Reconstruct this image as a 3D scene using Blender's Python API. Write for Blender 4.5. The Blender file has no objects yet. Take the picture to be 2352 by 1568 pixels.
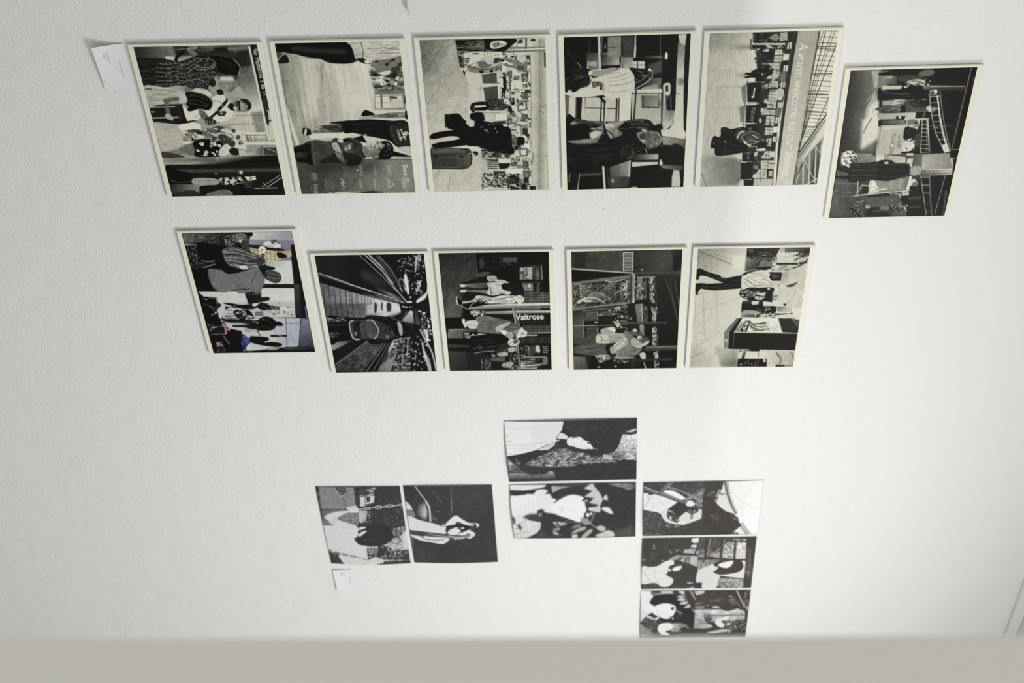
# A white gallery wall hung with two columns of mounted photographs and seven loose prints,
# seen along the wall by a camera turned on its side.
import bpy, bmesh, math
import numpy as np
from mathutils import Matrix, Vector

scene = bpy.context.scene
COL = scene.collection
LIFT = 0.6                                   # survey heights start 0.6 m above the floor
# ---------------------------------------------------------------- camera
cd = bpy.data.cameras.new('camera'); cam = bpy.data.objects.new('camera', cd); COL.objects.link(cam); scene.camera = cam
FPX = 3101.8; CAM_D = 2.5741; YAW, PITCH, ROLL = (math.radians(a) for a in (43.5633, -2.6008, -0.8081))
cd.sensor_fit = 'HORIZONTAL'; cd.sensor_width = 36; cd.lens = FPX/2352*36; cd.clip_start = .02
fw = Vector((math.sin(YAW), math.cos(YAW), 0)); ri = Vector((math.cos(YAW), -math.sin(YAW), 0)); up = Vector((0, 0, 1))
f2 = fw*math.cos(PITCH)+up*math.sin(PITCH); u2 = up*math.cos(PITCH)-fw*math.sin(PITCH)
r3 = ri*math.cos(ROLL)+u2*math.sin(ROLL); u3 = u2*math.cos(ROLL)-ri*math.sin(ROLL)
# the frame is held on its side: the picture's right is up, its bottom is right
cam.matrix_world = Matrix(((u3.x, -r3.x, -f2.x, 0), (u3.y, -r3.y, -f2.y, -CAM_D), (u3.z, -r3.z, -f2.z, 1.5+LIFT), (0, 0, 0, 1)))
cd.dof.use_dof = True; cd.dof.focus_distance = 3.06; cd.dof.aperture_fstop = 4.0
# ---------------------------------------------------------------- light and exposure
vs = scene.view_settings; vs.view_transform = 'Standard'; vs.look = 'None'; vs.gamma = 1; vs.use_curve_mapping = False; vs.exposure = 0
w = bpy.data.worlds.new('world'); scene.world = w; w.use_nodes = True
bg = w.node_tree.nodes['Background']; bg.inputs[0].default_value = (.985, .99, .965, 1); bg.inputs[1].default_value = .775
def area_light(name, loc, target, sx, sy, power, colour, spread=180):
    l = bpy.data.lights.new(name, 'AREA'); l.shape = 'RECTANGLE'; l.size = sx; l.size_y = sy; l.energy = power; l.color = colour; l.spread = math.radians(spread)
    o = bpy.data.objects.new(name, l); COL.objects.link(o); o.location = loc
    o.rotation_euler = (Vector(target)-Vector(loc)).to_track_quat('-Z', 'Y').to_euler(); return o
area_light('ceiling_panel_light', (3.3, -2.3, 3.3), (3.35, -2.3+.2, 3.3-.97), 1.5, 1.2, 37, (.99, 1, .98))
area_light('ceiling_spot_light', (3.6, -1.95, 3.3), (3.35, -1.95+.2, 3.3-.97), .16, .16, 31, (.99, 1, .98))
area_light('street_glint_light', (.9, -7.0, .4), (1.2, 0, 2.95), .25, .05, 6, (1, .98, .92), 40)
# ---------------------------------------------------------------- picture painter
def _catmull(P, closed):
    P = np.asarray(P, float); n = len(P); out = []
    rng = range(n) if closed else range(n-1)
    for i in rng:
        if closed: a, b, c, d = P[(i-1) % n], P[i], P[(i+1) % n], P[(i+2) % n]
        else: a, b, c, d = P[max(i-1, 0)], P[i], P[i+1], P[min(i+2, n-1)]
        for t in (0, .2, .4, .6, .8):
            out.append(.5*(2*b+(c-a)*t+(2*a-5*b+4*c-d)*t*t+(3*b-a-3*c+d)*t**3))
    if not closed: out.append(P[-1])
    return np.array(out)

def _blur1(a, r, axis):
    if r < .3: return a
    k = int(math.ceil(r*2.5)); x = np.arange(-k, k+1); w = np.exp(-x*x/(2*r*r)); w /= w.sum()
    pad = [(0, 0)]*a.ndim; pad[axis] = (k, k); b = np.pad(a, pad, mode='edge')
    out = np.zeros_like(a); n = a.shape[axis]
    for i, wi in enumerate(w):
        sl = [slice(None)]*a.ndim; sl[axis] = slice(i, i+n); out += wi*b[tuple(sl)]
    return out

def _blur(a, r): return _blur1(_blur1(a, r, 0), r, 1)

class Canvas:
    """A small drawing board: shapes are given in drafting units and kept as a grid of tones."""
    def __init__(s, w, h, q, seed):
        s.q = q; s.W = int(w*q)+2; s.H = int(h*q)+2
        s.a = np.full((s.H, s.W, 3), .1); s.rs = np.random.RandomState(seed)
    def mask(s, polys):                                   # even-odd scan fill, 2x2 supersampled; list of polygons is a union
        H, W, k = s.H*2, s.W*2, s.q*2
        allp = np.concatenate(polys)*k
        x0 = int(max(0, allp[:, 0].min()//2*2-2)); x1 = int(min(W, allp[:, 0].max()//2*2+4))
        y0 = int(max(0, allp[:, 1].min()//2*2-2)); y1 = int(min(H, allp[:, 1].max()//2*2+4))
        if x1 <= x0 or y1 <= y0: return None
        tot = np.zeros((y1-y0, x1-x0), bool)
        for P in polys:
            P = P*k; Q = np.roll(P, -1, 0)
            xa = int(max(x0, P[:, 0].min()-1)); xb = int(min(x1, P[:, 0].max()+2)); ya = int(max(y0, P[:, 1].min()-1)); yb = int(min(y1, P[:, 1].max()+2))
            if xb <= xa or yb <= ya: continue
            T = np.zeros((yb-ya, xb-xa+1), np.int32)
            for (ax, ay), (bx, by) in zip(P, Q):
                if ay == by: continue
                if ay > by: ax, ay, bx, by = bx, by, ax, ay
                r0 = max(ya, math.ceil(ay-.5)); r1 = min(yb, math.ceil(by-.5))
                if r1 <= r0: continue
                r = np.arange(r0, r1); x = ax+(r+.5-ay)*(bx-ax)/(by-ay)
                T[r-ya, np.clip(np.ceil(x-.5).astype(int)-xa, 0, xb-xa)] += 1
            tot[ya-y0:yb-y0, xa-x0:xb-x0] |= (np.cumsum(T, 1)[:, :-1] & 1).astype(bool)
        m = tot.astype(float); m = (m[::2, ::2]+m[1::2, ::2]+m[::2, 1::2]+m[1::2, 1::2])/4
        return m, y0//2, x0//2
    def put(s, polys, tone, alpha=1, soft=0, field=None):
        r = s.mask(polys)
        if r is None: return
        m, y, x = r
        if soft:
            k = int(soft*s.q*3)+1
            ya, xa = max(0, y-k), max(0, x-k); yb, xb = min(s.H, y+m.shape[0]+k), min(s.W, x+m.shape[1]+k)
            M = np.zeros((yb-ya, xb-xa)); M[y-ya:y-ya+m.shape[0], x-xa:x-xa+m.shape[1]] = m
            m, y, x = _blur(M, soft*s.q), ya, xa
        v = s.a[y:y+m.shape[0], x:x+m.shape[1]]; m = (m*alpha)[..., None]
        if field is not None:
            Y, X = np.mgrid[y:y+m.shape[0], x:x+m.shape[1]]; tone = field(X/s.q, Y/s.q)
        v += (np.asarray(tone)-v)*m
    def stroke(s, P, w):
        P = np.asarray(P, float); out = []; h = w/2
        for a, b in zip(P[:-1], P[1:]):
            d = b-a; L = math.hypot(*d)
            if L < 1e-6: continue
            d /= L; n = np.array([-d[1], d[0]])*h; e = d*h*.5
            out.append(np.array([a-e+n, b+e+n, b+e-n, a-e-n]))
        return out

def _tone(tok):
    soft = 0; alpha = 1
    if '~' in tok: tok, z = tok.split('~'); soft = float(z)
    if '@' in tok: tok, z = tok.split('@'); alpha = float(z)
    if tok[0] == '#': c = np.array([int(tok[i:i+2], 16) for i in (1, 3, 5)])/255
    else: c = np.full(3, float(tok)/255)
    return c, alpha, soft

def _pts(tk): return np.array([float(v) for v in tk]).reshape(-1, 2)

def _noise(rs, H, W, cx, cy):
    gh, gw = int(H/cy)+3, int(W/cx)+3; g = rs.rand(gh, gw)-.5
    y = np.arange(H)/cy; x = np.arange(W)/cx; yi = y.astype(int); xi = x.astype(int)
    fy = (y-yi)[:, None]; fx = (x-xi)[None]
    fy = fy*fy*(3-2*fy); fx = fx*fx*(3-2*fx)
    a = g[yi][:, xi]; b = g[yi][:, xi+1]; c = g[yi+1][:, xi]; d = g[yi+1][:, xi+1]
    return (a*(1-fx)+b*fx)*(1-fy)+(c*(1-fx)+d*fx)*fy

def glyphs(text, size, bold=False):                       # letter outlines as triangles from the built-in typeface
    cu = bpy.data.curves.new('lettering', 'FONT'); cu.body = text; cu.size = size; cu.resolution_u = 3
    cu.offset = size*(.02 if bold else -.012)
    ob = bpy.data.objects.new('lettering', cu); bpy.context.scene.collection.objects.link(ob)
    me = bpy.data.meshes.new_from_object(ob.evaluated_get(bpy.context.evaluated_depsgraph_get()))
    me.calc_loop_triangles(); v = np.array([(p.co.x, p.co.y) for p in me.vertices]).reshape(-1, 2)
    tri = [v[list(t.vertices)] for t in me.loop_triangles]
    bpy.data.objects.remove(ob); bpy.data.curves.remove(cu); bpy.data.meshes.remove(me)
    return tri

def ellipse(cx, cy, rx, ry, rot=0, n=28):
    t = np.linspace(0, 2*math.pi, n, endpoint=False); c, sn = math.cos(math.radians(rot)), math.sin(math.radians(rot))
    x, y = rx*np.cos(t), ry*np.sin(t)
    return np.stack([cx+x*c-y*sn, cy+x*sn+y*c], -1)

def paint(src, w, h, q, seed=1):
    C = Canvas(w, h, q, seed); rs = C.rs
    for line in src.strip().splitlines():
        tk = line.split()
        if not tk or tk[0].startswith('//'): continue
        o = tk[0]
        if o in 'ps':
            c, al, so = _tone(tk[1]); P = _pts(tk[2:])
            C.put([P if o == 'p' else _catmull(P, True)], c, al, so)
        elif o in 'lk':
            c, al, so = _tone(tk[1]); P = _pts(tk[3:])
            C.put(C.stroke(P if o == 'l' else _catmull(P, False), float(tk[2])), c, al, so)
        elif o == 'e':
            c, al, so = _tone(tk[1]); C.put([ellipse(*[float(v) for v in tk[2:]])], c, al, so)
        elif o == 'G':
            c0, al, so = _tone(tk[1]); c1 = _tone(tk[2])[0]; x0, y0, x1, y1 = map(float, tk[3:7]); P = _pts(tk[7:])
            L = (x1-x0)**2+(y1-y0)**2
            def f(X, Y):
                t = np.clip(((X-x0)*(x1-x0)+(Y-y0)*(y1-y0))/L, 0, 1)[..., None]; return c0+(c1-c0)*t
            C.put([P], c0, al, so, f)
        elif o == 'b':
            r = float(tk[1])*C.q; B = _blur(C.a, r)
            if len(tk) > 2:
                m, y, x = C.mask([_pts(tk[2:])]); v = C.a[y:y+m.shape[0], x:x+m.shape[1]]
                v += (B[y:y+m.shape[0], x:x+m.shape[1]]-v)*m[..., None]
            else: C.a = B
        elif o == 'n':                                    # grain: amplitude, cell x, cell y, angle, area
            amp, cx, cy, an = map(float, tk[1:5]); amp *= .6/255
            m, y, x = C.mask([_pts(tk[5:])]) if len(tk) > 5 else (np.ones((C.H, C.W)), 0, 0)
            D = int(math.hypot(*m.shape))+4; N = _noise(rs, D, D, max(cx*C.q, 1), max(cy*C.q, 1))+.5*_noise(rs, D, D, max(cx*C.q/2, 1), max(cy*C.q/2, 1))
            t = math.radians(an); Y, X = np.mgrid[0:m.shape[0], 0:m.shape[1]]; Y = Y-m.shape[0]/2; X = X-m.shape[1]/2
            u = np.clip((X*math.cos(t)+Y*math.sin(t)+D/2).astype(int), 0, D-1); v_ = np.clip((-X*math.sin(t)+Y*math.cos(t)+D/2).astype(int), 0, D-1)
            C.a[y:y+m.shape[0], x:x+m.shape[1]] += (amp*2*N[v_, u]*m)[..., None]
        elif o in 'rd':                                   # scatter of bars / spots: count, w0 w1 h0 h1, tone0 tone1, angle, area
            cnt = int(tk[1]); w0, w1, h0, h1, g0, g1, an = map(float, tk[2:9]); A = _pts(tk[9:])
            m, y, x = C.mask([A]); keep = C.a.copy()
            for _ in range(cnt):
                cx = rs.uniform(A[:, 0].min(), A[:, 0].max()); cy = rs.uniform(A[:, 1].min(), A[:, 1].max())
                ww, hh = rs.uniform(w0, w1)/2, rs.uniform(h0, h1)/2; g = rs.uniform(g0, g1)/255; t = an+rs.uniform(-6, 6)
                if o == 'd': C.put([ellipse(cx, cy, ww, hh, t, 10)], np.full(3, g))
                else:
                    B = np.array([(-ww, -hh), (ww, -hh), (ww, hh), (-ww, hh)]); a_ = math.radians(t)
                    C.put([B@np.array([[math.cos(a_), math.sin(a_)], [-math.sin(a_), math.cos(a_)]])+(cx, cy)], np.full(3, g))
            M = np.zeros((C.H, C.W, 1)); M[y:y+m.shape[0], x:x+m.shape[1], 0] = m
            C.a = keep+(C.a-keep)*M
        elif o == 'h':                                    # hatching: tone, width, pitch, angle, area
            c, al, so = _tone(tk[1]); wd, pitch, an = map(float, tk[2:5]); A = _pts(tk[5:])
            m, y, x = C.mask([A]); keep = C.a.copy(); t = math.radians(an); d = np.array([math.cos(t), math.sin(t)]); nn = np.array([-d[1], d[0]])
            ctr = A.mean(0); R = np.abs(A-ctr).max()*1.5
            for k in np.arange(-R, R, pitch): C.put(C.stroke([ctr+nn*k-d*R, ctr+nn*k+d*R], wd), c, al, so)
            M = np.zeros((C.H, C.W, 1)); M[y:y+m.shape[0], x:x+m.shape[1], 0] = m
            C.a = keep+(C.a-keep)*M
        elif o in 'tT':                                   # lettering: tone, size, x, y, angle, length, words
            c, al, so = _tone(tk[1]); sz, x, y, an, ln = map(float, tk[2:7]); tri = glyphs(' '.join(tk[7:]), sz, o == 'T')
            kx = ln/max(p[:, 0].max() for p in tri) if ln and tri else 1
            t = math.radians(an); ad = np.array([math.cos(t), math.sin(t)]); up = np.array([math.sin(t), -math.cos(t)])
            if tri: C.put([np.array([x, y])+p[:, :1]*kx*ad+p[:, 1:]*up for p in tri], c, al, so)
    C.a = _blur(C.a, 1.4*q)
    # the fine uneven tone of a real photograph: strongest in the mid greys
    N = sum(a*_noise(rs, C.H, C.W, c*q, c*q) for a, c in ((.06, 60), (.07, 22), (.08, 9)))[..., None]
    C.a = np.clip(C.a+N*np.clip(4*C.a*(1-C.a)-.25, 0, 1), 0, 1)
    return C
ARTS = {}
ARTS['station'] = dict(wh=(1651, 1568), quad=[(113, 100), (1275, 65), (1560, 1486), (497, 1517)], src='''
p 150 0 0 1651 0 1651 1568 0 1568
G 35 110 130 200 470 150 113 95 490 85 510 200 420 240 150 230
p 45 480 85 1200 65 1230 300 1120 560 960 480 900 350 700 170 520 190
r 40 60 220 12 40 20 120 0 480 85 1200 65 1220 330 1120 520 960 470 900 340 700 170
p 150 620 95 720 85 715 110 630 115
p 30 870 100 1000 85 1010 140 860 140
p 100 1060 80 1200 70 1290 560 1180 570 1100 400
G 60 130 1110 100 1200 540 1120 200 1200 180 1280 560 1110 540
p 38 1080 130 1200 110 1225 260 1110 290 1060 200
p 120 930 420 1100 400 1110 450 1000 520 900 440
p 200 930 370 1060 370 1070 410 930 415
b 7
p 165 990 440 1010 460 960 560 1060 600 1200 560 1290 600 1330 700 1060 720 980 600
p 185 1060 705 1330 700 1350 790 1370 960 1150 930 1010 830 900 830 1000 770
p 130 1230 710 1330 705 1360 900 1280 900
p 140 1010 820 1360 800 1368 815 1010 835
p 160 980 560 1100 460 1300 470 1330 690 1090 560
G 110 200 1150 430 1240 690 1110 440 1280 430 1330 690 1210 700 1200 600
b 5
l 200 14 1205 710 1250 960
l 215 14 1160 905 1370 900
l 40 6 1180 915 1215 1000
l 60 5 1100 930 1370 920
p 28 1195 66 1275 65 1390 640 1335 660 1290 480
p 45 1330 560 1390 560 1420 800 1370 820
p 190 1375 680 1400 690 1415 780 1385 770
l 205 18 1203 80 1310 560 1345 720 1400 965
p 195 1385 790 1425 790 1450 965 1410 965
p 40 1370 700 1385 690 1400 820 1388 830
T 190~1 60 1240 112 77 445 for Platforms 9 to 11
p 205 1160 990 1460 980 1465 1010 1150 1015
p 175 310 815 540 825 590 870 600 1030 390 1095
n 12 60 20 0 310 815 540 825 590 870 600 1030 390 1095
s 215 545 830 700 810 760 850 720 900 600 905
p 200 590 880 1150 880 1190 1060 700 1000 590 1020
s 60 860 870 930 840 1040 880 1020 910 930 900 890 930
s 100 750 880 870 865 920 930 860 955 740 940
s 120 620 915 740 920 760 950 640 950
s 70 640 880 740 875 740 900 640 905
r 60 20 90 10 26 30 215 10 590 890 900 860 1150 930 1180 1060 1000 1060 700 990 590 1020
s 55 920 930 980 920 1080 990 1060 1040 960 1000
e 55 1065 885 20 18
e 70 1135 1000 22 20
e 70 1110 945 22 22
s 195 1130 900 1170 900 1180 1000 1150 990
s 190 940 880 1000 860 1060 900 1000 910
p 55 1345 1040 1470 1035 1480 1105 1360 1110
k 160 6 1385 1050 1420 1060 1480 1085
G 200 90 1200 1060 1340 1060 1190 1110 1340 1020 1350 1110
s 20 150 205 420 205 480 235 400 250 170 265
p 35 150 210 420 205 500 240 330 235 155 280
s 190 420 185 500 190 520 215 430 215
s 38 155 285 330 232 450 228 560 232 650 195 720 165 830 165 870 200 905 270 920 320 880 380 840 440 800 500 700 480 620 465 520 460 400 480 210 465
h 120@.25 5 22 12 330 240 560 235 720 170 850 170 915 310 830 460 620 460 330 470
d 520 9 22 5 11 120 200 -8 150 285 330 240 560 235 720 170 860 175 915 310 840 450 800 490 620 460 400 475 210 465
n 40 20 14 -10 150 285 330 240 560 235 720 170 860 175 915 310 840 450 800 490 620 460 400 475 210 465
G 30@.75 30@0 160 350 420 350 150 285 330 240 420 240 420 475 210 465
k 150 12 700 265 780 290 860 270 880 240
k 30 9 640 200 700 250 800 240 850 200
k 30 8 640 420 700 380 760 430 820 470
k 26 30 515 225 530 185 600 125 625 110 670 140 720 170
s 110 620 105 660 115 725 165 700 175 640 150
s 18 830 175 960 185 1060 215 1110 270 1115 300 1105 345 1080 352 980 345 920 320 890 250
k 170 6 1060 210 1115 265 1118 305 1105 350
s 70 820 440 850 400 880 395 890 440 860 465
s 30 850 400 880 400 895 440 870 470 835 440
s 105 600 480 660 470 680 490 640 530 610 520
s 60 640 470 820 470 850 500 900 545 880 555 800 510 700 500
s 150 830 470 870 490 900 540 880 550 830 500
s 30 900 505 945 490 970 530 930 550
s 175 222 466 400 478 500 490 600 520 625 545 560 590 480 600 400 640 265 662
n 30 200 8 5 222 466 480 490 620 545 560 590 400 640 265 662
p 90 225 480 290 490 300 510 230 505
s 185 540 570 600 540 640 580 620 610 560 630
p 32 262 668 400 640 580 635 610 720 640 790 560 832 310 805
l 45 10 520 640 560 720 570 780
p 160 285 705 340 715 290 722
l 185 10 262 668 510 660
l 175 12 300 772 545 764
s 95 398 590 470 580 540 572 545 600 455 625 470 740 435 750 415 640
s 165 420 740 460 730 495 770 490 795 470 785 440 780
s 210 585 640 640 690 740 690 760 750 700 800 640 805 600 720
s 208 860 570 900 550 965 548 1000 590 1060 650 1062 720 1030 775 920 800 850 760 740 700 840 690 870 620
s 195 690 490 780 480 860 540 830 560 700 520
k 160 5 880 580 900 620 960 600
s 22 608 535 640 520 720 525 800 550 855 600 862 640 830 690 740 680 660 705 625 690 640 660 615 640 630 600
k 75 4 640 560 720 560 820 600
k 75 4 640 600 720 600 830 640
l 25 24 848 762 920 700 1000 600
k 30 16 1000 580 990 600 920 680
s 40 915 720 960 700 995 705 980 740 930 745
e 160 950 722 14 9
s 120 1000 660 1040 620 1100 595 1160 610 1200 690 1100 700 1050 690
s 35 1120 582 1190 585 1225 620 1228 670 1190 690 1195 650 1170 620
s 30 1010 645 1040 620 1070 640 1090 690 1040 690
p 28 1110 600 1125 600 1130 690 1112 695
s 170 1125 620 1160 640 1165 680 1135 680
s 90 735 695 780 700 830 750 860 790 800 785 760 760
s 40 800 760 860 770 905 800 880 825 810 825
l 150 7 815 790 820 825
l 150 7 840 790 845 825
l 150 7 866 785 870 820
s 25 530 825 640 795 720 788 640 815
s 115 395 1100 560 1060 690 1000 700 1050 580 1110 400 1130
s 60 390 1095 430 1090 570 1120 600 1140 410 1150
s 105 560 1060 680 1010 720 1100 700 1130 600 1100
s 22 685 1000 780 960 920 975 990 1020 970 1080 920 1110 940 1130 720 1135 700 1060
d 26 18 44 14 34 165 215 20 700 1000 790 965 920 980 970 1040 930 1120 730 1130
d 14 8 16 6 14 30 60 20 700 1000 790 965 920 980 970 1040 930 1120 730 1130
s 195 930 1080 990 1010 1040 1040 1030 1100 950 1125
s 30 1025 1065 1070 1042 1125 1070 1125 1105 1080 1118 1040 1100
s 180 1120 1060 1180 1080 1200 1110 1130 1115
G 150 25 900 1145 915 1215 405 1155 1480 1108 1505 1230 430 1230
G 25 30 900 1215 910 1330 425 1215 1500 1190 1525 1300 445 1345
G 120@.6~6 60 420 1160 800 1160 410 1160 900 1140 900 1180 420 1190
p 75~8 430 1265 1510 1235 1515 1262 435 1290
e 230~6 1140 1278 16 14
e 150~4 905 1290 12 8
p 28 445 1345 1540 1295 1560 1490 497 1520
p 20 420 1240 680 1290 680 1380 470 1400
s 150 690 1345 780 1335 910 1345 920 1395 750 1410 680 1385
G 40 130 480 1430 730 1430 470 1400 750 1395 750 1480 497 1500
r 60 15 50 8 26 120 230 0 900 1335 1290 1310 1280 1345 1060 1400 920 1390
s 25 760 1412 960 1405 1120 1480 1040 1500 860 1440
s 45 520 1500 600 1460 700 1455 750 1500
G 70 30 1160 1390 1260 1390 1150 1350 1270 1370 1265 1430 1160 1420
s 120 850 1475 1000 1440 1060 1495 830 1505
h 45 4 14 30 850 1475 1000 1440 1060 1495 830 1505
e 22 1145 1412 36 30
s 22 1140 1460 1190 1445 1240 1480 1200 1498 1150 1495
l 165 6 1340 1412 1505 1300
l 165 8 1395 1412 1525 1320
l 165 7 1270 1428 1485 1420
l 150 6 1345 1365 1385 1412
n 8 3 3 0
''')
ARTS['boy'] = dict(wh=(1651, 1568), quad=[(128, 110), (1303, 72), (1473, 1503), (397, 1533)], src='''
G 130 196 200 700 800 600 0 0 1651 0 1651 1568 0 1568
G 120@.9~30 196 160 400 420 380 120 120 560 120 560 760 300 980 200 700
n 24 20 200 -8 120 110 1000 110 1000 900 480 1000 200 700
n 14 6 6 0 120 110 700 110 700 900 480 1000 200 700
p 205~25 800 500 1060 420 1090 740 760 740
k 90 4 225 230 330 560 430 890 470 1020
p 205 240 690 255 720 370 1070 345 1080 290 920
l 210 8 240 690 370 1070
p 160 560 290 600 290 590 340 575 560
G 215 190 950 300 1070 700 930 280 1000 290 1080 520 1080 720 1040 720
p 120 1010 360 1360 340 1370 720 1080 720 1070 430
r 70 30 120 8 50 20 190 0 1020 280 1330 250 1350 540 1070 560 1040 400
b 4
r 30 40 160 8 30 20 230 0 1020 390 1330 360 1350 540 1070 540 1040 430
e 215 1285 425 14 14
e 215 1270 475 18 16
s 215 1120 400 1150 400 1155 490 1125 480
p 205 1080 575 1330 560 1350 700 1090 712
p 110 1075 545 1340 535 1345 575 1080 580
p 60 1130 580 1145 580 1150 705 1138 705
p 70 1215 590 1290 600 1290 680 1225 670
p 190 1230 620 1330 610 1340 700 1220 710
b 3
p 60 1350 590 1375 585 1380 660 1355 660
s 115 1045 262 1180 245 1320 205 1330 340 1240 370 1110 380 1070 330
d 14 20 50 14 34 30 45 -30 1045 262 1320 205 1330 320 1110 350
s 60 1230 325 1300 320 1310 350 1240 370
s 205 1100 380 1160 360 1220 350 1200 390 1120 400
s 20 1020 395 1080 380 1150 395 1080 405
s 175 800 88 960 80 950 230 890 245
s 190 955 82 1305 75 1320 205 1100 240 1000 275 960 240
n 36 60 14 -15 800 88 1300 75 1320 205 1000 270 890 245
k 70 7 940 90 960 170 960 240
k 90 5 1000 150 1120 140 1300 150
k 110 5 1000 200 1120 190 1300 180
p 30 890 240 960 235 1040 290 980 290 920 268
s 215 970 262 1010 262 1020 285 990 285
s 22 129 108 400 95 795 86 890 245 915 265 820 290 720 294 630 282 560 255 430 240 320 205 130 190
k 165 5 240 200 430 235 560 252 620 280 720 294 840 290 920 262
k 48~12 40 300 150 500 170 800 180
s 130 150 205 240 195 270 250 262 290 165 296
s 30 190 235 240 215 268 270 255 290 165 294
k 210 6 235 205 260 240 268 275
s 70 130 190 200 200 170 240 150 260
s 190 880 770 960 730 1000 730 1060 770 960 810
s 22 950 782 990 728 1080 770 1000 785
s 120 930 815 1000 785 1100 770 1230 750 1375 745 1380 790 1250 800 1100 800 1000 815
n 50 40 20 10 1080 770 1230 750 1375 745 1380 790 1250 800 1100 800
s 160 925 820 960 795 1050 785 1040 810 960 825
p 15 1365 730 1390 725 1395 815 1365 800
s 24 770 842 900 825 1050 815 1240 825 1390 840 1420 1070 1300 1075 1200 1010 960 965 880 945 790 945
s 20 650 855 760 835 860 840 760 860
p 18 760 960 960 960 1010 1040 860 1010
e 205 995 962 12 6
G 120 50 500 900 780 900 480 940 600 890 700 870 775 860 780 940 640 945 540 955
s 60 580 890 700 870 720 930 620 910
n 60 30 12 20 480 940 600 890 700 870 775 860 780 940 640 945
s 28 400 910 430 905 470 920 480 965 440 975 405 965
s 200 425 910 440 925 430 970 415 965
s 40 1230 860 1370 850 1410 950 1415 1055 1300 1060 1230 960
k 80 5 1230 870 1250 960 1300 1050
s 30 1200 830 1390 840 1395 870 1230 870
p 205 1285 910 1305 908 1340 1010 1320 1018
h 30 4 10 70 1285 910 1305 908 1340 1010 1320 1018
l 205 10 1325 905 1370 1000
l 205 10 1375 970 1320 990
e 205 1375 945 26 18
e 30 1370 940 6 5
e 30 1388 950 5 5
s 205 790 955 960 960 860 1000 800 990 560 1010 470 1000 480 965 640 950
n 20 60 30 0 790 955 960 960 860 1000 560 1010 470 1000
s 180 1300 1080 1420 1070 1430 1140 1330 1110
p 20 1250 1110 1430 1160 1430 1166 1230 1165
G 65 120 600 1250 1200 1350 340 1210 990 1195 1440 1190 1475 1505 397 1535
G 190 160 1000 1190 1430 1190 990 1170 1440 1165 1440 1190 990 1195
l 40 5 990 1196 1440 1190
G 45@.9~30 70 560 1250 1200 1230 480 1230 1180 1210 1100 1330 800 1300 560 1330
G 130@.7~30 110 1400 1250 1000 1450 1200 1220 1440 1200 1470 1500 850 1500
s 18 315 1100 400 1060 490 1040 510 1240 430 1235 350 1220
G 50 20 380 1140 480 1140 335 1140 480 1125 490 1180 400 1190 335 1190
k 80 5 340 1090 440 1055 490 1045
s 62 485 1032 640 1030 760 1010 850 990 930 1020 980 1090 990 1190 940 1245 820 1255 700 1225 600 1240 510 1245
n 20 50 40 0 485 1032 640 1030 850 990 930 1020 980 1090 990 1190 940 1245 700 1225 510 1245
s 35 640 1170 780 1130 960 1170 930 1240 820 1255 720 1230 560 1240
s 38 800 1000 860 1000 950 1060 980 1090 860 1040
s 25 780 1010 820 995 850 1005 800 1040
k 95 5 495 1045 505 1140 515 1240
s 40 940 1085 970 1090 1000 1170 975 1175
d 30 10 34 6 12 150 200 -30 790 1090 850 1040 880 1050 850 1130 800 1130
s 60 680 1010 715 995 750 1010 760 1050 720 1060 690 1040
s 190 730 1015 775 1005 780 1040 740 1035
G 160 60 760 1100 770 1240 680 1070 740 1060 800 1190 825 1220 800 1260 730 1180
s 175 680 1050 720 1040 750 1080 740 1110 700 1100
s 28 820 1215 900 1180 960 1190 930 1250 840 1258
s 120 960 1090 1010 1070 1060 1100 1060 1160 1000 1170
G 180 60 1060 1040 1090 1190 1000 1060 1050 1030 1130 1025 1180 1060 1180 1150 1120 1190 1060 1180 1030 1130
s 20 1130 1030 1200 1020 1250 1060 1258 1120 1220 1190 1110 1195 1070 1180 1110 1160 1150 1090 1180 1060
d 20 20 40 5 9 90 150 60 1190 1030 1240 1060 1250 1110 1200 1090
s 120 1070 1160 1110 1150 1120 1180 1085 1185
e 20 1112 1045 12 8 20
e 20 1130 1092 16 9 60
e 60 1050 1062 14 7 70
e 60 1080 1080 10 6 60
l 60 4 1040 1045 1045 1080
t 190~1 40 512 1330 82 75 THINGS
t 190~1 40 490 1330 82 75 BRITISH
t 120~1 20 472 1335 82 65 GIFT SHOP
t 205~1 62 503 1440 82 95 PINK
t 120~1 16 480 1455 82 70 SHIRTMAKERS
t 120~1 40 660 1385 82 105 SEARCYS
t 130~1 34 632 1385 82 105 ST PANCRAS
t 160~1 18 608 1390 82 85 RESTAURANT
l 150 3 622 1385 640 1500
T 200~1 50 645 1512 82 28 S
t 140~1 24 780 1265 80 105 OLIVER BONAS
k 210 5 765 1385 790 1400 770 1420 800 1425 780 1440 800 1460 785 1475
t 205~1 48 935 1255 83 98 LINKS
e 190 925 1300 8 8
t 140~1 18 900 1275 83 70 LONDON
t 205~1 46 935 1380 83 100 LKBennett
t 130~1 22 910 1410 83 40 London
t 175~1 32 1070 1248 83 92 Jo MALONE
t 205~1 44 1070 1372 83 105 johnLewis
t 205~1 48 1200 1250 83 95 GANT
t 205~1 46 1195 1375 83 95 GODIVA
d 12 12 26 8 14 190 200 60 1225 1395 1270 1385 1280 1440 1235 1460
T 212~1 62 1348 1245 83 100 Dune
t 140~1 20 1335 1275 83 70 LONDON
e 200 1370 1395 34 34
h 110 4 14 10 1336 1361 1404 1361 1404 1429 1336 1429
h 110 4 14 100 1336 1361 1404 1361 1404 1429 1336 1429
k 200 6 1380 1365 1405 1375 1410 1400
h 195 5 14 83 1350 1420 1390 1418 1395 1465 1355 1468
t 190~1 46 1385 1490 83 30 G
s 195 690 1515 800 1505 960 1503 800 1518
s 28 960 1508 1060 1495 1180 1505 1000 1515
b 1.5
''')
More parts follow.
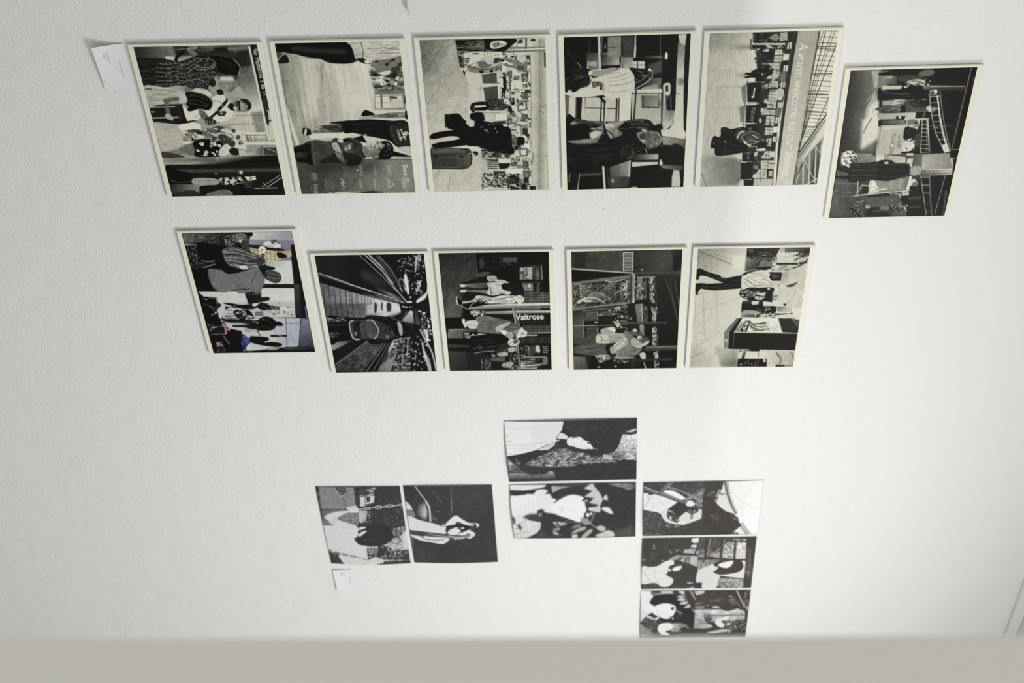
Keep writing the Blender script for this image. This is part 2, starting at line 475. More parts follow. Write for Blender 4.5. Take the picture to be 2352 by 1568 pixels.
ARTS['kiosk'] = dict(wh=(1651, 1568), quad=[(137, 95), (1330, 62), (1371, 1500), (282, 1526)], src='''
G 140 188 200 300 520 700 0 0 1651 0 1651 1568 0 1568
G 95@.9~20 170 160 200 420 260 130 90 480 90 510 330 380 420 170 420
n 18 12 12 0 130 90 520 90 720 600 720 1530 280 1530
n 14 60 8 -40 130 90 520 90 720 600 720 1530 280 1530
k 90 4 175 425 300 230 395 90
k 130 3 210 710 300 560 350 480
k 110 3 410 1515 440 1340
k 120 3 300 1500 330 1310
p 198 570 400 700 380 720 660 620 680 600 500
p 200 600 690 740 660 740 790 610 800
p 180 720 1080 1200 1080 1200 1500 730 1510
p 200 860 90 1330 62 1371 1500 1200 1510
r 260 14 60 8 40 20 230 0 880 200 1190 200 1200 1500 980 1500 930 900
r 120 10 40 6 20 10 235 0 880 200 1190 200 1200 1500 980 1500 930 900
r 60 8 16 20 90 40 220 0 880 200 1190 200 1200 1500 980 1500 930 900
G 205 165 1190 700 1270 700 1185 90 1260 88 1275 720 1270 1500 1205 1490 1195 720
G 140 195 1270 700 1350 700 1265 80 1330 75 1350 720 1360 1500 1272 1500 1275 720
l 90 4 1190 225 1200 720 1210 1500
l 120 3 1272 90 1276 720 1268 1500
l 110 2 1340 715 1360 1500
h 110 3 60 5 1340 1220 1368 1220 1371 1500 1345 1500
l 90 3 1200 735 1345 705
l 60 4 1276 755 1320 780
l 60 4 1290 1225 1310 1232
e 40 1343 1184 10 4
p 40 1318 205 1335 205 1337 345 1322 345
G 130 60 1000 190 1000 205 760 150 1330 152 1335 195 760 215
l 225 10 920 185 1335 168
p 22 475 92 760 82 770 195 500 205 490 150
G 40 90 520 180 740 110 560 110 750 95 760 185 540 190
r 30 20 70 4 12 20 120 0 480 90 750 85 760 195 500 205
p 25 755 80 960 75 1060 80 1040 120 960 190 880 200 770 180
s 205 812 120 870 95 940 100 965 130 900 165 820 170
s 120 830 125 880 115 900 140 850 160
k 30 5 880 100 900 130 950 130
s 25 960 95 1040 75 1060 105 1000 130
s 20 860 180 960 145 985 165 900 205
p 90 1060 72 1160 70 1155 175 1060 160
p 210 1065 80 1140 78 1140 155 1068 155
r 6 14 26 20 34 40 60 0 1072 85 1118 85 1118 125 1072 125
p 30 1195 80 1230 75 1240 95 1190 100
p 50 500 205 600 200 610 350 560 360 520 340
r 40 10 60 8 20 20 200 0 500 190 620 200 620 330 540 360
p 205 555 215 610 210 605 260 560 265
p 210 760 205 920 200 930 250 770 260
d 10 8 20 4 8 40 60 0 770 210 900 205 910 245 790 250
s 200 620 210 740 205 730 270 680 290 620 290
s 205 520 365 570 350 620 285 700 275 690 320 600 345 560 390
s 130 690 300 760 290 830 310 800 350 720 370
h 40@.8 5 14 20 690 300 760 290 830 310 800 350 720 370
s 190 740 250 830 245 850 300 800 320 760 290
s 60 850 265 890 255 915 280 880 305 840 310
s 120 860 270 890 262 900 285 870 290
G 110 170 600 350 900 370 580 330 740 360 850 350 930 310 945 330 870 390 720 410 620 390
p 30 700 378 750 380 745 408 705 405
p 30 800 375 835 365 840 400 810 408
p 90 850 360 915 330 920 350 860 385
k 30 6 600 330 720 370 830 355 920 310
s 215 930 310 965 330 950 380 920 380
p 20 555 370 575 400 565 430 550 390
p 75 730 415 870 400 875 500 745 500
p 70 745 540 880 525 885 645 765 670
l 205 12 705 400 740 660
l 205 10 715 520 880 505
l 210 10 885 400 895 650
l 205 8 720 410 870 395
l 30 5 880 500 900 490
p 25 920 440 960 440 965 530 945 640 920 630
s 20 930 440 955 450 955 540 930 530
p 205 895 455 930 450 935 540 900 535
p 120 915 255 960 250 1165 320 1160 345 1050 330
p 100 1060 320 1160 340 1155 395 1055 370
p 70 1075 335 1125 340 1120 370 1070 360
p 110 930 310 1060 340 1055 360 930 330
p 35 1105 405 1165 405 1165 485 1108 485
p 35 1105 580 1165 580 1168 650 1110 650
p 35 1110 790 1165 790 1168 860 1112 860
p 45 1115 920 1165 920 1168 980 1118 980
p 35 1125 1230 1170 1230 1172 1310 1128 1310
p 35 1130 1370 1175 1370 1178 1440 1132 1440
h 190 4 12 0 1110 410 1160 410 1160 480 1110 480
h 190 4 12 0 1110 585 1160 585 1160 645 1110 645
h 190 4 12 0 1115 795 1160 795 1160 855 1115 855
h 190 4 12 0 1130 1235 1165 1235 1165 1305 1130 1305
p 205 1170 400 1190 400 1190 490 1170 490
p 210 1000 480 1110 480 1130 560 1010 570
p 95 1065 665 1155 655 1165 750 1070 770
p 210 1080 680 1140 675 1145 740 1085 745
r 5 14 26 20 30 40 60 0 1085 682 1125 682 1125 720 1085 720
p 100 1085 1115 1165 1105 1170 1185 1092 1190
p 205 1100 1128 1150 1122 1152 1172 1104 1175
p 95 1095 1440 1165 1435 1168 1500 1100 1500
p 30 1108 1452 1152 1450 1154 1500 1110 1500
p 90 1120 1320 1195 1320 1200 1380 1125 1385
t 215 34 1145 1335 88 50 105
p 115 985 850 1165 905 1160 925 980 870
p 110 1000 1245 1190 1300 1185 1318 1000 1265
p 120 1205 1140 1225 1150 1215 1275 1195 1270
t 230~1 34 1195 1145 90 130 PARIS-M
s 60 780 650 900 645 960 680 975 730 900 760 790 750
n 70 26 12 30 780 650 900 645 960 680 975 730 900 760 790 750
s 18 635 690 780 675 790 745 640 770
p 205 660 710 770 705 770 720 665 730
s 215 940 655 980 650 985 690 950 690
s 25 1000 680 1030 665 1045 690 1020 705
s 25 980 720 1010 715 1015 770 985 765
p 195 660 760 960 755 970 780 680 785
k 120 5 620 700 700 770 900 775
s 20 625 785 740 780 750 850 640 850
p 215 750 790 970 785 975 840 760 850
h 100 4 16 90 755 790 860 788 860 848 760 850
p 50 830 860 960 850 970 900 850 910
s 16 380 800 400 792 510 788 550 830 600 880 560 930 470 945 400 920 382 900
k 90 4 385 800 395 910 460 942
l 140 4 400 796 430 800
s 14 460 945 560 910 650 870 700 850 780 860 900 890 980 905 1010 960 1020 1080 1010 1130 900 1170 780 1140 700 1100 600 1090 500 1000
s 12 235 1010 260 980 330 960 460 945 560 960 550 1005 440 1000 330 1020 260 1030
s 12 255 1085 330 1060 430 1045 550 1020 620 1000 720 1010 720 1100 600 1085 440 1105 300 1112
s 195 580 870 650 850 660 900 620 910
d 10 12 30 5 9 150 210 10 700 890 900 880 900 970 700 960
k 45 5 720 920 850 930 900 960
s 90 1015 1010 1060 1000 1080 1060 1030 1085
n 60 20 10 0 1015 1010 1060 1000 1080 1060 1030 1085
s 16 1070 1010 1120 1005 1140 1040 1125 1075 1070 1080
s 18 880 1140 1000 1100 1040 1130 1020 1170 900 1180
s 190 930 885 965 880 975 905 940 905
s 205 560 1100 700 1098 720 1140 660 1160 600 1130
s 30 1040 1095 1070 1095 1070 1120 1045 1120
s 55 248 1120 330 1112 560 1115 610 1125 635 1180 632 1260 600 1300 540 1312 300 1312 262 1300
G 95 60 400 1120 400 1180 262 1125 560 1118 600 1180 260 1175
G 90@.8~10 60 600 1180 480 1300 480 1180 620 1180 620 1280 500 1300
l 25 5 255 1180 430 1172 640 1165
k 25 8 560 1118 615 1128 638 1190 630 1270
l 30 5 270 1308 560 1312
e 25 300 1130 14 9
e 25 295 1195 14 9
e 25 540 1127 16 9
e 25 540 1195 16 9
k 205 7 600 1170 650 1160 680 1165
k 30 7 655 1145 680 1150 680 1175 660 1180
s 30 640 1150 690 1145 690 1180
p 60 730 1150 1000 1160 1000 1200 740 1200
p 25 820 1165 860 1162 860 1185 825 1185
r 80 10 60 8 24 20 210 0 720 1110 1000 1180 1000 1240 740 1230
p 205 885 1215 1000 1215 1005 1250 890 1255
h 30 7 20 2 780 1220 890 1220 890 1320 790 1320
p 25 890 1255 1000 1255 990 1300 900 1310
k 190 10 760 1300 900 1330 1000 1290
p 215 960 1310 1120 1300 1120 1350 970 1360
p 50 840 1330 950 1330 960 1440 880 1440
r 170 8 40 6 26 15 60 20 730 1350 1090 1350 1090 1500 730 1510
r 110 6 30 4 12 120 220 20 730 1350 1000 1350 960 1500 730 1510
p 205 730 1505 980 1500 980 1488 760 1490
p 30 1180 1470 1240 1465 1245 1500 1190 1505
b 1.5
''')
ARTS['platform'] = dict(wh=(1651, 1568), quad=[(195, 80), (1399, 57), (1306, 1503), (207, 1520)], src='''
p 24 0 0 1651 0 1651 1568 0 1568
k 60 5 200 165 260 250 320 330
k 110 12 320 320 345 350 360 390
l 60~2 8 445 110 420 350
l 200 22 530 70 533 390
l 120 8 558 75 545 380
l 200 8 552 220 540 380
e 150 587 172 6 22
G 60 130 410 230 520 390 410 230 520 230 520 390 410 390
l 190 14 425 310 418 380
p 170 440 315 505 310 500 355 435 350
G 30 190 550 230 720 340 540 225 720 225 720 345 545 350
p 24 545 355 720 345 725 385 545 390
p 175 612 80 740 75 735 270 610 270
h 60 4 10 0 612 80 740 75 735 270 610 270
l 190 10 745 270 735 380
G 110 190 760 270 850 390 750 270 850 270 850 390 750 390
p 60~3 750 75 860 75 850 265 755 265
l 200 20 880 70 865 272
l 90 8 865 150 885 150
p 22 880 70 1130 60 1130 330 880 300
G 30 120 940 260 1140 290 900 258 1140 262 1140 288 900 285
s 215 1155 240 1175 235 1175 290 1150 292
p 200 845 312 960 312 962 385 845 380
l 20 8 890 310 890 385
l 60 5 845 348 960 348
G 40 130 960 480 1130 530 960 470 1120 470 1120 560 940 560
G 150 40~5 1060 540 1120 520 930 560 1110 520 1110 580 910 590
p 80~10 990 350 1130 300 1130 420 1040 440
p 28 1130 60 1140 60 1125 860 1100 860
p 195 1280 60 1360 58 1350 160 1330 180 1290 130
G 120 200 1270 150 1340 420 1280 130 1345 170 1330 430 1255 430
G 195 205 1255 430 1300 1000 1255 430 1330 430 1325 640 1320 930 1340 1000 1330 1050 1110 1020 1100 960 1180 955 1220 900 1250 620
p 130~8 1265 480 1330 480 1325 540 1275 540
p 24 1360 58 1400 57 1340 1000 1318 950 1322 640 1335 300 1345 160
l 30 12 1130 200 1100 960
G 40 190 1180 600 1180 900 1130 600 1240 620 1225 850 1210 910 1160 955 1120 955 1130 800
p 24 1190 380 1265 300 1240 780 1165 780 1160 700 1190 640
s 200 1135 530 1190 520 1200 560 1190 635 1150 630 1130 590
p 60 1150 545 1180 540 1178 600 1152 600
l 190 18 1145 610 1120 920
e 30 1273 622 6 6
p 200 840 578 1120 575 1120 615 840 612
p 175 830 620 1110 620 1105 900 1040 920 830 860
G 90 160 940 640 1080 740 920 635 1090 640 1090 750 925 752
p 70~4 930 640 945 640 945 750 930 750
p 60~4 925 735 1090 745 1090 757 925 755
G 195 120 1080 650 1110 700 1080 640 1110 640 1110 740 1080 740
l 24 13 875 570 848 860
p 190 385 650 800 650 720 880 370 870
p 210 720 620 830 610 815 870 700 880
l 28 10 388 748 690 757
l 28 12 545 660 530 880
l 205 16 525 640 580 710
l 24 24 525 640 578 700 570 880
l 205 14 590 700 572 890
l 28 14 690 660 680 880
l 28 10 712 660 702 880
p 90 200 630 320 635 300 860 205 850
p 200 240 640 300 640 290 860 225 850
p 28 310 640 380 650 360 870 300 860
G 195 90 380 650 390 650 362 650 395 650 380 870 345 870
s 30 197 410 270 385 390 372 460 400 470 450 400 520 340 560 200 500
n 40 50 10 -20 197 410 270 385 390 372 460 400 470 450 400 520 340 560 200 500
s 205 430 400 560 385 660 372 780 380 835 395 860 450 860 560 830 610 690 660 600 665 560 630 440 645 310 645 198 620 198 590 300 560 420 520 440 470
s 35 320 530 380 480 450 480 430 530 360 560 300 570
p 40 440 440 560 400 700 375 720 390 600 430 470 470
s 150 470 410 600 390 720 385 600 430 480 455
k 120 5 600 470 700 460 800 420
k 140 4 620 500 760 480 840 440
s 28 460 505 490 500 550 510 550 580 530 570 520 540 490 555 465 560
h 195 5 14 90 465 505 548 505 548 560 465 560
k 120~2 8 240 590 270 540 280 560
s 28 200 510 330 490 340 560 280 600 240 560 220 600 200 590
s 24 815 375 900 380 1000 385 1025 410 1030 440 980 490 930 530 880 570 860 500 855 440
k 215 7 1000 388 1020 400 1030 440 1020 470 960 520 870 570
n 60 30 8 -30 850 400 1000 390 1020 440 940 520 870 550
k 170 5 860 520 930 490 990 440
s 215 990 385 1010 382 1018 405 1000 405
s 20 210 835 300 850 420 880 560 915 600 900 800 870 880 858 980 865 1030 905 1040 970 1090 980 1105 1040 1060 1120 970 1145 965 1200 920 1240 850 1220 750 1270 600 1305 300 1340 206 1340
p 20 206 840 260 830 560 910 600 1100 206 1100
G 200 60 260 900 290 860 240 900 280 865 330 870 400 890 330 900 280 905
G 30 120 300 900 520 1000 420 980 560 900 560 980 500 1060 430 1060
s 190 430 1000 470 970 540 980 500 1020 450 1040
s 150~4 220 1060 330 1050 420 1040 510 1070 400 1085 280 1082
h 40@.6~1 4 16 105 220 1040 510 1030 510 1090 220 1090
k 80 4 210 1110 400 1095 560 1080 640 1065
s 170 440 940 520 935 530 950 450 950
G 190 110 560 900 740 1040 568 905 620 890 720 880 770 880 700 930 690 960 730 1000 640 1075 600 1000
k 215 5 690 960 730 998 640 1075
n 40 40 30 40 570 905 700 890 730 1000 640 1070
s 24 780 880 870 862 960 870 1020 900 1035 960 960 965 880 970 700 950
h 75 3 14 15 800 880 980 880 1000 950 860 950
k 120 4 700 945 780 950
s 18 580 1080 700 1020 880 980 920 1060 960 1140 880 1200 780 1190 640 1260
n 30 60 14 0 206 1110 600 1090 820 1180 800 1240 560 1300 206 1340
k 130~2 8 780 1230 830 1210 840 1180
k 140 5 825 1150 830 1180 840 1210
h 110@.7 4 16 95 720 1100 840 1100 840 1210 720 1210
s 130 870 1000 920 975 970 970 960 1080 920 1080
s 60 900 1010 960 990 950 1060 920 1060
s 85 950 975 1020 968 1080 985 1105 1040 1090 1090 1040 1130 970 1140 950 1080
d 60 6 16 4 8 120 215 -50 1000 975 1080 985 1105 1040 1080 1110 1000 1135 950 1130
s 170 920 1050 960 1060 950 1085 925 1080
k 200 6 950 1140 965 1170 960 1200
s 185 918 960 935 950 970 970 960 980
l 200 20 550 1305 562 1515
l 60 8 585 1310 600 1500
G 60 200 600 1400 800 1300 610 1310 800 1250 790 1440 610 1500
h 40@.7 4 9 0 610 1310 800 1250 790 1500 610 1500
p 60~3 610 1400 790 1400 790 1500 610 1500
l 180 16 805 1250 795 1400
p 200 825 1265 1085 1265 1085 1285 825 1310
G 40 170 840 1190 1060 1230 830 1190 1080 1190 1080 1245 830 1245
l 20 14 830 1255 1090 1250
p 24 810 1320 1200 1320 1190 1480 810 1500
l 20 16 1090 1110 1075 1330
s 205 1090 1245 1110 1250 1110 1295 1085 1295
p 50 1090 1080 1150 1080 1140 1120 1095 1120
G 150 90~4 1140 1050 1330 1140 1110 1025 1330 1050 1325 1150 1200 1110 1120 1100
p 24~6 1150 1130 1330 1140 1312 1310 1100 1260
p 24~5 1200 1100 1240 1090 1310 1120 1320 1200
G 110 60 1110 1290 1310 1300 1110 1290 1310 1305 1300 1360 1100 1320
p 190 1220 1340 1270 1350 1280 1440 1275 1500 1195 1503 1200 1400
p 24 1285 1340 1310 1330 1306 1503 1275 1503
l 170 8 325 1370 305 1520
l 150~1 8 232 1370 225 1445
p 70~3 330 1370 530 1360 525 1385 330 1395
p 190 810 1500 870 1498 868 1512 808 1512
b 2
n 8 3 3 0
''')
ARTS['welcome'] = dict(wh=(1651, 1568), quad=[(250, 92), (1470, 55), (1255, 1517), (145, 1543)], src='''
G 190 205 250 300 650 300 0 0 1651 0 1651 1568 0 1568
G 140@.9~45 195 240 60 620 260 180 0 700 0 680 250 180 250
n 16 8 60 0 240 90 700 80 580 900 520 1500 140 1540
n 10 5 5 0 240 90 700 80 580 900 520 1500 140 1540
G 160@.8~10 120 450 230 640 200 430 200 650 200 640 240 420 240
G 175@.8~15 90 150 1540 520 1480 150 1240 300 1250 460 1260 540 1300 510 1530 140 1550
G 190@.6~10 150 400 480 580 480 480 470 590 450 590 520 500 500
p 120~4 540 600 600 560 590 740 555 740
p 120~4 520 780 585 770 570 930 535 930
p 120~5 470 1320 530 1310 530 1480 480 1490
l 60 4 155 1405 210 1543
p 40 655 80 1085 65 1050 300 980 560 900 900 850 1250 840 1540 560 1530 560 1400 650 1100 700 700 690 300
r 180 10 50 8 30 20 190 -6 655 200 1010 190 980 560 900 900 860 1250 830 1500 650 1500 700 1000 700 650
p 195 870 240 940 240 930 290 860 290
p 170 860 300 940 295 925 360 850 365
p 185 800 370 920 370 910 440 860 440
p 185 840 440 915 450 900 515 780 520
p 175 820 540 900 540 890 600 810 600
p 185 815 620 950 620 930 720 800 715
p 180 760 720 880 720 870 800 740 800
p 175 740 810 865 810 860 860 730 860
p 180 780 870 860 870 850 960 770 960
p 180 770 980 840 980 840 1050 760 1050
p 185 790 1080 830 1080 820 1160 760 1150
p 185 770 1200 820 1200 810 1280 720 1275
p 185 730 1290 860 1290 850 1370 720 1370
p 180 700 1375 780 1375 780 1460 660 1460
p 180 660 1465 840 1465 830 1530 650 1530
h 50@.7 4 66 93 700 250 960 240 840 1500 660 1500
h 50@.7 4 34 8 820 240 930 240 800 1400 740 1400
p 30 660 85 870 78 830 170 655 170
r 40 8 30 6 20 20 90 0 660 85 860 80 830 180 660 180
s 130 820 120 880 90 910 130 880 155 820 140
p 195 920 80 985 75 985 150 910 160
h 60 4 16 10 920 80 985 75 985 150 910 160
l 195 18 650 190 960 188
l 40 10 640 145 636 240
p 28 650 198 960 200 950 228 650 232
r 14 8 26 12 24 150 215 0 750 198 950 200 950 228 750 232
l 30 7 640 240 690 236
p 30 740 240 860 240 850 370 730 370
p 190 755 240 810 235 812 262 755 262
r 20 6 30 6 18 20 70 0 740 300 850 300 850 370 730 370
p 200 975 175 1025 170 1020 235 970 235
p 205 948 390 990 388 985 448 940 448
p 205 920 545 968 543 965 600 912 600
p 205 890 740 940 738 935 795 882 795
p 205 865 882 915 880 910 940 858 940
p 205 840 1065 890 1063 885 1118 832 1118
p 195 820 1205 855 1203 850 1258 812 1258
p 170 800 1390 835 1388 830 1440 795 1440
h 40 6 22 97 975 170 1020 170 1015 240 965 240
h 40 6 22 97 945 388 985 388 980 450 940 450
h 40 6 22 97 920 543 965 543 960 600 912 600
h 40 6 22 97 890 738 935 738 930 796 882 796
h 40 6 22 97 865 880 910 880 905 940 858 940
h 40 6 22 97 840 1063 885 1063 880 1120 832 1120
p 30 985 165 1000 165 965 240 945 240
p 205 945 282 1002 280 995 342 938 342
n 60 8 8 0 945 282 1002 280 995 342 938 342
p 205 845 972 900 970 895 1028 840 1028
n 60 8 8 0 845 972 900 970 895 1028 840 1028
p 30 940 345 1000 340 990 385 930 385
p 60 1050 70 1085 66 1010 560 960 560
G 90 120 920 450 960 540 920 450 970 450 960 540 910 540
p 100 870 800 930 800 915 870 860 870
s 205 880 620 940 615 935 700 880 690
h 110 4 12 20 880 620 940 615 935 700 880 690
G 160 195 1180 100 980 1450 1086 66 1290 60 1190 600 1100 1200 1025 1525 870 1528 950 900 1020 450
G 40 80 1070 67 1086 66 1062 68 1088 66 1020 450 950 900 868 1528 845 1530 920 900 990 450
p 215 888 1110 880 1300 862 1528 845 1530 870 1200
G 90 60 1270 400 1300 400 1285 60 1302 60 1200 600 1115 1100 1040 1525 1022 1525 1095 1100 1180 600
p 215 1302 60 1468 55 1350 850 1090 1215 1115 1100 1200 600
h 45 5 57 2 1302 60 1468 55 1440 250 1275 250
h 45 4 48 3 1275 250 1440 250 1385 640 1195 640
h 60 4 34 4 1195 640 1385 640 1350 850 1280 950 1140 960
h 60 4 22 5 1140 960 1260 960 1090 1210 1110 1120
l 40 7 1350 60 1215 600 1080 1205
l 40 4 1410 60 1260 500 1110 1100
l 40 4 1438 60 1280 500 1120 1080
l 40 7 1450 190 1270 640 1130 1050
l 60 4 1330 60 1230 350
l 60 8 1265 215 1445 208
l 60 8 1215 468 1410 468
l 60 8 1175 665 1385 668
l 60 8 1140 830 1355 835
l 45 6 1120 970 1260 970
l 40 5 1380 680 1250 970
G 200 150 1350 850 1090 1230 1350 850 1350 920 1070 1340 1065 1320 1085 1215
l 30 10 1352 850 1085 1218
l 60 6 1345 900 1150 1170 1080 1260
p 110 1320 1060 1255 1517 1040 1525 1065 1340 1200 1190
G 95 60 1280 1150 1250 1450 1320 1080 1255 1500 1180 1520 1230 1200
l 190 8 1320 1060 1070 1350
l 190 8 1130 1270 1235 1480
l 195 10 1310 1060 1290 1230
l 190 14 1250 1160 1235 1500
l 185 14 1190 1220 1178 1510
l 185 14 1130 1290 1122 1520
l 185 10 1090 1340 1060 1510
l 190 7 1250 1160 1310 1250
l 190 6 1190 1220 1060 1480
l 60 5 1130 1300 1060 1450
l 60 5 1180 1230 1080 1420
l 200 10 1255 1465 1150 1520
t 228 128 1100 175 98 1290 A warm welcome to our home.
p 26 600 560 735 548 725 740 600 740
k 205 12 672 605 665 640 662 680
s 210 680 600 670 640 664 690 645 700 640 680 655 680 662 640
p 26 590 770 715 765 700 935 580 935
p 26 575 950 700 940 690 1010 600 1020
p 26 550 1220 660 1220 650 1300 545 1300
p 26 535 1315 650 1310 640 1470 528 1470
p 26 560 1480 650 1480 650 1530 565 1530
t 215~1 66 640 785 96 135 Welcome
t 205~1 50 615 980 96 30 to
t 205~1 60 592 1218 94 62 k-in
l 60 8 600 540 598 575
l 150 7 600 552 735 546
l 60 8 580 740 578 775
l 150 7 580 755 710 750
l 60 8 560 935 558 970
l 150 7 560 952 690 942
l 60 8 530 1285 525 1325
l 150 7 525 1305 645 1302
l 60 8 510 1460 508 1495
l 150 7 510 1478 640 1470
p 200 730 795 745 795 742 830 728 830
s 205 710 900 730 895 740 920 715 935
p 200 665 1215 695 1210 690 1250 660 1250
p 195 650 1425 675 1420 670 1455 645 1455
p 205 690 1180 770 1175 768 1200 690 1203
s 24 580 470 600 460 635 460 650 440 720 420 770 425 780 400 810 405 815 430 840 435 840 470 800 490 760 490 720 510 640 505 635 485 580 480
s 24 575 500 600 490 640 485 640 505 590 515
p 26 680 510 770 505 765 545 675 545
s 24 730 735 750 740 785 760 780 790 740 790
p 130 760 570 790 570 785 610 755 610
s 22 350 985 400 980 440 995 500 985 560 975 600 1000 580 1060 560 1120 600 1150 640 1210 540 1220 430 1240 300 1245 285 1180 250 1175 260 1100 285 1060 320 1070 345 1055
e 195 388 1112 8 7
l 60 12 375 1190 372 1240
s 60 480 1050 510 1010 560 1000 600 1030 560 1110 520 1110
k 190 14 500 1080 530 1030 570 1015
s 40 560 1040 620 1010 690 1010 735 1050 735 1090 690 1130 620 1140 570 1100
k 110 6 570 1050 640 1020 720 1060
k 100 6 580 1090 650 1130 720 1100
k 215 8 645 1048 700 1075
k 215 6 615 1098 690 1112
k 190 5 560 1040 545 1080 580 1110
s 22 690 1140 720 1110 780 1115 792 1140 760 1160 700 1180
s 40 600 1170 640 1150 690 1170 680 1210 620 1220
k 190 6 610 1165 680 1160 685 1200
r 40 6 26 5 14 40 200 0 660 1240 730 1200 720 1420 650 1420
b 1.5
''')
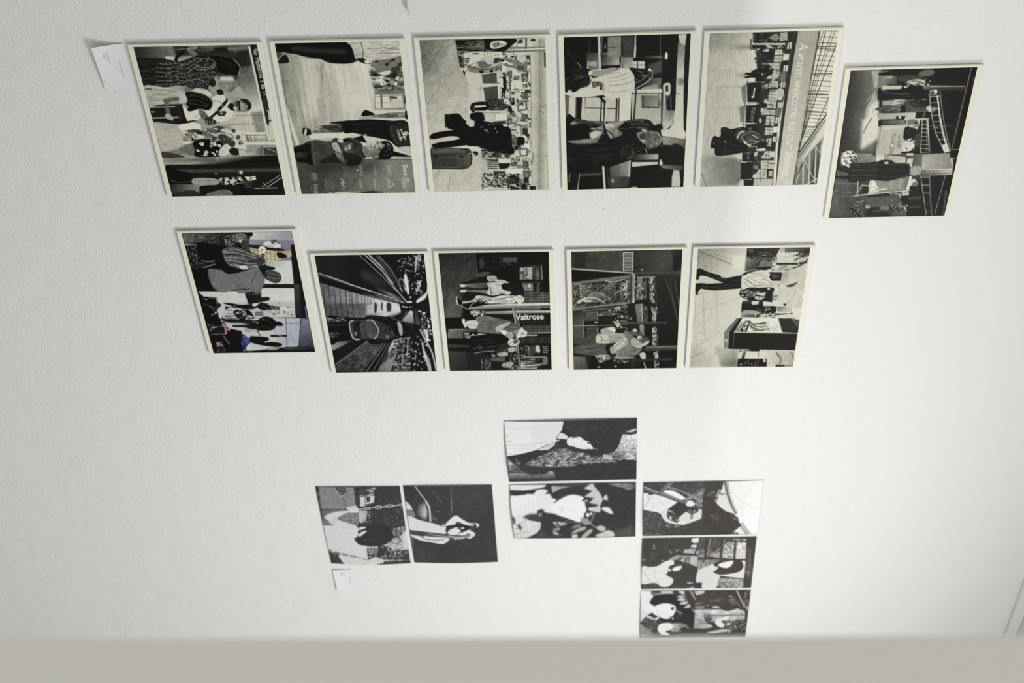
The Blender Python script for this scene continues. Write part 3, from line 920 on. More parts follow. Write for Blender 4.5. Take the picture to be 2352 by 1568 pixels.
ARTS['clock'] = dict(wh=(1651, 1568), quad=[(343, 105), (1550, 78), (1223, 1488), (127, 1505)], src='''
p 28 0 0 1651 0 1651 1568 0 1568
G 45 110 310 300 560 300 320 100 640 95 600 560 230 900 230 600
G 40@.8~30 150 260 650 620 650 280 500 640 480 560 900 240 900 240 760
p 165~6 540 110 615 105 600 240 480 480 440 860 480 820 540 560 600 440
p 205~8 520 450 600 380 600 600 470 800 455 760
p 205~14 450 570 640 560 600 760 430 860 440 700
k 80 6 580 270 500 400 470 470
k 110 10 540 560 500 620 460 700
p 110~3 610 110 700 105 680 300 600 300
G 130 70 640 150 800 190 640 150 780 150 780 240 640 240
p 150 680 150 750 150 740 185 670 185
s 25 620 130 760 110 980 100 1090 95 1140 95 1100 130 980 150 640 155
s 95 990 130 1060 100 1130 105 1135 135 1090 160 1010 165
s 60 780 170 860 150 1000 155 1020 180 900 200 830 215 790 200
s 190 880 210 960 190 1040 200 1040 240 920 240
r 24 10 50 6 20 30 215 0 860 185 1110 185 1090 250 860 250
p 190 640 250 830 250 820 285 640 285
G 150 50 1030 250 1040 300 1030 250 1440 245 1430 295 1170 300 1030 290
k 200 5 1100 262 1430 260
s 16 600 290 620 275 660 315 760 290 920 272 960 265 1060 300 1105 320 1090 350 1000 375 840 380 620 390 600 380
s 120 1090 300 1130 285 1165 290 1165 330 1130 345 1100 335
e 205 1148 308 16 18
l 195 10 880 262 890 240
e 200 860 265 14 10
p 150~2 640 395 860 380 860 440 640 440
r 30 10 60 6 14 40 215 0 700 385 1060 380 1050 420 700 440
k 200 8 740 430 780 390 830 390
G 60 100 620 460 840 470 570 470 620 450 720 445 860 415 860 480 820 505 620 490 580 488
n 60 30 10 20 600 450 850 420 860 490 640 495
l 200 6 550 460 542 525
l 180 8 545 490 580 465
s 180 545 480 570 475 560 505 545 525
s 120 850 400 920 390 980 400 1000 430 1060 450 1060 500 960 505 850 505
h 30@.8 6 16 0 850 400 920 390 1060 450 1060 505 850 505
h 30@.8 6 16 90 850 400 920 390 1060 450 1060 505 850 505
s 40 900 400 960 390 1000 420 1060 440 1040 460 940 455 905 430
s 190 1060 455 1100 445 1110 495 1080 500
s 100 1100 460 1130 448 1160 455 1150 490 1110 510
p 20 820 440 860 430 860 500 810 505
G 150 195 600 510 960 540 590 515 960 508 950 570 600 572
l 60 8 620 575 860 572
p 30 770 545 860 540 850 572 768 568
e 215 808 555 12 12
l 195 16 850 575 1080 570
p 28 600 580 855 578 850 620 600 640
G 60 130 640 590 850 590 640 582 855 580 850 612 640 615
p 175 628 630 862 618 840 770 815 905 572 910 600 740
l 210 8 630 660 855 645
l 110 4 630 625 590 900
p 140 735 705 772 705 740 905 700 905
l 210 4 670 708 815 700
t 60~1 40 788 728 93 120 EAST MIDLANDS
t 225~1 34 745 730 93 70 Mainline
e 225 735 822 12 12
p 200 815 905 870 580 1000 575 990 620 960 720 880 800 860 905
p 215 870 800 950 770 940 860 870 880
s 110 880 580 960 575 985 600 970 640 890 650
r 36 10 50 5 16 30 220 10 850 580 990 580 930 880 830 890
s 26 850 660 900 640 980 680 960 740 860 760 840 750
p 24 830 740 880 690 860 770
d 10 16 30 8 18 140 230 10 830 770 940 770 930 860 830 860
p 28 815 880 1000 875 1000 900 815 900
p 24 1000 580 1290 560 1280 890 1010 890
p 60 950 720 1000 700 990 840 950 830
l 200 7 1020 580 1000 890
l 180 5 1060 580 1062 890
l 140 8 1075 580 1090 890
h 200 5 38 3 1010 585 1070 585 1080 890 1000 890
h 220 10 75 88 1060 580 1076 580 1080 890 1064 890
k 200 7 1090 330 1105 500 1140 680 1200 820 1230 890
k 150 7 1190 300 1220 560 1260 760 1290 870
h 190 6 60 -3 1090 340 1190 310 1200 560 1150 700 1110 540
h 190 6 62 2 1150 700 1205 600 1270 780 1280 880 1230 880
k 215 14 1165 350 1180 480 1190 580
k 190 20 1190 560 1220 720 1265 860
p 200 1205 820 1250 800 1280 880 1230 890
l 90 6 1080 640 1310 630
l 170 6 1050 500 1020 570
G 60 180 860 1000 1300 1000 660 908 1275 895 1320 950 1300 1100 1000 1110 900 1100 660 1010
G 190 130 870 920 1290 1000 1020 910 1275 900 1300 1040 1010 1045
l 120 8 1275 895 1285 940
l 220 5 1010 1050 1300 1048
l 60 5 1010 1095 1300 1085
e 205 1282 1044 16 5
p 205 870 895 935 895 930 915 868 915
p 215 875 945 932 945 915 1030 862 1030
h 110 3 14 0 875 945 932 945 915 1030 862 1030
G 110 190 480 940 860 1000 480 920 680 910 860 930 860 1000 480 1000 440 980
p 200~2 580 910 660 905 650 960 580 970
k 90 5 470 925 450 970 440 990
p 18 1460 80 1550 78 1375 860 1300 940 1280 930 1430 300
l 130 7 1490 85 1300 850
l 60 5 1500 80 1310 850
l 160 6 1300 860 1370 862
p 24 1300 870 1370 865 1350 945 1290 940
l 140 5 1285 940 1350 945
p 28 1310 950 1350 950 1300 1100 1310 1000
t 120~1 44 1500 175 96 100 on time
G 70 130 200 900 500 900 245 880 560 900 420 1000 330 1000 230 1030
s 215 270 885 320 868 370 880 400 920 390 940 350 960 330 1030 290 1010 250 990 250 930
d 26 10 50 6 14 40 110 30 270 885 370 880 400 930 330 1020 250 980
k 30 7 390 930 400 985
k 30 7 340 960 370 990
s 30 240 1010 290 1030 330 1035 290 1055 250 1050
G 90 40 200 1050 600 1200 205 1050 560 1150 500 1490 130 1500
n 14 30 40 0 205 1050 560 1150 500 1490 130 1500
s 22 330 1000 345 988 480 985 610 985 600 1140 480 1155 318 1165
h 60 5 26 2 345 990 605 985 600 1140 320 1160
s 18 600 985 620 960 720 960 760 985 860 985 900 1010 900 1060 880 1100 760 1150 600 1180 580 1080
k 140 5 760 990 860 992 890 1010
k 110 4 700 1160 800 1130 900 1095
s 200 655 980 690 975 695 992 660 995
s 24 600 1145 680 1145 650 1180 605 1165
s 130 905 1040 940 1015 1000 1020 1005 1070 960 1105 900 1100
h 190 3 10 -50 905 1040 940 1015 1000 1020 1005 1070 960 1105 900 1100
p 20 195 1108 310 1108 310 1140 195 1132
G 150 110 540 1150 880 1200 540 1150 700 1160 900 1110 890 1220 860 1240 520 1280
s 215 540 1170 555 1150 600 1220 680 1230 600 1250 530 1265
h 190@.7 4 16 90 700 1150 860 1140 840 1240 700 1240
t 225~1 44 800 1130 96 100 Information
p 215 895 1115 920 1110 890 1240 860 1240 880 1180
p 195 500 1200 520 1150 540 1150 520 1280 500 1290
l 195 10 405 1160 395 1290
l 205 8 440 1195 510 1205
l 190 8 400 1270 440 1200
l 205 10 360 1297 900 1245
p 30 455 1210 510 1210 500 1270 450 1270
s 205 900 1170 930 1130 970 1170 960 1205 900 1200
s 110 930 1170 975 1165 970 1200 920 1205
p 60 920 1110 990 1110 990 1140 920 1140
l 190 6 1000 1110 1020 1260 1050 1480
l 150 6 1085 1105 1090 1300 1105 1485
h 190 6 75 3 1000 1110 1085 1105 1095 1330 1030 1330
h 90 6 80 3 1020 1330 1090 1330 1105 1485 1050 1480
p 20 1110 1110 1230 1105 1150 1485 1110 1485
l 150 6 1235 1105 1130 1480
l 80 5 1205 1170 1310 1175
p 18 1240 1105 1310 1100 1225 1488 1145 1486
t 205~1 48 1232 1250 97 240 extend journey times
r 20 10 40 8 20 60 215 0 720 1270 890 1250 880 1300 720 1300
s 180 820 1260 870 1250 890 1285 850 1300
s 30 500 1290 600 1280 720 1270 700 1300 520 1310
s 75 480 1320 700 1300 760 1290 820 1320 820 1380 720 1390 640 1400 500 1400
k 215 8 800 1300 822 1340 805 1370
s 20 815 1305 880 1300 900 1340 860 1375 820 1370
p 60 880 1310 1010 1300 1000 1330 880 1340
l 90~2 10 890 1405 1000 1400
r 20 8 30 5 12 60 180 0 370 1330 470 1330 460 1400 370 1400
d 60 8 30 5 12 20 210 30 690 1385 880 1370 860 1480 700 1460
s 110 620 1400 690 1395 700 1430 620 1440
s 150 470 1390 500 1380 520 1410 480 1420
p 24 330 1400 470 1395 460 1505 315 1505
r 70 8 20 3 7 90 170 0 330 1400 470 1395 460 1505 315 1505
s 25 500 1420 640 1430 760 1470 700 1495 490 1500
s 70 740 1450 800 1450 850 1495 720 1495
b 2
n 6 3 3 0
''')
ARTS['queue'] = dict(wh=(1742, 1568), quad=[(147, 128), (1395, 100), (1667, 1475), (512, 1497)], src='''
p 25 0 0 1742 0 1742 1568 0 1568
G #c8c8c8 #94909e 940 120 1400 180 880 110 1395 100 1415 200 900 200
G #8f8d97 #79738a 920 200 1400 300 900 200 1415 200 1430 260 1385 250 1390 440 1100 440 920 300
p 205 1110 470 1395 460 1420 700 1085 700
G #a8a8a8 #d0d0d0 1100 430 1390 480 1090 440 1395 430 1395 500 1110 500
p 200 330 790 880 780 900 930 600 940 480 850 400 850
p 205 1040 745 1425 745 1432 910 1060 910
p 185 590 920 1100 900 1440 900 1445 1080 1080 1090 620 1100
p 190 640 1110 1100 1090 1500 1090 1480 1410 900 1470 660 1210
G #bcbcc4 #9aa0ac 1200 1090 1490 1400 1180 1090 1500 1095 1480 1405 1230 1400
G #7a7f90 #3a3c48 1510 1090 1640 1400 1505 1090 1590 1100 1660 1420 1480 1410
G #3a3a42 #24242a 1400 1410 1660 1470 1330 1415 1660 1420 1667 1475 1300 1480
l 30 8 1500 1090 1490 1270 1480 1405
l 30 5 1330 1090 1345 1410
l 40 4 1335 1150 1495 1150
G #5c5c5c #2c2c2c 160 140 600 220 150 128 940 118 910 220 700 280 500 260 180 240
n 60 14 10 10 150 128 720 122 700 270 180 240
s 85 720 150 790 125 860 130 890 180 880 210 800 230 730 210 715 180
d 90 5 11 5 9 170 225 0 630 140 880 125 890 220 700 280 630 260
s 190 790 205 830 195 865 215 855 250 820 240
e 20 845 212 12 14
k 30 14 710 140 715 210 760 240 850 250
s 25 880 120 950 115 945 155 890 150
s 60 820 230 905 215 920 330 840 290
p 30 910 255 1090 260 1300 300 1340 330 1300 410 1240 380 1000 300 920 280
l 120 4 895 200 1410 200
s 215 1070 250 1130 210 1230 225 1290 280 1240 290 1120 280
r 16 20 60 6 16 30 160 10 1080 220 1260 220 1320 310 1100 290
s 60 1150 210 1200 195 1225 205 1200 225
p #b3a888 915 300 1060 305 1240 325 1390 320 1395 385 1290 400 1250 435 1090 440 1060 380 930 330
h #dcd6c0 5 30 5 915 300 1240 325 1395 385 1250 435 1090 440 930 330
h #7a725c 6 46 85 915 300 1240 325 1395 385 1250 435 1090 440 930 330
s 215 1015 310 1050 265 1100 290 1100 330 1070 360 1030 350
s 25 1225 345 1290 345 1345 385 1280 405 1240 390
s 25 1060 350 1090 370 1080 390 1050 375
p 26 1385 255 1420 245 1590 1100 1500 1090 1440 1060 1420 700
G #444444 #242424 1420 600 1440 1060 1420 700 1480 700 1510 1080 1440 1060
p #5a609a 1545 950 1560 950 1575 1090 1560 1090
p 18 1060 700 1420 705 1425 745 1050 745
l 70 5 1060 715 1420 720
p 22 150 240 350 230 600 270 640 460 610 540 440 520 260 550
G #8a8a8a #303030 190 245 350 260 180 240 350 245 340 275 190 265
d 200 6 18 4 10 60 170 20 200 270 400 260 430 520 270 550
n 60 16 8 20 200 270 400 260 430 520 270 550
s 20 350 230 600 270 700 300 700 500 620 550 400 470 320 330
k 110~2 14 390 440 450 450 520 440
k 110~2 16 410 515 480 490 530 480
p 22 260 540 450 520 470 640 580 790 330 785
s 90 450 540 640 550 850 560 1000 500 1060 580 1090 640 1060 760 1000 790 800 810 760 770 590 800 490 720
h 200@.75 6 16 35 450 530 640 545 850 550 1000 500 1060 580 1090 640 1060 760 1000 790 800 810 760 770 590 800 490 720
h 50@.6 5 18 -40 450 530 640 545 850 550 1000 500 1060 580 1090 640 1060 760 1000 790 800 810 760 770 590 800 490 720
k 40 8 760 770 840 760 920 760
k 40 5 940 700 960 640 1000 560
s 24 600 540 640 500 900 530 700 590
s 80 605 320 680 280 800 290 950 350 1060 380 1100 440 1090 480 1000 510 860 530 760 500 660 470 620 380
h 190@.75~1 5 17 14 605 320 680 280 800 290 950 350 1060 390 900 440 860 530 760 500 660 470 620 380
h 25@.8~1 6 21 18 605 320 680 280 800 290 950 350 1060 390 1000 510 860 530 760 500 660 470 620 380
s 50@.8~6 880 380 1040 400 1080 440 1060 480 940 480
k 170 10 700 480 820 500 900 510 1000 490
s 200~3 800 500 880 490 900 530 830 535
k 210@.8 6 980 505 1060 490 1095 460
s 30 1020 500 1090 490 1200 510 1195 540 1110 550 1090 580 1060 580
s 50 1090 590 1110 555 1180 550 1250 570 1278 620 1265 670 1210 690 1140 665 1100 640
h 150@.6~1 4 16 20 1110 560 1250 560 1278 640 1210 690 1120 650
s 30 870 810 960 790 1050 790 1050 850 1130 850 1150 880 1080 900 920 930 890 880
s 90 960 790 1040 785 1045 810 980 815
p 22 335 820 380 850 540 855 560 930 600 1100 620 1140 440 1160 380 1000
k 110 5 560 860 550 950 600 1080
l 190 8 400 875 440 880
k 150 5 455 965 500 980 540 1060
p 195 550 1000 620 930 645 960 600 1110 575 1090
p 190 520 1040 560 1005 565 1020 525 1050
e 190 495 1055 8 8
s 24 620 920 700 920 830 940 960 930 1010 960 960 990 840 990 700 950
s 28 1000 960 1060 910 1160 950 1200 980 1140 1000 1060 1000
s 75 1160 950 1260 965 1250 1000 1180 1000
s 205 1260 970 1330 965 1420 990 1380 1010 1280 1000
s 205 950 930 1000 920 1000 950 960 955
k 190 14 1080 915 1130 900 1190 895
r 14 20 70 8 16 50 140 0 1110 920 1400 910 1410 1060 1110 1060
p 190 1110 1000 1380 1000 1390 1060 1120 1060
r 10 10 30 20 40 60 160 0 1120 1010 1380 1010 1380 1055 1120 1055
s 22 740 1010 900 1000 960 1060 960 1100 820 1110 770 1080
r 40 12 50 5 14 20 215 -10 640 950 760 950 960 1060 940 1110 640 1100
k 215 9 880 1110 900 1080 960 1075
l 30 8 640 960 770 975
l 30 8 640 1070 770 1070
p 110 980 1020 1070 1010 1080 1065 980 1070
s 20 1030 1100 1080 1075 1150 1080 1210 1120 1220 1180 1180 1225 1090 1235 1030 1230 1000 1190 960 1170 1020 1130
s 22 1210 1130 1270 1135 1305 1160 1290 1180 1240 1180 1210 1170
s 26 640 1115 800 1110 960 1115 1030 1120 1000 1190 960 1190 860 1150 680 1145
s 28 730 1170 860 1160 960 1180 1040 1210 1040 1235 960 1225 860 1200 740 1195
e 200 1070 1110 7 5
p 20 420 1150 620 1140 680 1210 830 1240 830 1470 512 1495
r 50 8 40 4 12 120 215 40 590 1100 720 1180 700 1250 600 1180
p 28 480 1215 640 1205 640 1290 480 1290
l #8a8aa0 5 470 1200 640 1190
l #8a8aa0 6 480 1280 640 1278
l #d0d0d0 8 500 1205 550 1195
p #a2688a 632 1205 660 1200 665 1275 640 1282
s #a2688a 540 1380 570 1365 600 1400 560 1420
d 40 10 36 4 10 60 150 50 530 1360 620 1360 650 1490 560 1490
d 24 10 26 4 8 40 230 50 420 1150 540 1150 520 1260 440 1260
l 150 8 625 1300 690 1390
s #34365c 830 1280 880 1300 930 1360 900 1450 850 1450
s #4c4f92 845 1300 900 1310 925 1360 880 1390
s 205 900 1400 940 1380 930 1440 880 1450
s 22 930 1300 1000 1300 1120 1310 1140 1340 1080 1370 1160 1370 1280 1390 1260 1420 1100 1410 960 1380 920 1350
s 24 1110 1370 1200 1365 1285 1385 1260 1410 1130 1410
s 30 1260 1430 1320 1425 1325 1445 1270 1450
s 150 1130 1430 1260 1425 1230 1450 1140 1455
p 28 1150 1280 1345 1280 1345 1305 1165 1308
l #a878b8 8 1240 1285 1300 1300
p 26 840 1470 1667 1440 1667 1480 840 1500
l 190 8 850 1465 1000 1450
p 170 860 1210 1000 1220 1010 1250 880 1240
p 190 650 1150 940 1160 720 1175
l 40 10 1010 1240 1040 1295
b 2
''')
ARTS['walkway'] = dict(wh=(1742, 1568), quad=[(170, 158), (1412, 133), (1560, 1473), (413, 1490)], src='''
p 26 0 0 1742 0 1742 1568 0 1568
G 34 24 300 200 900 400 170 158 680 150 1230 690 1100 640 200 350
G 70@.8~25 40 700 350 1000 500 720 320 960 420 1100 560 900 520 700 400
G 90~10 140 900 560 1150 640 860 520 1040 580 1180 670 1060 640
G 60 30 200 360 800 560 205 350 1190 690 1180 705 210 385
k 215@.85~2 8 207 352 350 405 560 480 800 560
k 200~2 10 560 480 900 590 1190 695
p 24 215 390 560 500 900 630 1150 690 1140 705 900 660 520 540 225 460
G 95 205 260 600 1000 680 230 465 520 550 900 660 1130 705 1150 790 960 850 720 860 300 855
G 60@.7~12 30@0 500 700 500 600 260 700 760 700 760 860 300 855
G 205@.7~20 120 860 640 760 740 700 600 980 660 1120 710 1100 740 760 700
n 30 40 5 0 230 465 520 550 900 660 760 850 300 855
h 20@.8 7 62 84 240 465 520 550 700 600 640 860 300 855
h 20@.7 5 34 86 520 545 860 650 820 720 560 720
s 25@.85~4 850 690 880 720 870 810 850 800
s 25@.85~4 930 690 945 700 940 780 925 770
s 28@.9~4 990 700 1040 710 1030 830 1000 840
G 190~8 100 960 800 760 840 740 830 1130 780 1140 810 960 860 750 870
l 205 5 680 152 940 390 1090 550
l 210 10 745 150 940 330 1110 560 1225 690
l 150 22 790 150 960 310 1060 470
l 180 8 1000 420 1130 580 1220 690
G 60~2 40 900 160 1060 440 860 155 910 155 1060 350 1150 540 1040 440
k 120~2 10 900 160 1010 280 1080 380 1150 530
r 40 8 30 6 24 80 200 70 1130 400 1250 370 1250 580 1130 560
r 26 10 16 10 30 60 150 80 1100 180 1300 180 1250 400 1120 380
s 205~2 1185 400 1215 370 1245 560 1235 600 1215 560
s 190~2 1320 170 1340 180 1325 320 1310 320
G 120 180 1340 140 1380 220 1335 140 1375 140 1385 215 1340 215
r 40 6 20 8 22 60 215 80 1280 140 1400 140 1420 300 1300 330
r 24 8 18 14 40 150 220 60 1330 440 1390 430 1360 560 1320 560
s 205 1325 670 1370 630 1440 570 1450 490 1460 560 1430 640 1370 680 1335 695
s 205~3 1220 680 1260 670 1280 690 1240 705
p 24 1140 700 1330 690 1340 770 1160 780
l 190 14 1165 735 1230 745
l 190 10 1250 740 1275 740
l 120~2 14 1040 855 1150 800
e 215 1258 630 12 9
G 200 110 1250 780 1270 920 1255 780 1285 790 1300 930 1150 900 1200 850
p 60 1160 880 1200 790 1250 790 1180 880
G 40 80 1290 780 1360 940 1290 760 1330 760 1370 940 1320 940
l 215 12 1350 785 1425 820
d 12 10 18 14 20 200 225 0 1350 780 1430 800 1425 830 1360 810
r 60 10 60 6 16 24 110 65 1380 780 1500 950 1480 1100 1380 1040
d 10 14 22 20 30 200 225 0 1450 850 1500 880 1500 1130 1470 1130
G 190 205 1420 1000 1460 1130 1410 1000 1455 995 1470 1130 1440 1130
k 190~2 16 1370 1000 1410 1080 1460 1170 1510 1280 1550 1460
k 170~2 14 1370 1110 1400 1220 1470 1350 1490 1470
d 10 16 20 16 20 215 230 0 1370 1060 1430 1060 1470 1280 1420 1280
G 205~2 160 1380 1150 1470 1460 1365 1110 1400 1160 1440 1300 1500 1470 1465 1470 1400 1260
G 150 60 400 1110 600 1150 330 1150 580 1110 610 1120 380 1240
n 30 60 10 -20 330 1150 580 1110 610 1120 380 1240
p 26 380 1240 620 1120 780 1120 410 1390
G 50 75 500 1350 850 1250 780 1120 960 1160 930 1200 740 1470 415 1480 410 1390
l 170 5 410 1395 780 1125
k 30 5 640 1185 940 1185
n 60 8 8 0 420 1400 560 1290 580 1420 420 1480
n 40 40 20 -30 560 1290 930 1160 740 1470 560 1470
p 22 720 1470 940 1200 1000 1140 1060 1130 880 1480
l 190 5 760 1475 980 1160
l 130 6 830 1475 1020 1150
G 90~2 205 880 1480 1120 1110 880 1480 1060 1120 1160 1090 1030 1478
s 40@.8~6 940 1300 1010 1240 1000 1340 920 1400
s 40@.8~6 1030 1250 1060 1200 1060 1300 1020 1340
p 24 1040 1475 1170 1090 1370 1070 1440 1470
r 120 8 30 20 70 24 160 82 1060 1120 1260 1080 1260 1470 1050 1470
r 40 10 24 6 20 120 230 60 1260 1060 1400 1060 1440 1470 1280 1470
l 150~2 14 1170 1290 1160 1440
l 190~2 10 1320 1290 1310 1345
s 22 300 870 480 850 640 870 760 900 740 1110 600 1120 440 1140 350 1160
r 50 10 60 4 10 60 190 20 300 865 520 855 540 900 310 920
r 20 10 50 4 10 50 120 -10 320 1020 440 1020 440 1090 340 1090
s 18 735 880 760 850 830 838 960 850 1040 865 1060 900 1000 940 800 910
s 20 960 950 1040 880 1080 860 1200 910 1300 940 1335 970 1320 1020 1240 1060 1130 1090 1040 1110 1000 1050
s 20 780 1120 900 1100 1080 1080 1080 1100 960 1150 860 1170 800 1160
s 205 1110 915 1145 920 1168 985 1165 1060 1140 1060 1125 1000
h 60 4 12 30 1110 915 1145 920 1168 985 1165 1060 1140 1060
k 110 6 1050 870 1140 900 1240 920
s 55 560 920 590 890 700 890 850 890 1000 960 1080 1080 880 1105 740 1110 610 1110 580 1020
k 190 12 610 895 575 910 565 950 590 1060 625 1108 680 1110
n 40 8 8 0 565 900 610 890 640 1100 600 1100
p 32 600 910 700 905 690 1090 640 1095 610 1060
G 70 50 690 920 760 1080 690 930 720 910 770 1060 750 1090 710 1040
k 120 6 700 930 690 980 740 1085
G 62 85 740 910 880 1100 735 910 820 890 870 950 890 1050 850 1100 770 1085
k 205 9 760 892 830 895 870 950 895 1000 885 1060 850 1105
n 16 40 14 20 740 900 1000 960 1060 1080 770 1085
k 30 5 880 930 980 970 1010 1010
k 30 5 880 1050 960 1020 1080 1080
p 130 618 1030 655 1025 650 1065 630 1070
t 40~1 26 622 1030 85 34 RST
p 110 980 1065 1010 1060 1015 1100 985 1100
s 24 960 950 1040 930 1080 1000 1000 1010
e 150 1112 1078 6 5
b 2.5
n 10 3 3 0
''')
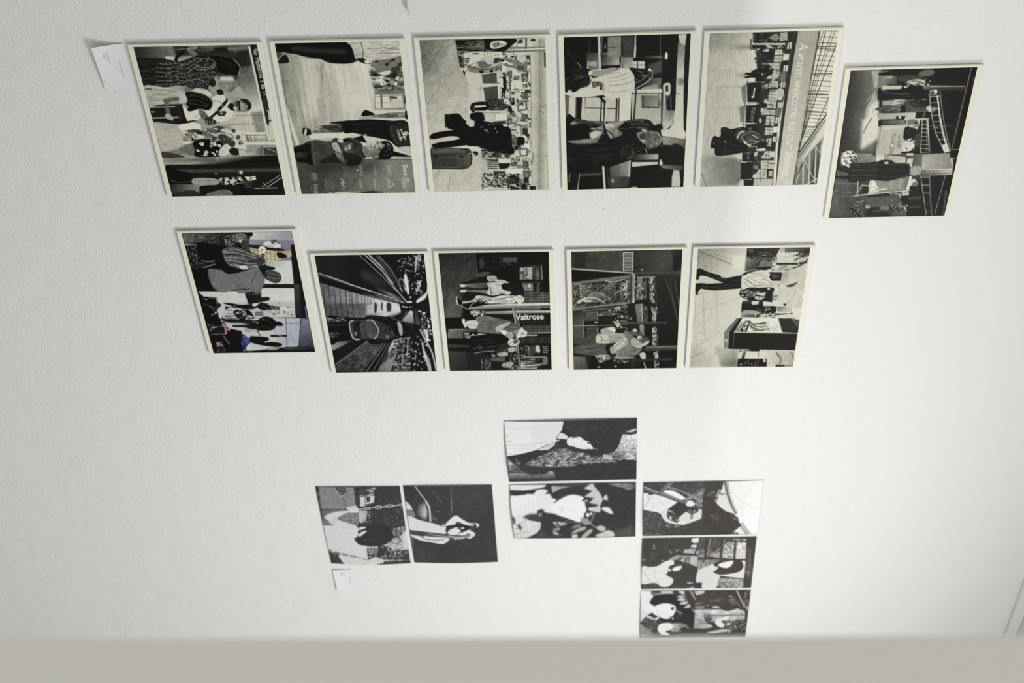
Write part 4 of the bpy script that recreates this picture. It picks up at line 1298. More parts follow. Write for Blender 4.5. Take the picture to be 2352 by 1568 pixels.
ARTS['grocer'] = dict(wh=(1742, 1568), quad=[(134, 133), (1388, 104), (1433, 1457), (274, 1475)], src='''
p 28 0 0 1742 0 1742 1568 0 1568
G 40 70 140 140 340 700 134 133 560 125 600 400 380 480 350 640 400 860 215 870 180 500
G 30~20 90 400 200 380 840 300 480 380 480 420 780 380 850 230 860 260 600
n 14 90 14 -60 134 133 560 125 400 850 215 870
p 20 560 125 1388 104 1390 230 1060 300 1000 420 600 440
s 60 600 200 640 200 640 280 610 300
r 30 20 90 6 16 28 70 10 620 150 1060 140 1060 300 640 300
s 75 860 180 960 170 1030 190 1000 220 900 230
s 70 560 380 640 340 730 350 640 400
p 30 1050 250 1390 230 1400 560 1060 560
G 150 90 1060 300 1200 420 1060 290 1205 275 1205 430 1060 430
h 26 5 40 88 1060 290 1205 275 1205 430 1060 430
r 20 16 40 16 34 60 215 0 1060 290 1205 275 1205 430 1060 430
p 190 1150 285 1200 280 1200 420 1160 425
h 40 4 22 0 1150 285 1200 280 1200 420 1160 425
p 120 1090 470 1210 465 1215 555 1110 555
p 190 1155 470 1185 470 1185 515 1155 515
G 60 35 1210 300 1320 300 1205 265 1300 260 1320 430 1215 430
t 205~1 56 1245 295 88 140 CURRENC
e 205 1275 468 12 12
t 205~1 50 1252 490 88 75 EXCH
p 150 1300 265 1310 265 1322 425 1312 425
p 20 1080 440 1390 432 1390 470 1090 470
l 130 4 1090 462 1310 455
p 20 1320 240 1390 235 1400 560 1335 560
r 60 3 6 30 50 60 150 80 1105 575 1400 570 1405 690 1110 690
h 120 9 18 90 1105 570 1400 568 1405 690 1110 690
h 35 6 27 0 1105 570 1400 568 1405 690 1110 690
G 215 120 1200 700 1200 760 700 715 1000 700 1408 690 1408 718 800 740 500 750
G 90 190 800 735 800 765 480 745 800 735 1410 720 1410 748 480 768
p 30 1000 752 1410 750 1410 775 1010 778
h 150 5 12 90 1015 752 1300 752 1300 774 1015 776
G 205 110 700 785 700 815 670 795 985 785 985 822 670 825
G 200 110 1200 780 1200 812 1015 782 1410 778 1410 805 1015 815
p 24 1020 820 1410 815 1415 940 1060 940
p 34 1030 815 1360 815 1365 930 1040 930
T 232 96 1018 888 -2 320 Vaitrose
l 170 14 985 760 1020 940
l 100 14 1000 760 1035 940
p 30 1080 945 1415 940 1418 1035 1100 1035
h 120 8 18 90 1090 950 1415 945 1418 1030 1110 1030
h 35 6 25 0 1090 950 1415 945 1418 1030 1110 1030
l 200 8 1110 1040 1415 1032
p 180 1130 1058 1270 1055 1270 1068 1130 1072
p 24 1075 1085 1418 1080 1420 1160 1060 1160
h 80 8 18 90 1075 1085 1418 1080 1420 1155 1060 1155
h 30 6 25 0 1075 1085 1418 1080 1420 1155 1060 1155
p 26 1060 1170 1422 1165 1430 1455 1080 1460
p 60 1190 1180 1295 1180 1300 1270 1190 1270
p 190 1250 1180 1290 1180 1300 1250 1285 1265 1245 1240
r 40 6 24 4 14 60 170 0 1060 1180 1180 1180 1190 1280 1070 1270
h 215 10 22 0 1330 1190 1390 1190 1390 1265 1330 1265
h 26 12 24 60 1330 1190 1390 1190 1390 1265 1330 1265
p 30 1060 1275 1390 1265 1395 1300 1070 1305
l 150 10 1090 1312 1370 1308
G 80 110 1080 1330 1380 1330 1080 1320 1385 1310 1385 1400 1080 1400
p 30 1070 1330 1330 1320 1330 1380 1070 1390
r 60 20 90 4 10 40 200 0 1070 1280 1220 1280 1280 1440 1080 1440
l 200 12 1080 1415 1300 1405
l 190 10 1085 1440 1260 1440
l 90 24 1030 1170 1060 1470
l 200 7 1022 1170 1048 1460
l 180 6 1045 1165 1075 1460
p 28 910 1260 1040 1260 1060 1470 930 1470
r 40 6 20 10 30 20 170 10 940 1280 1040 1280 1060 1470 940 1470
s 150 690 390 760 380 800 400 790 440 720 450 690 430
n 60 12 8 0 690 385 800 385 800 450 690 450
s 170 770 430 860 430 930 450 930 470 800 455
s 24 860 400 960 405 1060 420 1070 450 1080 490 1050 510 960 470 900 440
s 75 540 490 600 470 700 470 700 520 600 530 520 520
G 120 55 450 490 700 500 400 490 480 480 640 465 700 465 700 525 620 525 480 515 400 510
s 200 380 490 410 483 450 495 440 515 400 518 385 510
s 195 385 555 420 545 470 545 470 565 420 575 390 575
G 90 130 460 550 700 570 430 548 560 545 700 550 700 595 600 575 470 570
s 195 690 470 800 460 880 470 900 530 960 560 940 600 860 590 760 610 690 590 710 520
n 40 12 8 0 690 470 800 460 900 530 940 590 760 610 700 570
k 60 8 720 500 730 540 740 600
k 110 5 760 480 860 500 900 560
s 22 860 480 960 465 1060 480 1085 500 1060 540 960 560 900 550 860 530
s 30 1010 540 1060 535 1095 560 1090 600 1040 610 1010 580
s 205 1030 610 1080 610 1110 640 1105 680 1060 700 1030 680
s 205 740 640 860 610 1000 610 1040 640 1020 680 960 700 800 700 700 700 650 670 740 665
n 50 20 10 0 740 640 860 610 1000 610 1020 690 700 700
k 60 6 780 650 880 640 1000 620
k 60 6 900 600 960 610 1000 660
s 170 540 650 560 620 610 610 740 630 740 660 620 660 560 680 410 705 410 680 500 670
s 205 555 625 600 615 605 630 570 650
s 195 640 660 690 655 710 680 680 700
r 20 8 40 5 12 30 180 0 580 650 700 640 700 690 600 680
s 205 335 640 345 620 355 650 365 700 370 720 355 722 345 690
s 24 350 640 405 680 405 710 370 720 360 690
s 24 410 720 500 690 640 680 640 710 520 730 480 760 440 740
k 205 6 380 715 430 750 475 770 520 710 570 680
p 20 420 770 500 770 640 780 660 830 560 880 430 860
r 20 10 30 16 50 60 215 0 500 775 660 785 660 850 510 850
p 24 215 870 420 860 560 870 600 900 440 970 300 990 230 990
s 205 405 895 430 880 470 920 465 960 440 980
e 30 450 910 14 10 40
s 200 460 905 600 895 600 930 570 990 490 985 470 960
n 40 60 8 -10 460 905 600 895 570 990 490 985
p 110 560 860 640 840 700 850 740 910 640 960 570 900
G 105 90 600 900 1000 1000 650 840 760 860 960 900 1060 940 1085 990 1020 1030 820 1050 590 1030 570 980 600 920
G 140@.8~4 90 700 850 800 920 650 840 800 870 900 900 780 900
k 50 5 700 960 750 960 740 930
k 50 5 700 950 710 990 750 980
k 50 12 800 980 900 930 1000 920
k 60 10 840 1000 960 960 1040 950
s 170 790 980 880 930 960 920 860 1000 810 1030
s 215 840 1010 900 1010 960 1060 920 1075 870 1050
s 150 900 1060 960 1020 1000 1080 960 1110 930 1090
s 130 990 1020 1040 1000 1080 990 1060 1040 1020 1080
s 205 1050 1020 1090 970 1110 1000 1145 1020 1140 1070 1100 1085 1060 1090 1020 1110 1035 1070
k 120 5 1100 1010 1080 1080
e 70 1105 1045 10 6
G 110 70 250 1020 560 1060 255 995 420 990 550 990 580 1020 420 1030 420 1100 245 1100
k 150 6 250 1060 290 1010 420 1000
p 22 420 1030 680 1040 780 1060 660 1110 420 1110
d 20 16 50 10 26 150 220 0 430 1040 680 1050 680 1100 440 1100
h 200 5 11 20 435 1035 490 1035 480 1100 440 1100
s 20 250 1110 480 1110 560 1070 800 1050 900 1080 940 1120 960 1170 940 1230 860 1290 760 1300 640 1270 540 1250 300 1240
k 90 6 600 1230 720 1200 860 1180 940 1150
k 170 7 550 1270 640 1255 780 1245
k 130 6 540 1220 640 1195
s 45 800 1240 900 1180 960 1140 980 1180 930 1270 860 1300
s 205 930 1140 960 1110 1020 1110 1060 1120 1055 1160 1000 1190 950 1180
s 90 990 1120 1040 1115 1045 1150 1000 1160
k 90 5 950 1150 990 1170 1040 1150
s 190 820 1280 900 1260 930 1270 920 1300 840 1305
s 170 940 1210 1000 1200 1020 1230 980 1260 940 1250
r 30 16 60 4 10 110 200 -10 740 1270 930 1250 940 1300 750 1310
G 60 40 260 1260 460 1440 250 1250 460 1250 490 1465 272 1475
G 40 30 470 1250 700 1400 470 1260 720 1290 720 1460 500 1465
p 85 740 1320 900 1310 900 1370 740 1360
s 150 870 1390 940 1370 1000 1380 960 1430 880 1430
n 60 14 8 0 870 1390 940 1370 1000 1380 960 1430 880 1430
r 40 6 16 16 60 40 130 0 620 1320 760 1320 730 1465 620 1465
p 60 250 1170 480 1180 500 1200 260 1210
b 2
n 8 3 3 0
''')
ARTS['embrace'] = dict(wh=(1742, 1568), quad=[(217, 103), (1488, 88), (1397, 1447), (229, 1455)], src='''
p 34 0 0 1742 0 1742 1568 0 1568
G 52 70 220 110 800 250 217 103 810 98 800 335 640 330 220 290
h 34 10 16 2 255 125 385 120 385 290 260 290
n 14 90 40 -60 390 105 800 100 800 330 390 300
G 45 66 930 110 1200 300 925 95 1488 88 1472 330 940 330
G 40 30 1380 100 1488 300 1370 92 1488 88 1474 330 1380 330
n 12 120 50 0 925 95 1488 88 1472 330 940 330
p 205 810 112 928 110 925 332 806 332
h 40 10 17 1 818 118 918 116 915 330 816 330
e 190 1022 320 8 8
l 40 6 930 332 1475 330
G 75 50 1200 335 1200 385 930 340 1475 335 1475 385 950 385
G 40 20 1200 390 1400 1400 930 390 1470 385 1400 1450 930 1450
l 150 10 960 405 1180 400
G 150 110 970 420 1010 660 965 415 1025 410 1030 660 950 665
h 60@.8 5 20 2 945 415 1025 410 1030 660 945 665
r 40 8 26 10 40 20 190 0 940 410 1060 410 1060 660 940 660
r 70 6 26 8 30 60 215 4 1095 405 1150 405 1165 700 1110 700
G 140 100 940 720 1030 920 935 715 1030 705 1030 920 965 920
h 50 4 26 2 935 710 1030 710 1040 1060 940 1060
l 180 8 1012 710 1020 910
r 70 6 24 8 34 60 220 4 1120 740 1190 740 1170 920 1130 900
r 70 6 24 8 34 60 225 4 1125 970 1180 970 1180 1200 1130 1180
r 60 6 24 8 30 60 215 4 1140 1250 1195 1250 1200 1450 1150 1450
r 30 4 10 20 60 60 160 4 1040 730 1080 730 1080 910 1040 910
r 30 4 10 20 60 60 130 4 1160 420 1190 420 1200 1200 1170 1200
k 24 34 920 690 1000 680 1060 700 1100 760 1110 880 1090 1080
G 150 110 980 940 1040 1060 985 945 1035 945 1040 1080 990 1060
p 50 1000 920 1290 912 1305 915 1302 940 850 945 850 920
l 110 5 860 925 1300 918
l 70~2 14 1290 420 1350 600 1420 900
l 60~2 16 1345 420 1360 520
l 90~2 8 1390 410 1410 560 1440 720
l 60~2 10 1350 540 1440 960
p 40 220 290 900 350 940 370 220 460
l 170 16 220 298 920 355
p 24 220 318 880 365 220 445
p 120 220 455 900 375 940 365 935 690 900 700 225 780
h 80@.6 4 10 -6 220 455 900 375 915 395 225 475
p 60 228 480 870 410 875 680 240 755
l 200 12 915 365 935 370 925 690 905 690
l 60 26 892 400 888 690
n 90 60 14 -30 228 480 870 410 875 680 240 755
k 190 8 600 440 700 450 800 430 860 450
k 170 14 300 680 420 630 520 650 600 700
k 150 8 420 600 500 570 600 620 660 650
k 160 10 240 740 280 680 310 650
k 180 6 240 540 260 600 240 660
k 200 20 290 690 360 640 380 650
h 190@.8 5 16 85 390 600 560 560 640 620 580 690 460 690
p 195 360 660 440 655 440 680 360 685
t 190~1 60 408 470 80 45 90
h 150@.7 5 16 92 500 470 720 450 720 640 510 640
h 150@.7 6 20 88 330 480 440 470 440 640 320 640
l 190 8 320 490 318 630
t 215~1 56 820 485 85 145 Customer
t 215~1 54 765 510 85 160 Information
r 30 20 60 5 12 150 210 -40 780 440 870 430 870 680 820 680
p 70 230 780 350 770 360 1090 230 1090
G 45 80 230 780 350 900 228 785 340 775 360 1090 230 1090
k 120~3 12 360 860 345 950 350 1080
l 200 5 232 952 500 948
G 60 40 370 780 500 900 350 775 700 740 720 780 500 900 370 900
p 75 375 790 500 790 500 890 370 890
p 30 360 895 720 900 720 940 360 945
l 130 7 345 780 700 755
l 130 8 360 955 700 950
l 120 6 380 982 520 980
p 60 380 990 510 985 510 1060 380 1075
l 160 8 505 985 512 1060
l 150 8 505 790 510 890
p 190 478 906 508 906 508 920 478 920
p 180 685 903 715 903 715 917 685 917
p 190 632 775 665 775 665 788 632 788
s 80 530 800 640 790 720 810 680 840 560 840
s 22 680 850 740 820 800 850 740 890 690 880
G 70 110 770 710 850 760 775 715 820 708 848 735 820 762 775 762
k 160 5 775 712 825 710 848 738 820 765
p 75 775 900 820 897 845 920 820 945 775 945
k 150 5 775 900 822 898 845 920 820 945
k 150 5 770 790 820 785 845 800 820 815
k 140 5 770 980 820 978 845 995 820 1015
s 190 710 760 735 735 770 745 765 775 725 785
s 190 715 950 740 925 770 930 765 960 730 975
p 170 770 840 800 835 805 870 775 870
p 90 820 840 860 838 862 880 820 880
r 40 8 24 8 24 30 200 0 680 715 790 715 790 1000 680 980
s 110 870 870 895 860 900 885 875 890
s 60 230 1100 340 1090 400 1080 490 1100 495 1150 350 1170 235 1160
s 80 385 1100 420 1060 500 1045 505 1150 440 1140
h 30@.7 5 12 60 385 1100 420 1060 500 1045 505 1150 440 1140
h 110@.5 4 14 70 230 1090 400 1080 490 1150 240 1165
s 170 540 1020 560 990 640 975 700 990 700 1040 620 1060 560 1050
h 90@.6 4 12 -40 540 1020 640 975 700 1040 580 1060
s 205 620 985 680 970 715 1000 700 1030 650 1010
s 190 505 1050 620 1060 700 1040 800 1050 860 1110 840 1150 720 1150 500 1155
h 60@.7 5 14 60 620 1060 760 1040 860 1110 840 1150 640 1150
s 70 235 1200 340 1160 480 1155 600 1160 660 1180 620 1260 520 1290 380 1290 240 1260
h 150@.6 4 12 50 235 1190 420 1160 600 1160 620 1260 460 1290 240 1260
h 25@.6 5 22 65 235 1190 420 1160 600 1160 620 1260 460 1290 240 1260
s 30 600 1180 680 1160 720 1200 660 1290 600 1240
G 175 110 740 1100 900 1280 650 1210 720 1150 820 1090 850 1100 860 1150 920 1190 1000 1200 1010 1230 960 1290 860 1310 720 1310 700 1260 660 1260
s 195 650 1220 720 1150 800 1100 840 1110 800 1170 720 1230 690 1270 660 1260
h 80@.7 5 14 -35 700 1270 860 1150 1000 1200 900 1310 740 1310
h 90@.5 4 16 -40 650 1220 800 1100 840 1110 720 1230
s 150 650 1200 700 1210 700 1260 680 1280 650 1260
s 175 870 1120 920 1090 1010 1160 1020 1200 960 1210 900 1180
h 70@.6 4 13 40 870 1120 920 1090 1010 1160 960 1210 900 1180
s 110 800 1040 850 1020 900 1060 910 1100 860 1130
s 60 870 1040 920 1000 1000 1040 1020 1070 1000 1110 950 1080
h 160@.5 3 10 20 870 1040 920 1000 1020 1070 950 1080
s 185 910 1000 940 990 960 1020 920 1030
s 200 955 1090 1000 1070 1010 1110 980 1120
e 30 990 1105 10 6
s 80 990 1120 1040 1090 1090 1110 1100 1150 1060 1180 1010 1160
s 190 1020 1170 1080 1130 1090 1150 1040 1190
p 60 1060 1190 1410 1185 1410 1240 1010 1250
l 120~2 12 1060 1205 1400 1205
p 22 430 1300 700 1310 900 1310 900 1350 430 1400
p 120 470 1290 620 1280 670 1330 520 1385
n 110 20 16 -30 470 1290 620 1280 670 1330 520 1385
p 205 560 1310 600 1300 580 1350
s 130 690 1310 860 1310 940 1320 840 1340 720 1335
r 30 6 20 8 20 30 215 0 680 1330 850 1350 850 1390 690 1390
G 110 60 230 1310 390 1440 228 1300 370 1310 390 1450 229 1455
p 28 400 1390 900 1380 900 1450 400 1450
p 180 500 1420 530 1418 530 1432 500 1434
p 180 690 1416 720 1414 720 1428 692 1430
p 50 880 1340 1350 1330 1355 1360 880 1360
h 80@.7 4 16 90 870 1360 1010 1360 1010 1440 870 1440
l 160 14 1030 1380 1050 1450
s 190 980 1280 1040 1265 1050 1330 1010 1340
b 2
n 8 3 3 0
''')
ARTS['wave'] = dict(wh=(1742, 1568), quad=[(208, 128), (1494, 103), (1302, 1472), (115, 1493)], src='''
p 205 0 0 1742 0 1742 1568 0 1568
G 140 205 210 130 560 400 205 128 770 120 740 400 500 420 190 350
n 30 4 4 0 205 128 770 120 740 400 190 350
d 160 4 9 4 7 60 110 0 190 600 360 620 300 1500 115 1500
d 90 4 8 4 6 60 110 0 205 130 560 130 400 360 195 360
G 150@.6~20 205 150 1470 400 1300 130 1200 360 1300 400 1480 115 1490
G 170~15 90 560 1300 660 1480 400 1250 670 1280 660 1480 480 1480
n 20 4 4 0 120 1200 660 1280 660 1480 115 1490
l 60 5 225 155 740 365
k 130 3 275 130 270 400
k 120 3 440 125 430 440
k 140 3 365 150 362 420
k 130 3 275 640 280 1120
k 130 3 425 600 420 1080
k 150 3 365 790 360 900
k 140 3 160 890 360 800 700 680
k 140 3 180 660 400 600
k 140 3 190 1250 460 1080
k 130 3 300 1480 500 1180
k 150 3 175 750 190 1480
k 150 3 540 120 640 190
p 215~8 600 200 760 190 740 380 600 350
G 30 50 770 120 1150 330 768 120 1150 113 1090 230 1050 330 860 360 750 370
G 150~10 60 760 200 860 330 760 210 880 260 880 360 745 380
r 40 20 80 10 30 24 110 0 780 130 1100 120 1060 330 880 350
p 110~2 920 265 1010 260 1050 270 1040 350 900 330
l 215 5 830 135 832 150
p 205 1120 185 1360 170 1260 280 1100 290
G 110 40 1160 120 1480 200 1150 113 1494 105 1480 205 1370 165 1210 175
p 26 1370 165 1480 130 1478 205 1420 220 1320 200
r 26 30 80 6 14 30 215 -30 1290 170 1480 170 1460 290 1280 300
p 170 1150 118 1205 118 1200 170 1150 175
l 215 8 1120 175 1360 165
r 50 14 50 5 14 40 215 0 1050 210 1120 200 1100 380 1050 370
G 205 170 1060 300 1480 300 1060 290 1320 270 1480 210 1440 270 1350 340 1180 380 1060 360
p 20 1100 285 1340 285 1460 265 1440 290 1350 305 1110 305
r 30 20 70 6 14 20 215 0 1060 310 1300 310 1300 370 1060 370
e 205 1360 290 8 14
k 40 12 1300 345 1390 310 1470 240
s 20 870 350 960 330 1040 330 1040 350 960 370
p 24 1020 390 1170 390 1160 490 1090 490
G 190 205 1200 380 1440 600 1185 390 1340 345 1440 285 1400 780 1340 820 1180 780 1110 700 1130 600
G 130@.7~20 200 1180 400 1240 560 1170 390 1260 380 1220 520 1130 600
h 130@.4~4 8 34 108 1240 560 1440 420 1390 900 1230 760
n 26 60 12 -60 1180 560 1440 420 1390 900 1200 760
p 215~4 1170 790 1390 810 1375 930 1160 900
s 22 685 620 720 590 900 570 1075 570 1060 650 1050 730 960 710 820 720 730 690 690 660
p 20 760 570 1075 570 1060 735 940 720 760 690
r 60 10 50 6 18 90 215 0 690 580 990 620 980 690 700 690
s 205 890 635 960 630 970 660 890 645
e 205 1020 582 16 12
p 215 870 690 950 690 940 710 870 705
r 24 20 60 6 14 60 190 0 1060 610 1130 620 1110 720 1060 720
G 60 30 720 740 900 740 720 720 910 715 960 720 950 760 710 760
p 24 710 750 960 755 1110 785 1100 865 900 870 705 870
p 200 820 740 840 720 910 725 900 760 830 765
s 150 740 830 900 840 900 870 720 880
k 205 6 980 810 1000 800 1030 805 1030 820 990 820
d 20 6 20 6 14 180 215 0 880 790 1090 850 1080 865 880 860
p 205 955 745 1190 755 1190 775 960 780
s 24 1185 755 1215 750 1225 768 1200 775
p 150 1110 780 1200 790 1210 850 1110 830
G 110 180 1140 790 1200 850 1140 780 1290 800 1280 850 1120 840
p 205 1090 850 1240 845 1250 862 1090 868
p 30 1090 865 1260 862 1290 855 1300 868 1090 885
e 215 1250 860 8 14
G 130 60 710 890 860 900 700 880 920 875 910 910 700 910
r 40 10 60 6 18 30 215 0 860 870 1100 880 1100 915 860 912
p 200 1120 890 1290 875 1370 920 1380 945 1130 915
s 24 190 400 200 360 230 352 340 395 460 430 480 455 560 455 700 430 715 470 700 560 720 575 560 590 400 602 280 590 240 585 210 620 205 650 185 650 178 600 180 530 250 520 330 525 490 515 460 500 330 450 270 435 225 440 215 475 190 480
k 80 5 240 560 400 570 560 530
k 75 5 300 400 400 460 480 490
e 205 197 403 5 5
s 205 710 440 760 410 870 370 960 368 1000 390 1030 440 1025 480 1080 520 1150 530 1220 540 1215 560 1120 570 980 560 860 560 720 570
k 90 6 740 470 860 540 960 540
k 90 5 730 500 800 560 880 560
k 110 5 940 470 1000 480 1060 540
k 80 6 1110 520 1140 540 1120 560
k 110 4 780 450 860 440
s 60 780 385 870 365 960 360 870 380 740 420 720 420
s 26 700 430 760 390 790 390 760 420
s 30 1030 430 1060 400 1110 395 1150 420 1155 460 1110 485 1060 490 1030 460
s 70 1060 420 1090 415 1100 450 1070 460
k 90 6 1110 410 1145 430 1150 460
s 30 1090 405 1165 395 1165 450 1150 480 1130 470
s 60 1215 545 1270 525 1340 505 1345 520 1300 550 1260 560 1230 558
h 150 3 10 -15 1290 510 1340 505 1345 520 1300 540
G 120 90 520 1100 640 950 510 1080 655 918 690 918 560 1080 550 1270 505 1270
p 30 565 1080 690 918 720 918 625 1080 615 1275 555 1272
p 28 625 1085 1350 1095 1325 1285 610 1275
l 170 6 625 1075 1350 1090
l 130 4 630 1085 612 1265
p 215 720 920 1130 920 1175 1078 640 1075
p 40 1130 920 1300 920 1370 1020 1355 1088 1175 1078
p 70 1290 920 1375 940 1365 1010
l 120 4 1140 925 1180 1075
p 26 750 950 815 948 770 1075 690 1075
r 14 8 30 8 16 190 215 100 750 955 800 952 785 1000 740 1000
r 16 8 30 8 14 190 215 100 735 1010 775 1005 755 1060 715 1060
l 26 8 800 960 850 990 990 965
l 26 5 810 990 990 985
k 26 8 800 1010 860 1040 900 1050
h 30 5 15 30 640 1040 720 960 700 1075 640 1075
h 30 6 18 60 800 990 860 1000 880 1040 810 1040
k 40 8 840 1055 940 1060 1000 1040
d 90 4 12 4 8 60 120 10 820 980 1020 960 1060 1060 820 1070
d 40 4 8 4 8 60 140 10 990 990 1150 990 1160 1070 990 1070
p 215 520 1165 545 1165 545 1190 520 1190
p 195 680 1280 1320 1285 1305 1470 660 1475
r 16 20 60 6 14 40 210 0 680 1280 900 1290 900 1310 680 1305
s 24 800 1280 915 1280 900 1305 850 1310
p 205 760 1300 1000 1300 990 1380 740 1380
G 90 60 730 1310 720 1370 735 1305 760 1305 745 1385 705 1385
p 26 670 1385 1000 1385 1000 1475 660 1475
p 205 960 1390 985 1385 990 1420 960 1425
l 120 8 908 1300 898 1430
d 20 6 16 5 10 150 215 0 680 1400 900 1400 900 1470 680 1470
l 195 10 975 1300 980 1370
p 24 1105 1452 1205 1455 1200 1475 1100 1475
p 120 1205 1455 1305 1458 1302 1472 1205 1474
G 200 165 1000 1300 1290 1460 1000 1295 1320 1300 1302 1455 1000 1450
k 120~3 24 1110 1320 1160 1380 1150 1440
k 40 6 1280 1300 1310 1390
b 2
n 8 3 3 0
''')
ARTS['swing'] = dict(wh=(1867, 1568), quad=[(110, 125), (1550, 105), (1745, 1425), (380, 1445)], src='''
p 56 0 0 1867 0 1867 1568 0 1568
p 62 110 125 180 122 240 760 100 700
d 40 6 24 6 30 70 190 0 120 160 200 160 230 500 180 480
p 135 170 125 800 120 830 480 640 480 260 620 220 500
n 36 8 8 0 170 125 800 120 830 480 260 620
G 110 130 240 650 400 760 220 500 700 500 620 620 420 760 245 780
p 125 480 650 700 560 860 540 860 720 820 820 660 740
n 80 12 12 0 620 680 740 580 860 560 860 800 700 760
p 180 440 130 640 125 640 210 580 290 540 280 480 200
p 60 450 130 635 125 640 210 570 275 520 240
d 60 10 24 6 16 110 170 0 450 130 635 125 640 210 570 275
k 50 7 580 290 610 360 640 470
p 60 770 122 870 120 870 420 800 420
n 40 12 12 0 770 122 870 120 870 420 800 420
r 110 8 90 8 20 40 215 -4 870 120 1140 118 1140 380 870 440
p 205 880 290 1050 270 1140 280 1140 370 1060 400 970 410 960 450 880 450
p 70 980 280 1050 280 1045 370 990 380
h 60 14 40 0 950 290 980 290 980 430 950 430
p 190 860 520 1010 530 970 700 890 740 860 700
r 60 10 40 6 14 60 190 0 960 530 1070 530 1060 760 900 770
p 58 1140 118 1552 105 1660 880 1440 920 1300 800 1070 790 1080 540 1110 400
d 180 5 16 5 14 80 190 0 1180 280 1580 280 1650 880 1440 920 1300 760
d 170 10 30 10 24 140 215 0 1420 840 1640 780 1660 900 1560 960 1450 950
p 205 1640 880 1670 860 1720 1190 1500 1190 1300 1120 1440 1000 1560 960
d 150 14 50 10 34 110 215 0 1240 1130 1440 990 1560 960 1600 1060 1600 1300 1420 1330 1260 1180
d 90 10 30 8 24 60 110 0 1300 1110 1500 970 1600 960 1640 1220 1420 1250
p 60 1160 1180 1250 1150 1420 1240 1450 1330 1180 1330
d 120 12 36 10 26 50 70 0 1500 1200 1700 1190 1735 1360 1480 1360
d 60 10 24 8 20 170 215 0 1400 1200 1710 1200 1735 1330 1180 1330
p 56 1120 1340 1735 1350 1745 1425 1120 1455
p 185 985 1125 1180 1125 1190 1170 990 1170
l 60 9 1052 1125 1055 1170
l 60 9 1118 1125 1120 1170
p 130 1005 1180 1190 1180 1170 1250 1020 1260
r 50 10 40 6 16 50 215 0 1005 1180 1200 1180 1150 1330 1020 1360
p 62 340 1250 520 1270 510 1340 600 1445 380 1445
s 212 270 640 330 590 480 545 620 530 760 520 850 520 840 550 760 560 640 570 500 640 490 680 440 700 340 700
p 215 245 780 420 780 370 740 350 690 480 670 640 730 800 780 880 850 860 920 800 1000 830 1080 900 1110 985 1120 1015 1360 560 1300 520 1280 340 1230
s 205 345 700 440 650 500 690 470 720 420 760 380 760
s 215 860 820 920 800 970 805 960 840 900 860
s 218 640 480 690 455 780 445 840 480 850 540 800 560 700 545
k 150 4 700 470 760 460 800 490
s 215 520 1290 780 1320 1000 1360 1100 1320 1180 1320 1240 1370 1200 1420 1040 1450 800 1450 620 1440 560 1380
s 205 1090 1320 1180 1310 1290 1360 1260 1410 1140 1410
k 130 4 870 1445 1000 1400 1080 1370
s 48 850 920 840 870 930 840 1080 780 1250 760 1350 790 1440 900 1430 1000 1360 1070 1240 1110 1100 1130 980 1120 880 1110 830 1080 780 1010 780 990 830 980
s 215 845 945 900 890 980 865 980 890 880 965
k 75 10 1040 890 1120 860
k 75 10 1060 940 1180 945
k 75 10 930 1050 980 1060
k 80 6 1060 820 1110 825
k 60 12 200 495 300 515 400 510 560 510 640 510 690 520
k 190 4 280 510 330 525
k 190 4 450 515 520 525
e 60 335 512 50 18
e 150 335 512 26 7
e 60 510 512 50 18
e 150 510 512 26 7
l 205 14 850 500 940 490
e 210 1000 485 60 22 -3
e 60 1000 485 38 9 -3
e 215 1190 465 66 28 -3
e 60 1190 465 44 13 -3
e 210 1385 442 66 26 -4
e 60 1385 442 44 11 -4
l 205 13 1060 475 1130 470
l 205 13 1250 460 1330 448
l 210 12 1440 438 1530 432
e 205 1570 420 40 20 -6
e 60 1570 420 26 9 -6
e 60 370 1215 34 16 10
e 205 370 1215 22 7 10
e 60 480 1250 60 16 12
e 190 480 1250 40 6 12
e 60 600 1275 50 20 10
e 205 600 1275 36 11 10
l 60 10 640 1285 720 1295
e 70 765 1302 44 18 8
e 205 765 1302 30 9 8
l 110 8 810 1310 1000 1350
l 190 26 1290 1365 1380 1368
e 190 1430 1368 60 14
e 60 1430 1368 40 5
e 190 1560 1368 50 12
e 60 1560 1368 34 5
l 150 8 1480 1368 1740 1370
l 200 5 440 1260 450 1300
b 3
''')
